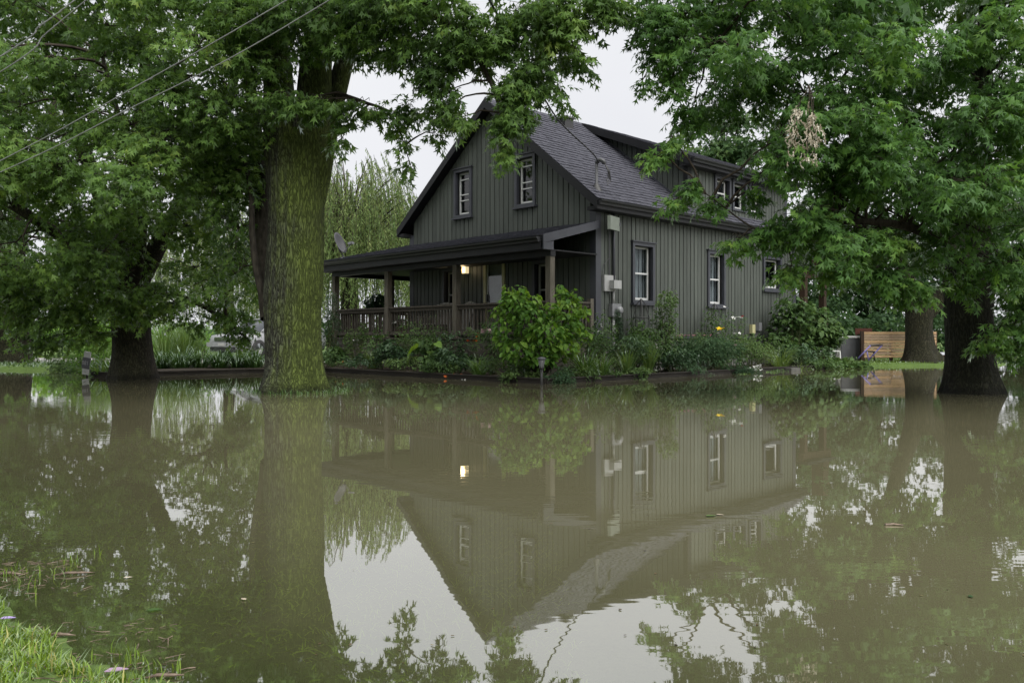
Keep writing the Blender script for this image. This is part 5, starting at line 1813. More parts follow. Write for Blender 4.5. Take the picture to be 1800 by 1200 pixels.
def fb_(px, u):          # on the porch-front bed
    v = on_gable(px, 0, u)[0]
    return HW(u, v)


def sb_(px, v):          # on the side bed
    u = on_side(px, 0, v)[0]
    return HW(u, v)


def topz(py, p):
    return CAMH - (py - HOR) / F * p[1]


def blossoms(t, mat, pts, size, npet=5):
    """small open flowers, one mesh"""
    V0, T0 = leaf_tpl('ovate')
    pos, R, sc = [], [], []
    for q in pts:
        a0 = U(0, 6.28)
        tz, ta = U(-0.7, 0.7), U(0, 6.28)
        tilt = rotz(np.array([ta]))[0] @ rotx(np.array([tz - 0.5]))[0]
        for k in range(npet):
            R.append(tilt @ rotz(np.array([a0 + k * 6.283 / npet]))[0] @ roty(np.array([-0.35]))[0])
            pos.append(q)
            sc.append(size * U(0.85, 1.15))
    V, T, A = place_leaves(V0 * np.array([1, 1.5, 1]), T0, np.array(pos), np.array(R), np.array(sc), U(0, 1, len(sc)))
    np_obj('blossoms', V, T, mat, t, tint=A, kind='stuff')


def bush(name, label, p, w, h, n, kind='ovate', leaf=0.07, mat='leaf_mid', tint0=0.5, cat='plant', shape='dome', group=None, flowers=None, depth=None, stems=None, z0=None, low=0.05, tvar=0.13):
    """leaves through a volume over the base point, on real stems"""
    if z0 is None and shape in ('dome', 'column') and name not in ('hedge_bush', 'undergrowth_bush', 'background_bush'):
        w, h, n, leaf = w * 1.18, h * 1.36, int(n * 1.7), leaf * 1.08
    base = np.array([p[0], p[1], (gz(p) if z0 is None else z0)])
    t = thing(name, label, cat, base, 0, group)
    dp = (depth or w)
    lob = max(4, int(n / 45))
    ang = U(0, 6.28, lob)
    rr = np.sqrt(U(0, 1, lob))
    if shape == 'dome':
        zc = h * (low + (1 - low) * U(0.35, 0.93, lob)) * (1 - 0.35 * rr ** 2)
    elif shape == 'cone':
        zc = h * U(0.08, 0.95, lob)
        rr = rr * (1 - zc / h) * 1.0
    elif shape == 'column':
        zc = h * U(0.1, 0.95, lob)
        rr = rr * (0.6 + 0.4 * (1 - zc / h))
    else:    # low mat
        zc = h * U(0.3, 0.8, lob)
    cc = np.column_stack([rr * np.cos(ang) * w * 0.40, rr * np.sin(ang) * dp * 0.40, zc])
    pick = rng.integers(0, lob, n)
    v = rng.normal(size=(n, 3))
    v /= np.linalg.norm(v, axis=1)[:, None]
    rad = np.array([w * 0.20, dp * 0.20, min(h * 0.22, w * 0.28)])
    if shape == 'cone':
        rad = np.array([w * 0.13, dp * 0.13, h * 0.10])
    pos = cc[pick] + v * rad * (U(0.15, 1, n) ** 0.4)[:, None]
    pos[:, 2] = np.maximum(pos[:, 2], 0.02)
    out = pos - np.array([0, 0, h * 0.35])
    az = np.arctan2(out[:, 1], out[:, 0]) + rng.normal(0, 0.7, n)
    R = rotz(az) @ roty(np.radians(rng.normal(22, 24, n))) @ rotx(np.radians(rng.normal(0, 25, n)))
    V0, T0 = leaf_tpl(kind)
    tn = np.clip(tint0 + rng.normal(0, tvar, n) + rng.normal(0, 0.10, lob)[pick] + 0.0, 0, 1)
    V, T, A = place_leaves(V0, T0, pos, R, leaf * U(0.65, 1.2, n), tn)
    np_obj('foliage', V, T, mat, t, tint=A)
    segs = []
    for c in cc[:(stems or min(lob, 26))]:
        b0 = np.array([c[0] * 0.25, c[1] * 0.25, -0.03])
        segs.append((np.array([b0, b0 * 0.4 + c * 0.6 + np.array([0, 0, 0.06 * h]), c]), 0.004 + 0.006 * h, 0.003))
    V, T = thin_tubes(segs)
    np_obj('stems', V, T, 'stemgreen', t, kind='stuff')
    if flowers:
        fm, cnt, size, zlo = flowers
        k = rng.integers(0, lob, cnt)
        fp = cc[k] + rng.normal(size=(cnt, 3)) * rad * 0.8
        fp[:, 2] = np.maximum(fp[:, 2], h * zlo)
        blossoms(t, fm, fp, size)
    return t


def strap(name, label, p, n, ln, wd, mat='leaf_strap', tint0=0.5, spread=0.12, arch=1.0, cat='plant', group=None, flowers=None, z0=None):
    """a clump of long arching blades"""
    base = np.array([p[0], p[1], (gz(p) if z0 is None else z0)])
    t = thing(name, label, cat, base, 0, group)
    V, T, A = [], [], []
    n, ln = int(n * 1.4), ln * 1.12
    m = 6
    tips = []
    for k in range(n):
        a = U(0, 6.28)
        L = ln * U(0.6, 1.1)
        lean0 = U(0.05, 0.45) if arch < 1.2 else U(0.15, 0.85)
        bend = arch * U(0.7, 2.0)
        r0 = spread * math.sqrt(U(0, 1))
        o = np.array([r0 * math.cos(a), r0 * math.sin(a), -0.02])
        side = np.array([-math.sin(a), math.cos(a), 0]) * wd / 2 * U(0.7, 1.2)
        q = o.copy()
        off = len(V)
        for i in range(m):
            f = i / (m - 1)
            th = lean0 + bend * f * f
            wv = side * (1 - f ** 2.2) * (0.7 + 0.6 * f)
            if i == m - 1:
                wv = side * 0.03
            V += [q - wv, q + wv]
            q = q + np.array([math.cos(a) * math.sin(th), math.sin(a) * math.sin(th), math.cos(th)]) * L / (m - 1)
            q[2] = max(q[2], -0.05)
        tips.append(q)
        for i in range(m - 1):
            b_ = off + 2 * i
            T += [(b_, b_ + 1, b_ + 3), (b_, b_ + 3, b_ + 2)]
        A += [float(np.clip(rng.normal(tint0, 0.16), 0, 1))] * (2 * m)
    np_obj('blades', np.array(V), np.array(T), mat, t, tint=np.array(A), kind='stuff')
    if flowers:
        fm, cnt, size, hh = flowers
        fp = np.column_stack([rng.normal(0, spread * 1.2, cnt), rng.normal(0, spread * 1.2, cnt), U(hh * 0.8, hh * 1.1, cnt)])
        V, Tt = thin_tubes([(np.array([q * np.array([0.5, 0.5, 0]), q * np.array([0.8, 0.8, 0.5]), q]), 0.004, 0.003) for q in fp])
        np_obj('stems', V, Tt, 'stemgreen', t, kind='stuff')
        blossoms(t, fm, fp, size)
    return t


# ---- timber edging round the beds: each board its own thing
def edge_boards(pts, label_fn, h=0.15, z0=-0.085, lmax=3.0):
    k = 0
    for a, b_ in zip(pts[:-1], pts[1:]):
        a, b_ = np.array(a[:2], float), np.array(b_[:2], float)
        L = np.linalg.norm(b_ - a)
        n = max(1, int(math.ceil(L / lmax)))
        for i in range(n):
            p, q = a + (b_ - a) * i / n, a + (b_ - a) * (i + 1) / n
            d = (q - p) / np.linalg.norm(q - p)
            q = q - d * 0.006
            t = MB()
            t.bar((0, 0, 0), (*(q - p), U(-0.008, 0.008)), 0.045, h)
            t.bar((0, 0, h / 2 + 0.012), (*(q - p), h / 2 + 0.012), 0.11, 0.022)
            o = t.build('edging_board', 'edging')
            o.location = (p[0], p[1], z0 + h / 2 + 0.02)
            o['label'] = label_fn(k)
            o['category'] = 'edging'
            o['group'] = 'timber edging round the flower beds'
            k += 1


nth = ['first', 'second', 'third', 'fourth', 'fifth', 'sixth', 'seventh', 'eighth', 'ninth', 'tenth']
edge_boards([HW(-3.585, 6.3), bed_corner], lambda k: f'dark timber edging board at the waterline before the porch, {nth[k]} from the mossy trunk', lmax=2.8)
edge_boards([bed_corner, bed_far], lambda k: f'dark timber edging board along the side bed, {nth[k]} from the path light', lmax=2.9)
edge_boards(EDGE_L, lambda k: f'dark timber edging board of the daylily bed, {nth[k]} from the number sign', lmax=2.6)

# ---- bed in front of the porch
bush('evergreen_shrub', 'dark slim evergreen between the mossy trunk and the porch corner', fb_(582, -2.2), 0.55, 1.5, 900, 'lance', 0.10, 'leaf_dark', 0.5, 'shrub', 'column')
bush('hosta', 'broad green leafed plant beside the mossy trunk base', fb_(592, -3.0), 0.6, 0.35, 120, 'heart', 0.13, 'leaf_mid', 0.4)
bush('tall_herb', 'straggly tall herb before the left deck boards', fb_(628, -2.5), 0.6, 0.85, 420, 'ovate', 0.06, 'leaf_mid', 0.65, flowers=('pet_white', 5, 0.03, 0.6))
bush('low_plant', 'low green plant at the edging under the tall herb', fb_(606, -3.3), 0.8, 0.28, 260, 'ovate', 0.06, 'leaf_mid', 0.6, shape='mat', flowers=('pet_orange', 4, 0.03, 0.3))
strap('grass_clump', 'yellow-green grassy clump left of the dark glossy mound', fb_(655, -3.05), 70, 0.5, 0.018, 'leaf_strap', 0.85, 0.12, 1.0)
bush('glossy_plant', 'dark glossy leafed mound in the middle of the porch bed', fb_(694, -2.95), 0.75, 0.55, 420, 'ovate', 0.11, 'leaf_dark', 0.55)
bush('airy_shrub', 'airy small leafed shrub reaching the porch railing', fb_(738, -2.2), 1.3, 0.95, 1100, 'ovate', 0.055, 'leaf_mid', 0.6, 'shrub')
bl = bush('large_leaf_plant', 'plant with one big pale green leaf below the porch', fb_(752, -2.95), 0.75, 0.55, 260, 'heart', 0.13, 'leaf_mid', 0.5)
V0, T0 = leaf_tpl('heart')
for (q_, a, b_, sz_, tn_) in (((-0.20, -0.25, 0.60), 3.5, 0.45, 0.34, 0.95), ((-0.30, -0.3, 0.52), 3.9, 0.7, 0.32, 0.9), ((0.22, -0.25, 0.68), 5.4, 0.4, 0.22, 0.8)):
    V, T, A = place_leaves(V0, T0, np.array([q_]), np.array([rotz(np.array([a]))[0] @ roty(np.array([b_]))[0] @ rotx(np.array([0.5]))[0]]), np.array([sz_]), np.array([tn_]))
    np_obj('leaf', V, T, 'leaf_shrub', bl, tint=A)
bush('low_plant', 'dark low mound of leaves behind the orange annuals', fb_(800, -3.0), 0.8, 0.42, 320, 'ovate', 0.10, 'leaf_dark', 0.5)
strap('daylily', 'arching strap leafed clump behind the white annuals', fb_(842, -3.1), 90, 0.55, 0.022, 'leaf_strap', 0.5, 0.12, 1.3)
bush('snapdragon', 'upright plant with orange flower spikes below the railing', fb_(832, -2.5), 0.4, 0.75, 260, 'lance', 0.09, 'leaf_mid', 0.55, shape='column', flowers=('pet_orange', 9, 0.04, 0.7))
bush('annuals', 'low orange annuals spilling to the edging', fb_(800, -3.42), 0.45, 0.16, 120, 'ovate', 0.05, 'leaf_mid', 0.6, shape='mat', flowers=('pet_orange', 24, 0.035, 0.6))
bush('annuals', 'low white annuals spilling over the edging', fb_(827, -3.47), 0.4, 0.15, 100, 'ovate', 0.05, 'leaf_mid', 0.6, shape='mat', flowers=('pet_white', 15, 0.045, 0.5))
bush('lily', 'slender stems with pink lily blooms left of the bright shrub', fb_(868, -2.7), 0.65, 0.8, 420, 'lance', 0.13, 'leaf_mid', 0.45, shape='column', flowers=('pet_palepink', 5, 0.08, 0.72))
bush('low_plant', 'tangle of low stems under the bright shrub', fb_(890, -3.2), 0.9, 0.35, 300, 'ovate', 0.07, 'leaf_mid', 0.4)
# ---- the bright shrub at the bed corner
ps = fb_(950, -2.75)
sh_t = thing('hydrangea_shrub', 'big bright lime green shrub before the porch steps corner', 'shrub', (ps[0], ps[1], gz(ps)))
base = np.array([ps[0], ps[1], gz(ps)])
lobes = [(905, 540, 17.0, 34, 28), (890, 580, 16.9, 26, 30), (930, 560, 16.8, 40, 35), (995, 545, 17.2, 34, 26), (1010, 580, 17.1, 22, 24), (960, 590, 16.6, 45, 32), (915, 615, 16.7, 42, 25), (985, 610, 16.7, 36, 25), (950, 630, 16.6, 40, 18), (1000, 570, 16.8, 26, 26), (900, 525, 17.1, 16, 14), (998, 525, 17.2, 20, 12)]
lobes = [(x, y, d, rx * 0.86, ry * 0.86) for x, y, d, rx, ry in lobes] + [(x, y, d, 10, 13) for x, y, d in ((893, 512, 17.1), (915, 512, 17.0), (985, 512, 17.2), (1010, 522, 17.2), (1025, 548, 17.1), (876, 548, 17.0), (940, 528, 16.9), (878, 600, 16.8), (1028, 590, 16.9), (968, 545, 16.8))]
LPs, LRs, Lsc, Ltn, segs = [], [], [], [], []
for (x, y, d, rx, ry) in lobes:
    c = P(x, y, d) - base
    n = int(rx * ry * 0.24)
    v = rng.normal(size=(n, 3))
    v /= np.linalg.norm(v, axis=1)[:, None]
    pos = c + v * np.array([rx, rx, ry]) * (d / F) * (U(0.2, 1, n) ** 0.4)[:, None]
    az = np.arctan2(v[:, 1], v[:, 0]) + rng.normal(0, 0.6, n)
    LPs.append(pos)
    LRs.append(rotz(az) @ roty(np.radians(rng.normal(28, 20, n))) @ rotx(np.radians(rng.normal(0, 22, n))))
    Lsc.append(U(0.085, 0.165, n))
    Ltn.append(np.clip(rng.normal(0.58, 0.22, n) + 0.14 * rng.normal(), 0, 1))
    for k in range(3):
        q = pos[k]
        segs.append((np.array([(U(-0.1, 0.1), U(-0.1, 0.1), -0.03), c * 0.55 + rng.normal(0, 0.05, 3), q]), 0.012, 0.004))
V0, T0 = leaf_tpl('ovate')
V0 = V0 * np.array([1, 1.25, 1])
V, T, A = place_leaves(V0, T0, np.concatenate(LPs), np.concatenate(LRs), np.concatenate(Lsc), np.concatenate(Ltn))
np_obj('foliage', V, T, 'leaf_shrub', sh_t, tint=A)
V, T = thin_tubes(segs)
np_obj('stems', V, T, 'twig', sh_t, kind='stuff')

bush('feathery_plant', 'dark feathery plant right of the path light', fb_(985, -3.2), 0.55, 0.45, 900, 'lance', 0.09, 'leaf_feather', 0.4)
strap('daylily', 'green strap leafed clump at the bed corner beyond the path light', sb_(1030, -1.2), 90, 0.75, 0.024, 'leaf_strap', 0.5, 0.14, 1.2)
strap('daylily', 'loose strap leafed clump beside the pale flowering bush', sb_(1058, -1.4), 60, 0.6, 0.024, 'leaf_strap', 0.6, 0.14, 1.3)
# ---- side bed
bush('flowering_bush', 'small leafed bush with cream buds beside the meter pipe', sb_(1052, -0.9), 0.9, 0.95, 700, 'ovate', 0.06, 'leaf_mid', 0.55, 'shrub', flowers=('pet_white', 9, 0.03, 0.7))
bush('dwarf_conifer', 'small dark cone shaped conifer under the electric meter', sb_(1086, -0.6), 0.55, 1.42, 1800, 'lance', 0.075, 'leaf_dark', 0.3, 'shrub', 'cone')
bush('tall_perennial', 'tangled dark perennial right of the dwarf conifer', sb_(1110, -0.9), 0.95, 0.85, 700, 'lance', 0.13, 'leaf_mid', 0.4)
bush('low_plant', 'leafy clump under the first side window', sb_(1128, -0.5), 0.8, 1.0, 500, 'ovate', 0.08, 'leaf_mid', 0.4)
bush('tall_perennial', 'tall light leafed stems against the siding between the windows', sb_(1170, -0.7), 0.75, 1.4, 700, 'ovate', 0.075, 'leaf_mid', 0.65, shape='column')
strap('iris', 'upright green iris fan with one yellow leaf', sb_(1102, -1.5), 55, 0.6, 0.028, 'leaf_strap', 0.65, 0.09, 0.7)
strap('iris', 'fresh green iris fan under the tall light stems', sb_(1140, -1.35), 45, 0.7, 0.03, 'leaf_strap', 0.7, 0.09, 0.6)
bush('ground_cover', 'yellow-green creeping mat at the edging of the side bed', sb_(1160, -1.66), 1.1, 0.14, 420, 'ovate', 0.045, 'leaf_mid', 0.85, shape='mat', depth=0.3)
bush('low_plant', 'dark rounded mound left of the feathery blue-green mass', sb_(1188, -1.2), 1.1, 0.6, 620, 'ovate', 0.09, 'leaf_dark', 0.45)
bush('low_plant', 'broken green stems trailing at the path light', sb_(1075, -1.6), 0.8, 0.25, 260, 'ovate', 0.06, 'leaf_mid', 0.7, shape='mat')
bush('coneflower', 'pink flowered plant before the foundation', sb_(1215, -0.8), 0.8, 0.85, 420, 'lance', 0.11, 'leaf_mid', 0.45, flowers=('pet_pink', 11, 0.05, 0.75))
bush('feathery_plant', 'soft feathery blue-green mass in the middle of the side bed', sb_(1245, -1.4), 1.5, 0.62, 2600, 'lance', 0.10, 'leaf_feather', 0.55, depth=0.9)
rs = bush('climbing_rose', 'rose with white and pink blooms on the second trellis', sb_(1262, -0.55), 0.85, 1.35, 620, 'ovate', 0.06, 'leaf_mid', 0.45, 'shrub', flowers=('pet_white', 8, 0.05, 0.5))
blossoms(rs, 'pet_palepink', [(0.15, -0.35, 0.75), (-0.1, -0.4, 0.62), (0.35, -0.4, 0.6), (0.05, -0.45, 0.55)], 0.06)
blossoms(rs, 'pet_red', [(0.62, -0.1, 1.36)], 0.05, 7)
bush('lily', 'lily with a single yellow bloom in front of the rose', sb_(1268, -1.0), 0.4, 0.85, 160, 'lance', 0.12, 'leaf_mid', 0.5, shape='column', flowers=('pet_yellow', 2, 0.09, 0.9))
bush('tall_perennial', 'thin stems with a white lily below the third side window', sb_(1302, -0.6), 0.6, 1.15, 240, 'lance', 0.10, 'leaf_mid', 0.5, shape='column', flowers=('pet_white', 3, 0.08, 0.85))
bush('garden_shrub', 'yellow-green leafy bush below the hose reel', sb_(1318, -1.2), 1.2, 0.62, 900, 'ovate', 0.06, 'leaf_mid', 0.75, 'shrub')
bush('alyssum', 'white flowering alyssum hanging to the water', sb_(1328, -1.95), 0.5, 0.2, 130, 'ovate', 0.04, 'leaf_mid', 0.6, shape='mat', flowers=('pet_white', 34, 0.032, 0.3), z0=0.0)
bush('feathery_plant', 'dark feathery plant over the edging left of the alyssum', sb_(1288, -1.75), 1.2, 0.36, 900, 'lance', 0.10, 'leaf_feather', 0.35, depth=0.5)
strap('grass_clump', 'bright grassy clump right of the alyssum', sb_(1372, -1.3), 130, 0.75, 0.02, 'leaf_strap', 0.85, 0.22, 1.4)
strap('grass_clump', 'bright grass leaning over the water by the concrete block', sb_(1402, -1.75), 80, 0.6, 0.02, 'leaf_strap', 0.85, 0.18, 1.6)
bush('tall_shrub', 'tall large leafed shrub at the far house corner', sb_(1392, -0.9), 1.2, 1.35, 800, 'heart', 0.12, 'leaf_mid', 0.4, 'shrub', 'column')
bush('tall_shrub', 'big leafed vine mound before the back porch', sb_(1432, -1.0), 1.5, 1.12, 900, 'heart', 0.14, 'leaf_mid', 0.55, 'shrub')
bush('vine', 'vine spilling onto the water at the end of the side bed', sb_(1462, -1.8), 1.9, 0.42, 800, 'heart', 0.11, 'leaf_mid', 0.6, depth=1.0, shape='dome')
bush('vine', 'low vine trailing into the water nearest the cedar boards', HW(10.3, -2.0), 1.0, 0.3, 360, 'heart', 0.10, 'leaf_mid', 0.65, shape='mat')
bush('low_plant', 'dark undergrowth in front of the tall corner shrub', sb_(1410, -1.5), 1.3, 0.5, 500, 'ovate', 0.08, 'leaf_dark', 0.6)
fillers = [('f', 580, -3.3, 0.8, 0.35, 'leaf_mid', 0.6, 'ovate', 'leafy filler against the mossy trunk at the edging'), ('f', 640, -3.35, 0.7, 0.28, 'leaf_dark', 0.6, 'ovate', 'small dark filler left of the glossy mound'),
           ('f', 720, -3.35, 0.9, 0.30, 'leaf_mid', 0.7, 'ovate', 'low light filler in front of the airy shrub'), ('f', 775, -3.35, 0.7, 0.26, 'leaf_mid', 0.5, 'ovate', 'low filler left of the orange annuals'),
           ('f', 670, -2.4, 1.0, 0.75, 'leaf_mid', 0.5, 'ovate', 'bushy filler against the deck boards left of the airy shrub'), ('f', 795, -2.3, 1.0, 0.7, 'leaf_dark', 0.6, 'ovate', 'dark bushy filler against the deck boards by the door'),
           ('f', 915, -3.4, 0.8, 0.25, 'leaf_mid', 0.75, 'ovate', 'low light filler left of the path light'), ('s', 1015, -1.65, 0.9, 0.35, 'leaf_mid', 0.6, 'ovate', 'leafy filler right of the path light corner'),
           ('s', 1040, -1.0, 1.0, 0.8, 'leaf_mid', 0.45, 'lance', 'wispy tall filler before the porch end railing'), ('s', 1092, -1.1, 1.0, 0.7, 'leaf_dark', 0.6, 'ovate', 'dark filler in front of the dwarf conifer'),
           ('s', 1120, -1.65, 0.8, 0.3, 'leaf_mid', 0.65, 'ovate', 'low filler between the two iris fans'), ('s', 1150, -0.9, 1.0, 0.85, 'leaf_mid', 0.5, 'ovate', 'bushy filler under the gap between first and second window'),
           ('s', 1205, -1.6, 0.9, 0.35, 'leaf_feather', 0.5, 'lance', 'feathery filler at the edging before the pink flowers'), ('s', 1225, -0.4, 1.1, 0.7, 'leaf_mid', 0.4, 'ovate', 'dark green filler against the foundation left of the rose'),
           ('s', 1290, -0.9, 1.2, 0.7, 'leaf_mid', 0.6, 'ovate', 'leafy filler between rose and hose reel'), ('s', 1345, -0.9, 1.2, 0.75, 'leaf_mid', 0.55, 'ovate', 'leafy filler right of the hose reel'),
           ('s', 1345, -1.8, 0.9, 0.3, 'leaf_mid', 0.7, 'ovate', 'low filler right of the white alyssum'), ('s', 1440, -1.75, 1.2, 0.45, 'leaf_mid', 0.55, 'heart', 'vine filler at the water left of the spilling vine')]
fillers += [('s', 1235, -1.85, 1.0, 0.28, 'leaf_feather', 0.55, 'lance', 'feathery filler spilling over the edging below the feathery mass'), ('s', 1300, -1.9, 0.9, 0.26, 'leaf_mid', 0.5, 'ovate', 'green filler spilling into the water left of the alyssum'),
            ('s', 1375, -1.9, 1.0, 0.3, 'leaf_mid', 0.7, 'lance', 'grassy filler spilling into the water left of the concrete block'), ('s', 1425, -1.95, 1.0, 0.3, 'leaf_mid', 0.6, 'heart', 'leafy filler spilling into the water right of the concrete block'), ('s', 1490, -1.7, 1.1, 0.36, 'leaf_mid', 0.6, 'heart', 'leafy vine tip nearest the lawn strip')]
for (w_, px, off_, w, h, mt_, t0, kd, lab) in fillers:
    bush('bed_filler', lab, fb_(px, off_) if w_ == 'f' else sb_(px, off_), w, h, 300, kd, 0.075 if kd != 'lance' else 0.10, mt_, t0)
cbk = MB()
cbk.box(-0.25, 0.25, -0.1, 0.1, -0.3, 0.08)
o = cbk.build('concrete_block', mat_noise('wet_concrete', (0.05, 0.05, 0.045), (0.09, 0.088, 0.08), scale=12, rough=0.7, bump=0.2))
p = sb_(1393, -1.95)
o.location = (p[0], p[1], 0)
o.rotation_euler = (0, 0, HROT)
o['label'] = 'small grey concrete block at the waterline of the side bed'
o['category'] = 'block'

# ---- daylily bed on the left and the greenery behind it
for k, (x, y) in enumerate(((286, 21.6), (318, 21.5), (352, 21.7), (386, 21.6), (418, 21.8), (446, 21.8))):
    p = P(x, HOR, y)
    strap('daylily', f'arching daylily clump between the dark trunk and the mossy trunk, {nth[k]} from the dark trunk', p, 110, 0.68, 0.030, 'leaf_strap', 0.16 + 0.06 * (k % 3), 0.22, 1.9, group='daylilies in the left bed')
for k, (x, y, lab) in enumerate(((290, 24.0, 'tall feathery grass just right of the dark trunk'), (322, 24.6, 'tall grass with tan plumes between the trunks'), (332, 25.2, 'tall grass clump left of the parked car'))):
    strap('tall_grass', lab, P(x, HOR, y), 150, 1.35, 0.016, 'leaf_strap', 0.7, 0.22, 0.75)
for k, (x, y, w, h, t0, lab) in enumerate(((300, 30, 1.8, 1.7, 0.75, 'yellow-green bush behind the tall grass by the dark trunk'), (345, 31, 1.9, 1.5, 0.6, 'leafy bush behind the tall grass next to the car'), (356, 32, 0.9, 1.3, 0.7, 'light green bush left behind the front of the car'))):
    bush('background_bush', lab, P(x, HOR, y), w, h, 620, 'ovate', 0.12, 'leaf_shrub', t0, 'shrub')
strap('iris', 'broad strap leaves hanging over the water beside the number sign', P(176, HOR, 19.3), 60, 0.75, 0.04, 'leaf_strap', 0.5, 0.14, 1.5)
strap('iris', 'broad strap leaves between the number sign and the dark trunk', P(196, HOR, 19.6), 45, 0.7, 0.04, 'leaf_strap', 0.45, 0.12, 1.2)
bush('feathery_shrub', 'bright feathery shrub behind the number sign', P(165, HOR, 21.2), 1.15, 1.15, 1700, 'lance', 0.11, 'leaf_shrub', 0.6, 'shrub')
bush('leafy_bush', 'leafy bush left of the number sign at the waterline', P(118, HOR, 21.6), 0.9, 0.6, 520, 'maple', 0.10, 'leaf_mid', 0.6, 'shrub')
for k, (x, y, w, h, t0, lab) in enumerate(((62, 37, 2.6, 1.7, 0.75, 'lime green hedge bush just right of the leftmost trunk'), (105, 36, 2.4, 1.6, 0.6, 'hedge bush in the middle behind the gravel drive'), (150, 37, 2.6, 1.9, 0.8, 'lime green hedge bush behind the feathery shrub'), (195, 36, 2.4, 1.8, 0.65, 'hedge bush behind the dark spreading maple trunk'), (-20, 37, 2.8, 1.8, 0.6, 'hedge bush behind the leftmost trunk'), (240, 37, 2.4, 1.8, 0.6, 'hedge bush right behind the number sign trunk'), (600, 40, 3.4, 2.0, 0.35, 'hedge bush seen through the porch beside the corner post'), (665, 40, 3.2, 1.9, 0.4, 'hedge bush seen through the porch railing past the hanging basket'), (720, 41, 3.0, 1.8, 0.4, 'hedge bush seen through the porch at the house edge'))):
    bush('hedge_bush', lab, P(x, HOR, y), w, h, 620, 'heart', 0.17, 'leaf_shrub', t0, 'shrub', group='hedge behind the drive')
for k, (x, y, w, h, lab) in enumerate(((1450, 33, 2.6, 2.2, 'dark undergrowth bush right of the back porch'), (1500, 34, 2.6, 1.9, 'dark undergrowth bush over the black panel'), (1560, 33, 2.6, 2.2, 'green undergrowth bush above the cedar boards'), (1668, 33, 2.4, 2.0, 'dark undergrowth bush between lawn trunk and right trunk'), (1760, 38, 3.4, 2.0, 'undergrowth bush beyond the far water right of the trunk'), (1840, 37, 3.0, 2.2, 'undergrowth bush at the right edge beyond the water'))):
    bush('undergrowth_bush', lab, P(x, HOR, y), w, h, 700, 'heart', 0.17, 'leaf_far', 0.35, 'shrub', group='undergrowth beyond the side lawn')

# ---- grass: foreground bank, drowned turf, far lawn strip, tufts
def grass_mesh(name, label, pts, L, wd, mat, tint0=0.5, lean=0.5, flat=0.0, tv=0.2, zmax=None):
    n = len(pts)
    az = U(0, 6.28, n)
    L = L * U(0.5, 1.2, n)
    d = np.column_stack([np.cos(az), np.sin(az)])
    s = np.column_stack([-d[:, 1], d[:, 0]]) * wd / 2
    l1 = U(0.05, lean, n) + flat
    l2 = l1 + U(0.1, 0.9, n)
    p0 = pts
    p1 = p0 + np.column_stack([d * np.sin(l1)[:, None], np.cos(l1)]) * (L * 0.55)[:, None]
    p2 = p1 + np.column_stack([d * np.sin(l2)[:, None], np.cos(l2)]) * (L * 0.5)[:, None]
    s3 = np.column_stack([s, np.zeros(n)])
    V = np.stack([p0 - s3, p0 + s3, p1 - s3 * 0.8, p1 + s3 * 0.8, p2], 1).reshape(-1, 3)
    if zmax is not None:
        V[:, 2] = np.minimum(V[:, 2], zmax - rng.uniform(0, 0.01, len(V)))
    T0 = np.array([(0, 1, 3), (0, 3, 2), (2, 3, 4)])
    T = (T0[None] + (np.arange(n) * 5)[:, None, None]).reshape(-1, 3)
    np_obj(name, V, T, mat, tint=np.repeat(np.clip(rng.normal(tint0, tv, n), 0, 1), 5), kind='stuff', label=label, category='grass')


def tuft_noise(x, y):
    return wob(x, y, 9.0, 0.7) + 0.8 * wob(x, y, 21.0, 2.2)


n = 26000
x, y = U(-2.3, -0.45, n), U(1.75, 3.1, n)
z = ground_z(x, y)
k = (z > 0.002) & (tuft_noise(x, y) > -1.05) & (rng.random(n) < np.clip((-0.82 - x) / 0.25, 0.0, 1.0))
grass_mesh('grass', 'bright green grass on the bank in the bottom corner', np.column_stack([x, y, z - 0.004])[k], 0.054, 0.0048, 'leaf_grass', 0.55, 1.1, tv=0.28)
n = 30000
x, y = U(-3.4, 0.2, n), U(1.8, 4.8, n)
z = ground_z(x, y)
k = (z < 0.0) & (z > -0.13)
grass_mesh('drowned_grass', 'drowned grass under the shallow water by the bank', np.column_stack([x, y, np.minimum(z, -0.012) - 0.004])[k], 0.05, 0.0045, 'leaf_sub', 0.6, 1.2, 0.7, zmax=-0.003)
# a few blades standing out of the water
bl_pts = []
for (cx, cy, m_, sp) in ((20, 1010, 10, 12), (40, 1000, 9, 8), (125, 988, 16, 10), (105, 1010, 10, 12), (50, 1040, 6, 14), (170, 975, 4, 5), (230, 1160, 26, 26), (265, 1185, 20, 22), (60, 1015, 14, 30)):
    for _ in range(m_):
        q = G(cx + rng.normal(0, sp), cy + rng.normal(0, sp * 0.3))
        bl_pts.append((q[0], q[1], -0.01))
grass_mesh('grass_blades', 'single grass blades poking out of the shallow water', np.array(bl_pts), 0.055, 0.004, 'leaf_grass', 0.45, 0.35)
n = 9000
x, y = U(10.2, 19, n), U(25.6, 31, n)
z = ground_z(x, y)
k = z > 0.01
grass_mesh('lawn_grass', 'short green grass on the lawn strip before the cedar boards', np.column_stack([x, y, z])[k], 0.06, 0.016, 'leaf_grass', 0.25, 0.6)
n = 5000
x, y = U(-20, -9.5, n), U(20, 27, n)
z = ground_z(x, y)
k = (z > 0.01)
grass_mesh('verge_grass', 'green weedy grass along the left waterline', np.column_stack([x, y, z])[k], 0.12, 0.02, 'leaf_mid', 0.5, 0.9)
mp_ = P(545, HOR, 13.4)
n = 500
a = U(0, 6.28, n)
r = 0.62 + np.abs(rng.normal(0, 0.12, n))
tc_ = P(515, HOR, 13.7)
x, y = tc_[0] + r * np.cos(a) + 0.12, tc_[1] + r * np.sin(a)
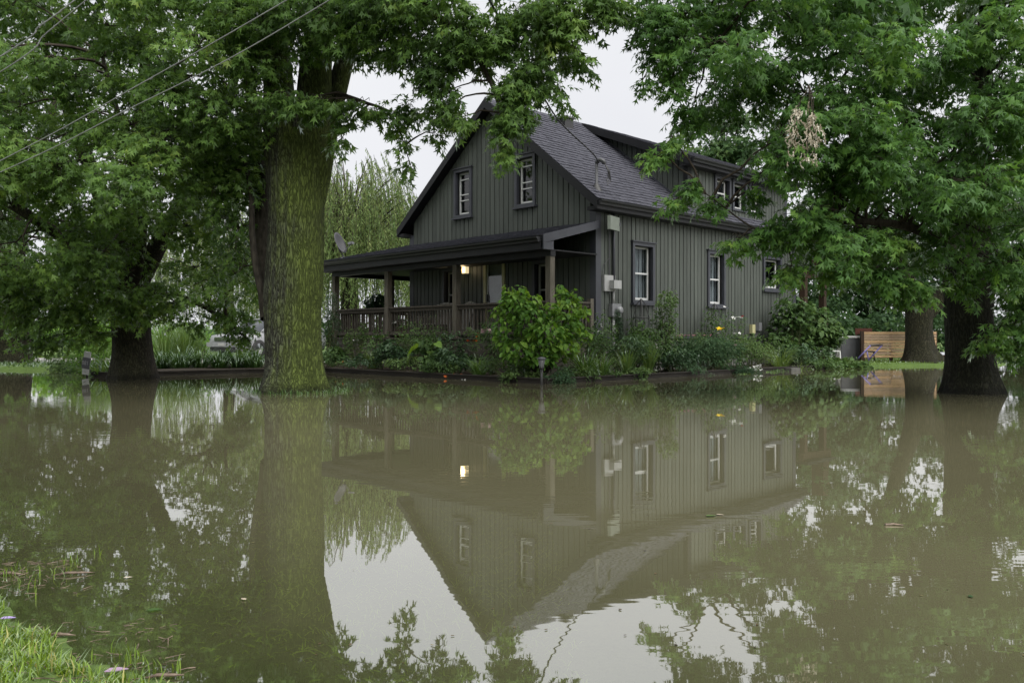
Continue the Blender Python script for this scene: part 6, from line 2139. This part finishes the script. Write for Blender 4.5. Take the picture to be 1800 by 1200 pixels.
grass_mesh('root_grass', 'thin grass and moss ringing the mossy trunk at the waterline', np.column_stack([x, y, np.full(n, -0.01)]), 0.10, 0.009, 'leaf_strap', 0.4, 1.0)

# ---- litter on the bank and on the water
M['litter'] = mat_noise('wet_litter', (0.05, 0.035, 0.025), (0.20, 0.15, 0.11), scale=30, rough=0.6)
M['litter2'] = mat_noise('pale_litter', (0.22, 0.19, 0.16), (0.42, 0.38, 0.34), scale=30, rough=0.6)
segs = []
for k in range(150):
    if k < 90:
        q = G(U(-10, 330), U(1090, 1215), 0.0)
        q[2] = max(0.004, gz(q) + 0.006)
    else:
        q = G(U(-10, 160), U(985, 1045), 0.0)
        q[2] = 0.003
    a = U(0, 6.28)
    L = U(0.012, 0.06)
    dv = np.array([math.cos(a), math.sin(a), rng.normal(0, 0.15)]) * L
    segs.append((np.array([q - dv / 2, q + rng.normal(0, 0.004, 3) * np.array([1, 1, 0.4]), q + dv / 2]), U(0.0008, 0.002), U(0.0005, 0.0012)))
V, T = thin_tubes(segs, 5)
np_obj('debris', V, T, 'litter', kind='stuff', label='washed up twigs and leaf litter along the bank', category='debris')


# soaked leaf bits gathered along the edging boards and round the trunks
fl_p = []
for (a, b_, m_) in ((HW(-3.66, 6.0), bed_corner + np.array([0, -0.1, 0]), 110), (bed_corner, HW(8.0, -1.93), 110), ((-9.3, 18.7, 0), (-6.5, 20.6, 0), 40)):
    a, b_ = np.array(a, float), np.array(b_, float)
    tt = U(0, 1, m_)
    fl_p.append(a + (b_ - a) * tt[:, None] + np.column_stack([rng.normal(0, 0.10, m_), -np.abs(rng.normal(0, 0.16, m_)), 0 * tt]))
for (cx, cd2, r_, m_) in ((514, 13.7, 0.62, 70), (1706, 13.4, 0.55, 60), (236, 18.0, 0.6, 40)):
    c = P(cx, HOR, cd2)
    aa = U(0, 6.28, m_)
    rr2 = r_ + np.abs(rng.normal(0, 0.16, m_))
    fl_p.append(np.column_stack([c[0] + rr2 * np.cos(aa), c[1] + rr2 * np.sin(aa), 0 * aa]))
m_ = 90
gg = np.array([G(U(0, 1800), U(690, 1180)) for _ in range(m_)])
fl_p.append(gg)
fl_p = np.concatenate(fl_p)
fl_p[:, 2] = 0.003
m_ = len(fl_p)
V0, T0 = leaf_tpl('ovate')
V, T, A = place_leaves(V0 * np.array([1, 1, 0.15]), T0, fl_p, rotz(U(0, 6.28, m_)), U(0.015, 0.05, m_) * np.where(fl_p[:, 1] < 9, 0.4, 1.0), np.clip(rng.normal(0.35, 0.25, m_), 0, 1))
np_obj('leaf_litter', V, T, mat_leaf('soaked_leaf', [(0.0, (0.03, 0.022, 0.014)), (0.6, (0.12, 0.09, 0.05)), (1.0, (0.14, 0.17, 0.06))], transl=0.1, gloss=0.1), tint=A, kind='stuff', label='soaked leaf bits floating along edging and trunks', category='litter')


def float_leaf(name, label, px, py, size, mat, rz, kind='maple', z=0.004, curl=1.0, cat='leaf', group=None):
    q = G(px, py, z)
    V0, T0 = leaf_tpl(kind)
    V0 = V0.copy()
    V0[:, 2] = V0[:, 2] * curl * 0.12 + 0.05 * np.abs(V0[:, 1])
    V0 = (V0 - np.array([0.5, 0, V0[:, 2].min()])) * size
    V = np.concatenate([V0, V0 - np.array([0, 0, 0.0012])])
    o = np_obj(name, V, np.concatenate([T0, T0[:, ::-1] + len(V0)]), mat, tint=np.full(len(V), U(0.2, 0.9)))
    o.location = tuple(q)
    o.rotation_euler = (0, 0, rz)
    o['label'] = label
    o['category'] = cat
    if group:
        o['group'] = group
    return o


float_leaf('floating_leaf', 'green leaf floating on the mirrored roof edge', 1250, 906, 0.06, 'leaf_mid', 0.3, 'ovate')
float_leaf('floating_leaf', 'small tan leaf floating just right of the green one on the mirrored roof edge', 1266, 904, 0.04, 'leaf_dead', -0.2, 'ovate')
float_leaf('floating_leaf', 'small dark leaf floating at the right over mirrored foliage', 1706, 1047, 0.03, 'leaf_dark', 1.2, 'ovate')
float_leaf('floating_leaf', 'orange-brown leaf floating off the bank', 225, 1014, 0.03, 'leaf_dead', 0.5, 'ovate')
float_leaf('floating_leaf', 'green sprig floating in the water right of the bank', 272, 1071, 0.05, 'leaf_mid', 0.4, 'ovate')
float_leaf('floating_leaf', 'pale scrap floating beside the mirrored trunk', 428, 1052, 0.03, 'leaf_dead', 2.4, 'ovate')
float_leaf('floating_leaf', 'small pale leaf floating below the bed corner', 1010, 700, 0.07, 'leaf_dead', 2.0, 'ovate')
float_leaf('fallen_petal', 'lilac petal lying in the grass at the left border', 14, 1086, 0.045, petal('lilac_petal', (0.52, 0.42, 0.72)), 0.4, 'ovate', 0.02, 2.0, 'petal')
float_leaf('fallen_petal', 'long lilac-pink petal at the waterline below the bank', 205, 1178, 0.06, petal('lilac_pink_petal', (0.42, 0.31, 0.43)), 0.5, 'ovate', 0.012, 2.0, 'petal')
q0, q1 = G(1556, 923), G(1588, 924)
tw = MB()
tw.tube([(0, 0, 0.004), tuple((q1 - q0) * 0.5 + np.array([0, 0.01, 0.006])), tuple(q1 - q0 + np.array([0, 0, 0.004]))], [0.006, 0.005, 0.003], 6)
o = tw.build('floating_twig', 'litter')
o.location = tuple(q0)
o['label'] = 'thin brown twig floating at the right of the water'
o['category'] = 'twig'
for (px, py, ang, L, lab) in ((288, 1190, 0.25, 0.10, 'dark wet bark scrap at the bottom border beside the bank'), (105, 1118, 0.1, 0.09, 'brown bark strip lying at the top of the grass'), (130, 1008, 0.3, 0.14, 'brown stick floating among the blades off the bank'), (20, 1009, 0.0, 0.10, 'thin brown stick at the left border among the blades')):
    q = G(px, py, 0.004)
    tw = MB()
    dv = np.array([math.cos(ang), math.sin(ang), 0]) * L / 2
    tw.tube([tuple(-dv), tuple(-dv * 0.3 + np.array([0, 0, 0.006])), tuple(dv * 0.4 + np.array([0.004, 0, 0.003])), tuple(dv)], [0.0015, 0.005, 0.004, 0.001], 7)
    o = tw.build('bark_scrap', 'litter', smooth=True)
    o.location = (q[0], q[1], max(0.004, gz(q) + 0.006))
    o['label'] = lab
    o['category'] = 'bark'

# ================================================================ OTHER THINGS
# ---- satellite dish on the porch roof
dp = HW(PE + 0.35, on_gable(604, 0, PE + 0.35)[0])
zr_ = PZ1 + (PZ0 - PZ1) * 0.35 / 1.9
dish = thing('satellite_dish', 'grey satellite dish on the porch roof left end', 'dish', (dp[0], dp[1], zr_))
mb = MB()
mb.box(-0.09, 0.09, -0.07, 0.07, 0.0, 0.03)
mb.tube([(0.0, 0, 0.03), (-0.03, 0, 0.10), (-0.14, 0, 0.26), (-0.15, 0, 0.34)], 0.022, 8)
mb.build('mount', 'dkgrey', dish)
# bowl: axis towards the right, slightly to the camera and up
ax = np.array([0.86, -0.28, 0.36])
ax /= np.linalg.norm(ax)
e1 = np.cross(ax, (0, 0, 1.0))
e1 /= np.linalg.norm(e1)
e2 = np.cross(e1, ax)
cdn = np.array([-0.15, 0, 0.42])
mb = MB()
for sgn in (0, 1):
    o_ = len(mb.v)
    for i in range(6):
        r_ = i / 5
        for k in range(24):
            a = 2 * math.pi * k / 24
            mb.v.append(tuple(cdn + e1 * 0.28 * r_ * math.cos(a) + e2 * 0.33 * r_ * math.sin(a) + ax * (0.075 * r_ * r_ - 0.012 * sgn)))
    for i in range(5):
        for k in range(24):
            k2 = (k + 1) % 24
            mb.f.append((o_ + i * 24 + k, o_ + i * 24 + k2, o_ + (i + 1) * 24 + k2, o_ + (i + 1) * 24 + k))
mb.f += [(120 + k, 120 + (k + 1) % 24, 264 + (k + 1) % 24, 264 + k) for k in range(24)]
mb.build('reflector', mat_plain('dish_grey', (0.045, 0.045, 0.05), rough=0.5), dish, smooth=True)
tip = cdn + ax * 0.42 - e2 * 0.16
mb = MB()
mb.tube([tuple(cdn - e2 * 0.30), tuple(cdn - e2 * 0.28 + ax * 0.1), tuple(tip)], 0.014, 6)
mb.build('arm', 'grey', dish)
mb = MB()
mb.bar(tuple(tip), tuple(tip - ax * 0.12 + e2 * 0.03), 0.09, 0.07)
mb.bar(tuple(tip + e1 * 0.07), tuple(tip - e1 * 0.07), 0.06, 0.06)
mb.build('receiver', 'grey', dish)
mb = MB()
mb.tube([(0.0, -0.05, 0.02), (-0.1, -0.38, -0.10), (-0.06, -0.44, -0.20), (0.1, -0.42, -0.26), (0.25, -0.36, -0.24)], 0.010, 6)
mb.build('cable', 'grey', dish)

# ---- hanging basket under the porch roof
hb = P(663, 533, 25.2)
t = thing('hanging_basket', 'dark leafy hanging basket under the porch beam left of the second post', 'plant', hb)
n = 260
v = rng.normal(size=(n, 3))
v /= np.linalg.norm(v, axis=1)[:, None]
pos = v * np.array([0.34, 0.34, 0.26]) * (U(0.2, 1, n) ** 0.4)[:, None] + np.array([0, 0, 0.05])
R = rotz(np.arctan2(v[:, 1], v[:, 0])) @ roty(np.radians(rng.normal(35, 22, n))) @ rotx(np.radians(rng.normal(0, 25, n)))
V0, T0 = leaf_tpl('ovate')
V, T, A = place_leaves(V0, T0, pos, R, U(0.10, 0.2, n), np.clip(rng.normal(0.3, 0.15, n), 0, 1))
np_obj('foliage', V, T, 'leaf_dark', t, tint=A)
mb = MB()
mb.lathe([(0.01, -0.20), (0.15, -0.18), (0.2, -0.02), (0.19, -0.02), (0.14, -0.16)], 14)
mb.build('pot', 'black', t, smooth=True)
mb = MB()
for a in (0, 2.1, 4.2):
    mb.tube([(0.19 * math.cos(a), 0.19 * math.sin(a), -0.02), (0, 0, 0.62)], 0.006, 4)
mb.tube([(0, 0, 0.62), (0, 0, ZC - hb[2])], 0.006, 4)
mb.build('hanger', 'black', t)
# potted white flowers on the deck
pp = HW(-1.25, on_gable(706, 0, -1.25)[0], Z_FLOOR)
t = bush('potted_flowers', 'pot of white flowers behind the porch railing', pp, 0.5, 0.45, 160, 'ovate', 0.07, 'leaf_dark', 0.4, z0=Z_FLOOR + 0.22, flowers=('pet_white', 12, 0.05, 0.4))
mb = MB()
mb.lathe([(0.0, -0.22), (0.13, -0.22), (0.18, 0.02), (0.165, 0.02), (0.12, -0.1)], 14)
mb.build('pot', 'rustred', t, smooth=True)

# ---- path light at the corner of the bed
pl_p = G(952, 672, 0.05)
t = thing('path_light', 'black garden path light at the corner of the flower bed', 'lamp', (pl_p[0], pl_p[1], 0.0))
MB().tube([(0, 0, -0.1), (0, 0, 0.33)], 0.026, 10).build('post', 'black', t, smooth=True)
MB().lathe([(0.0, 0.30), (0.05, 0.31), (0.045, 0.345), (0.03, 0.36)], 14).build('collar', 'black', t, smooth=True)
MB().lathe([(0.042, 0.345), (0.065, 0.44), (0.065, 0.475), (0.0, 0.476)], 14).build('lens', mat_plain('clouded_lens', (0.10, 0.105, 0.11), rough=0.3), t, smooth=True)
MB().lathe([(0.0, 0.478), (0.088, 0.478), (0.09, 0.49), (0.05, 0.515), (0.0, 0.525)], 16).build('cap', 'dkgrey', t, smooth=True)

# ---- obelisk trellises
for k, (px, ty, lab) in enumerate(((1127, 525, 'dark wire obelisk trellis under the first side window'), (1256, 533, 'dark wire obelisk trellis with a rose under the second side window'))):
    p = sb_(px, -0.42)
    z1 = topz(ty, p)
    t = thing('trellis', lab, 'trellis', (p[0], p[1], 0.0), HROT, 'obelisk trellises')
    for a in range(4):
        q = math.pi / 4 + a * math.pi / 2
        MB().tube([(0.22 * math.cos(q), 0.22 * math.sin(q), 0.05), (0.235 * math.cos(q), 0.235 * math.sin(q), z1 * 0.5), (0.19 * math.cos(q), 0.19 * math.sin(q), z1 * 0.75), (0.10 * math.cos(q), 0.10 * math.sin(q), z1 * 0.93), (0.0, 0.0, z1)], 0.011, 6).build('rod', 'black', t)
    for zz, rr_ in ((0.45, 0.235), (0.75, 0.18)):
        MB().tube([(rr_ * math.cos(a), rr_ * math.sin(a), z1 * zz) for a in np.linspace(0, 2 * math.pi, 17)], 0.008, 5, cap=False).build('ring', 'black', t)

# ---- leaning house number sign
sp = P(150, HOR, 18.85)
sg = thing('house_number_sign', 'leaning white slatted sign with dark number plate at the waterline', 'sign', (sp[0], sp[1], 0.02))
sg.rotation_euler = (0, math.radians(8), math.radians(-18))
for k in range(5):
    MB().box(-0.092 + k * 0.037, -0.092 + k * 0.037 + 0.028, -0.012, 0.012, 0.03, 0.545 + 0.004 * (k % 2)).build('slat', 'white', sg)
MB().box(-0.11, 0.11, 0.013, 0.03, 0.12, 0.16).build('batten', 'dkgrey', sg)
plate = MB().box(-0.105, 0.102, -0.030, -0.0125, 0.165, 0.415).build('number_plate', mat_plain('slate_plate', (0.022, 0.022, 0.030), rough=0.5), sg)
fc = bpy.data.curves.new('numerals', 'FONT')
fc.body = '881'
fc.size = 0.125
fc.align_x = 'CENTER'
fc.align_y = 'CENTER'
fc.extrude = 0.002
fco = link('numerals_curve', fc)
dg = bpy.context.evaluated_depsgraph_get()
nm = bpy.data.meshes.new_from_object(fco.evaluated_get(dg))
bpy.data.objects.remove(fco)
nm.materials.clear()
nm.materials.append(mat_plain('numeral_grey', (0.30, 0.30, 0.33)))
no = link('numerals', nm, sg)
no.location = (-0.01, -0.033, 0.29)
no.rotation_euler = (math.radians(90), 0, 0)
no['label'] = 'grey numerals on the plate'
MB().box(-0.02, 0.02, 0.031, 0.06, -0.35, 0.5).build('stake', 'edging', sg)

# ---- cedar board wall, black panel and bits on the side lawn
cd_ = 28.0
c0, c1 = P(1519, HOR, cd_), P(1646, HOR, cd_)
cz0, cz1 = P(1519, 629, cd_)[2], P(1519, 583, cd_)[2]
cw = thing('cedar_wall', 'low wall of horizontal cedar boards behind the forked lawn trunk', 'fence', (c0[0], cd_, 0.0))
Lw = c1[0] - c0[0]
rows = 9
hh = (cz1 - cz0) / rows
for r_ in range(rows):
    for (a, b_) in ((0.0, Lw * 0.375), (Lw * 0.378, Lw * 0.72), (Lw * 0.723, Lw)):
        j = U(-0.008, 0.008)
        MB().box(a, b_, j, j + 0.03, cz0 + r_ * hh + 0.015, cz0 + (r_ + 1) * hh).build('board', 'cedar' if rng.random() < 0.72 else 'cedar2', cw)
for a in (-0.05, Lw * 0.37, Lw * 0.72, Lw - 0.04):
    MB().box(a, a + 0.09, 0.045, 0.13, 0.0, cz1 + 0.02).build('post', 'brownwood', cw)
p = P(1478, HOR, 28.3)
bp2 = thing('black_planter', 'black panelled planter with white top edge beside the cedar wall', 'planter', (p[0], p[1], 0))
MB().box(0.02, 0.70, 0, 0.7, 0.05, P(0, 594, 28.3)[2]).build('panel', 'dkgrey', bp2)
MB().box(-0.42, 0.73, -0.03, 0.73, P(0, 593.6, 28.3)[2], P(0, 590, 28.3)[2]).build('top_edge', 'white', bp2)
MB().hexa([(-0.18, 0.02, 0.1), (0.0, 0.02, 0.1), (0.0, 0.1, 0.1), (-0.18, 0.1, 0.1), (-0.02, 0.02, 0.86), (0.0, 0.02, 0.86), (0.0, 0.1, 0.86), (-0.02, 0.1, 0.86)]).build('side_panel', 'concrete', bp2)
p = P(1515.5, HOR, 27.95)
o = MB().box(-0.055, 0.045, -0.05, 0.05, -0.2, cz1 + 0.02).build('fence_post', 'brownwood')
o.location = (p[0], p[1], 0)
o['label'] = 'dark brown post between the black planter and the cedar wall'
o['category'] = 'post'
p = P(1518, HOR, 30.0)
o = thing('red_brown_bench', 'red-brown board bench back showing above the cedar wall corner', 'bench', (p[0], p[1], 0))
MB().box(-0.30, 0.30, -0.02, 0.02, P(0, 587, 30)[2], P(0, 577, 30)[2]).build('backrest', 'rustred', o)
MB().box(-0.30, 0.30, -0.02, 0.4, 0.42, 0.46).build('seat', 'rustred', o)
for a in (-0.27, 0.23):
    MB().box(a, a + 0.05, 0.021, 0.06, 0.05, P(0, 578, 30)[2]).build('leg', 'rustred', o)
    MB().box(a, a + 0.05, 0.34, 0.38, 0.05, 0.419).build('leg', 'rustred', o)
p = P(1461, HOR, 27.2)
o = thing('white_chair', 'white plastic chair half hidden by the vine mound', 'chair', (p[0], p[1], 0.06), 0.4)
MB().box(-0.20, 0.20, -0.2, 0.2, 0.36, 0.40).build('seat', 'white', o)
MB().hexa([(-0.2, 0.17, 0.40), (0.2, 0.17, 0.40), (0.2, 0.2, 0.40), (-0.2, 0.2, 0.40), (-0.17, 0.24, 0.70), (0.17, 0.24, 0.70), (0.17, 0.27, 0.70), (-0.17, 0.27, 0.70)]).build('backrest', 'white', o)
for (a, b_) in ((-0.18, -0.18), (0.18, -0.18), (-0.18, 0.18), (0.18, 0.18)):
    MB().bar((a * 1.08, b_ * 1.08, 0), (a, b_, 0.36), 0.05, 0.05, up=(1, 0, 0)).build('leg', 'white', o)
# violet lounger frame
ld = 27.0
o_ = P(1506, 633, ld)
t = thing('lounger_frame', 'violet-blue metal lounger frame on the lawn before the cedar wall', 'chair frame', (o_[0], ld, 0))


def LP_(px, py, dy=0.0):
    q = P(px, py, ld + dy)
    return (q[0] - o_[0], dy, q[2])


for (a, b_, m_) in (((1508, 630, 0.0), (1530, 607, 0.0), 'purple'), ((1527, 632, 0.45), (1551, 606, 0.45), 'purple'), ((1530, 607, 0.0), (1551, 606, 0.45), 'black'), ((1521, 617, 0.0), (1537, 618, 0.45), 'black')):
    MB().tube([LP_(*a), LP_(*b_)], 0.024, 8).build('frame_tube', m_, t, smooth=True)
for (a, b_) in (((1524, 618, 0.0), (1527, 634, 0.0)), ((1536, 618, 0.45), (1537, 634, 0.45))):
    MB().tube([LP_(*a), LP_(*b_)], 0.022, 8).build('leg', 'purple' if a[0] < 1530 else 'black', t, smooth=True)
# small covered boat shape beside the lawn trunk
p = P(1657, HOR, 28.4)
bt = thing('dinghy', 'small dark dinghy with pale cover between lawn trunk and right trunk', 'boat', (p[0], p[1], 0.08), 0.15)
hull = MB()
prof = [(-0.9, 0.10, 0.30), (-0.6, 0.30, 0.24), (0.0, 0.38, 0.20), (0.6, 0.30, 0.24), (0.9, 0.10, 0.30)]
for (x, w, zt_) in prof:
    hull.v += [(x, -w, zt_), (x * 0.9, -w * 0.6, 0.0), (x * 0.9, w * 0.6, 0.0), (x, w, zt_)]
for i in range(4):
    for k in range(3):
        a = i * 4 + k
        hull.f.append((a, a + 1, a + 5, a + 4))
hull.f += [(0, 3, 2, 1), (16, 17, 18, 19)]
hull.build('hull', 'rustred', bt)
cv = MB()
for (x, w, zt_) in prof:
    cv.v += [(x * 1.02, -w - 0.02, zt_ + 0.005), (x, -w * 0.4, zt_ + 0.06 + U(0, 0.05)), (x, w * 0.4, zt_ + 0.05 + U(0, 0.05)), (x * 1.02, w + 0.02, zt_ + 0.005)]
for i in range(4):
    for k in range(3):
        a = i * 4 + k
        cv.f.append((a, a + 4, a + 5, a + 1))
cv.build('cover', mat_plain('pale_tarp', (0.36, 0.37, 0.40)), bt)

# ---- parked car on the drive
cp = P(404, HOR, 30.0)
car = thing('parked_car', 'silver-white car parked behind the daylilies, its front towards the water', 'car', (cp[0] - 0.25, cp[1], 0.15), math.atan2(0.86, 0.50))
M['carpaint'] = mat_plain('silver_white_paint', (0.27, 0.275, 0.29), rough=0.25, spec=0.6)
M['carglass'] = mat_plain('dark_car_glass', (0.03, 0.035, 0.04), rough=0.08, spec=0.8)
M['chrome'] = mat_plain('chrome_trim', (0.60, 0.61, 0.63), rough=0.15, metallic=1.0)
M['tyre'] = mat_plain('tyre_rubber', (0.02, 0.02, 0.021), rough=0.8)
# stations along the car (local +x runs to the rear): half width, sill, belt height
st_ = [(0.0, 0.70, 0.32, 0.66), (0.10, 0.82, 0.24, 0.80), (0.5, 0.90, 0.22, 0.86), (1.15, 0.91, 0.22, 0.93), (2.4, 0.92, 0.22, 0.97), (3.7, 0.91, 0.24, 1.0), (4.35, 0.86, 0.28, 0.98), (4.5, 0.74, 0.36, 0.80)]
body = MB()
for (x, w, z0, z1) in st_:
    body.v += [(x, -w * 0.92, z0), (x, -w, z0 + (z1 - z0) * 0.35), (x, -w * 0.985, z0 + (z1 - z0) * 0.75), (x, -w * 0.86, z1), (x, 0, z1 + 0.03), (x, w * 0.86, z1), (x, w * 0.985, z0 + (z1 - z0) * 0.75), (x, w, z0 + (z1 - z0) * 0.35), (x, w * 0.92, z0)]
for i in range(len(st_) - 1):
    for k in range(9):
        a, b_ = i * 9 + k, i * 9 + (k + 1) % 9
        body.f.append((a, b_, b_ + 9, a + 9))
body.f += [tuple(range(9))[::-1], tuple(range(63, 72))]
bo = body.build('body', 'carpaint', car, smooth=True)
gh = [(1.10, 0.76, 0.94, 0.94), (1.75, 0.72, 0.94, 1.38), (2.2, 0.68, 0.94, 1.46), (3.3, 0.67, 0.95, 1.45), (4.0, 0.68, 0.96, 1.30), (4.38, 0.72, 0.96, 0.98)]
cab = MB()
for (x, w, z0, z1) in gh:
    cab.v += [(x, -0.80, z0), (x, -w, z1 - 0.03), (x, 0, z1 + 0.01), (x, w, z1 - 0.03), (x, 0.80, z0)]
for i in range(len(gh) - 1):
    for k in range(4):
        a = i * 5 + k
        cab.f.append((a, a + 1, a + 6, a + 5))
cab.build('cabin_glass', 'carglass', car, smooth=True)
rf = MB()
for (x, w, z0, z1) in gh[1:5]:
    rf.v += [(x, -w * 1.01, z1 - 0.03), (x, -w * 0.9, z1 + 0.006), (x, 0, z1 + 0.02), (x, w * 0.9, z1 + 0.006), (x, w * 1.01, z1 - 0.03)]
for i in range(3):
    for k in range(4):
        a = i * 5 + k
        rf.f.append((a, a + 1, a + 6, a + 5))
rf.build('roof', 'carpaint', car, smooth=True)
for s in (-1, 1):
    pm = MB()
    for (p_, q_) in (((1.10, 0.80, 0.94), (1.75, 0.725, 1.36)), ((2.55, 0.80, 0.95), (2.62, 0.69, 1.43)), ((4.36, 0.79, 0.97), (3.98, 0.70, 1.28))):
        pm = MB()
        pm.bar((p_[0], s * p_[1], p_[2]), (q_[0], s * q_[1], q_[2]), 0.07, 0.06)
        pm.build('pillar', 'carpaint', car)
    MB().hexa([(0.03, s * 0.46, 0.60), (0.30, s * 0.86, 0.62), (0.34, s * 0.90, 0.62), (0.02, s * 0.46, 0.60), (0.06, s * 0.44, 0.74), (0.34, s * 0.82, 0.79), (0.36, s * 0.86, 0.78), (0.07, s * 0.44, 0.75)]).build('headlight', mat_plain('headlight_lens', (0.40, 0.41, 0.42), rough=0.1), car)
    MB().box(1.28, 1.42, s * 0.98 - 0.09, s * 0.98 + 0.09, 0.93, 1.06).build('mirror', 'carpaint', car)
    for x in (0.85, 3.55):
        tyr = MB()
        for i, (r_, y_) in enumerate(((0.20, 0.0), (0.31, 0.0), (0.325, 0.03), (0.325, 0.17), (0.31, 0.2), (0.20, 0.2))):
            tyr.v += [(x + r_ * math.cos(a), s * (0.74 + y_), 0.325 + r_ * math.sin(a)) for a in np.linspace(0, 2 * math.pi, 20, endpoint=False)]
        tyr.f += [(i * 20 + k, i * 20 + (k + 1) % 20, (i + 1) * 20 + (k + 1) % 20, (i + 1) * 20 + k) for i in range(5) for k in range(20)]
        ty = tyr.build('wheel', 'tyre', car, smooth=True)
        rim = MB()
        rim.v += [(x, s * 0.945, 0.325)] + [(x + 0.2 * math.cos(a), s * 0.925, 0.325 + 0.2 * math.sin(a)) for a in np.linspace(0, 2 * math.pi, 20, endpoint=False)]
        rim.f += [(0, 1 + k, 1 + (k + 1) % 20) for k in range(20)]
        rim.build('rim', 'chrome', ty)
MB().box(-0.03, 0.02, -0.40, 0.40, 0.60, 0.74).build('grille', 'black', car)
for k in range(3):
    MB().box(-0.045, -0.031, -0.40, 0.40, 0.615 + k * 0.045, 0.632 + k * 0.045).build('grille_bar', 'chrome', car)
MB().box(-0.06, 0.03, -0.78, 0.78, 0.40, 0.56).build('bumper', 'carpaint', car)
MB().box(-0.05, 0.03, -0.62, 0.62, 0.24, 0.385).build('air_intake', 'black', car)
MB().box(-0.075, -0.062, -0.16, 0.16, 0.43, 0.53).build('licence_plate', 'chair', car)

# ---- overhead wires
def wire(label, pts, r, mat='wiregrey', twist=0.0, parent=None, name='overhead_wire'):
    rows_ = spline([tuple(P(*q)) if len(q) == 3 else q[3:] for q in pts], 90)
    mb = MB()
    if twist:
        for ph in (0.0, math.pi):
            s = np.arange(len(rows_))
            q = rows_ + np.column_stack([np.cos(s * 1.3 + ph), np.sin(s * 1.3 + ph) * 0.3, np.sin(s * 1.3 + ph)]) * twist
            mb.tube([tuple(x) for x in q], r, 5)
    else:
        mb.tube([tuple(x) for x in rows_], r, 6)
    o = mb.build(name, mat, smooth=True)
    o['label'] = label
    o['category'] = 'wire'
    return o


M['wiregrey'] = mat_plain('aluminium_wire', (0.17, 0.175, 0.18), rough=0.4)
M['wireblack'] = mat_plain('black_cable', (0.015, 0.015, 0.016), rough=0.5)
wire('upper of the two long pale wires crossing the left maple', [(-500, 530, 12.5), (0, 283, 10.0), (250, 146, 8.9), (505, 0, 7.9), (900, -235, 6.6)], 0.0055)
wire('lower of the two long pale wires crossing the left maple', [(-500, 520, 12.8), (0, 303, 10.2), (220, 195, 9.3), (400, 105, 8.6), (580, 0, 8.0), (960, -230, 6.8)], 0.0055)
wire('upper thick twisted cable in the top left corner', [(-400, 340, 9.5), (0, 100, 8.0), (70, 46, 7.8), (132, 0, 7.6), (420, -230, 6.8)], 0.005, 'wiregrey', 0.005)
wire('lower thin cable in the top left corner', [(-400, 360, 9.6), (0, 127, 8.1), (80, 60, 7.9), (152, 0, 7.7), (430, -230, 6.9)], 0.0055, 'wiregrey')
mw_ = HW(mu + 0.02, mv - 0.05, mtop + 0.02)
rows_ = [tuple(mw_)] + [tuple(P(*q)) for q in ((1040, 268, 18.9), (983, 213, 16.8), (939, 141, 14.6), (914, 90, 13.3), (860, 0, 11.4), (740, -240, 8.4), (300, -900, 5.0))]
rr_ = spline(rows_, 110)
mb = MB()
for ph in (0.0, 2.1, 4.2):
    s = np.arange(len(rr_))
    q = rr_ + np.column_stack([np.cos(s * 1.5 + ph), 0 * s, np.sin(s * 1.5 + ph)]) * 0.011
    mb.tube([tuple(x) for x in q], 0.009, 5)
o = mb.build('service_cable', 'wireblack', smooth=True)
o['label'] = 'black twisted service cable running from the roof mast up past the foliage'
o['category'] = 'wire'
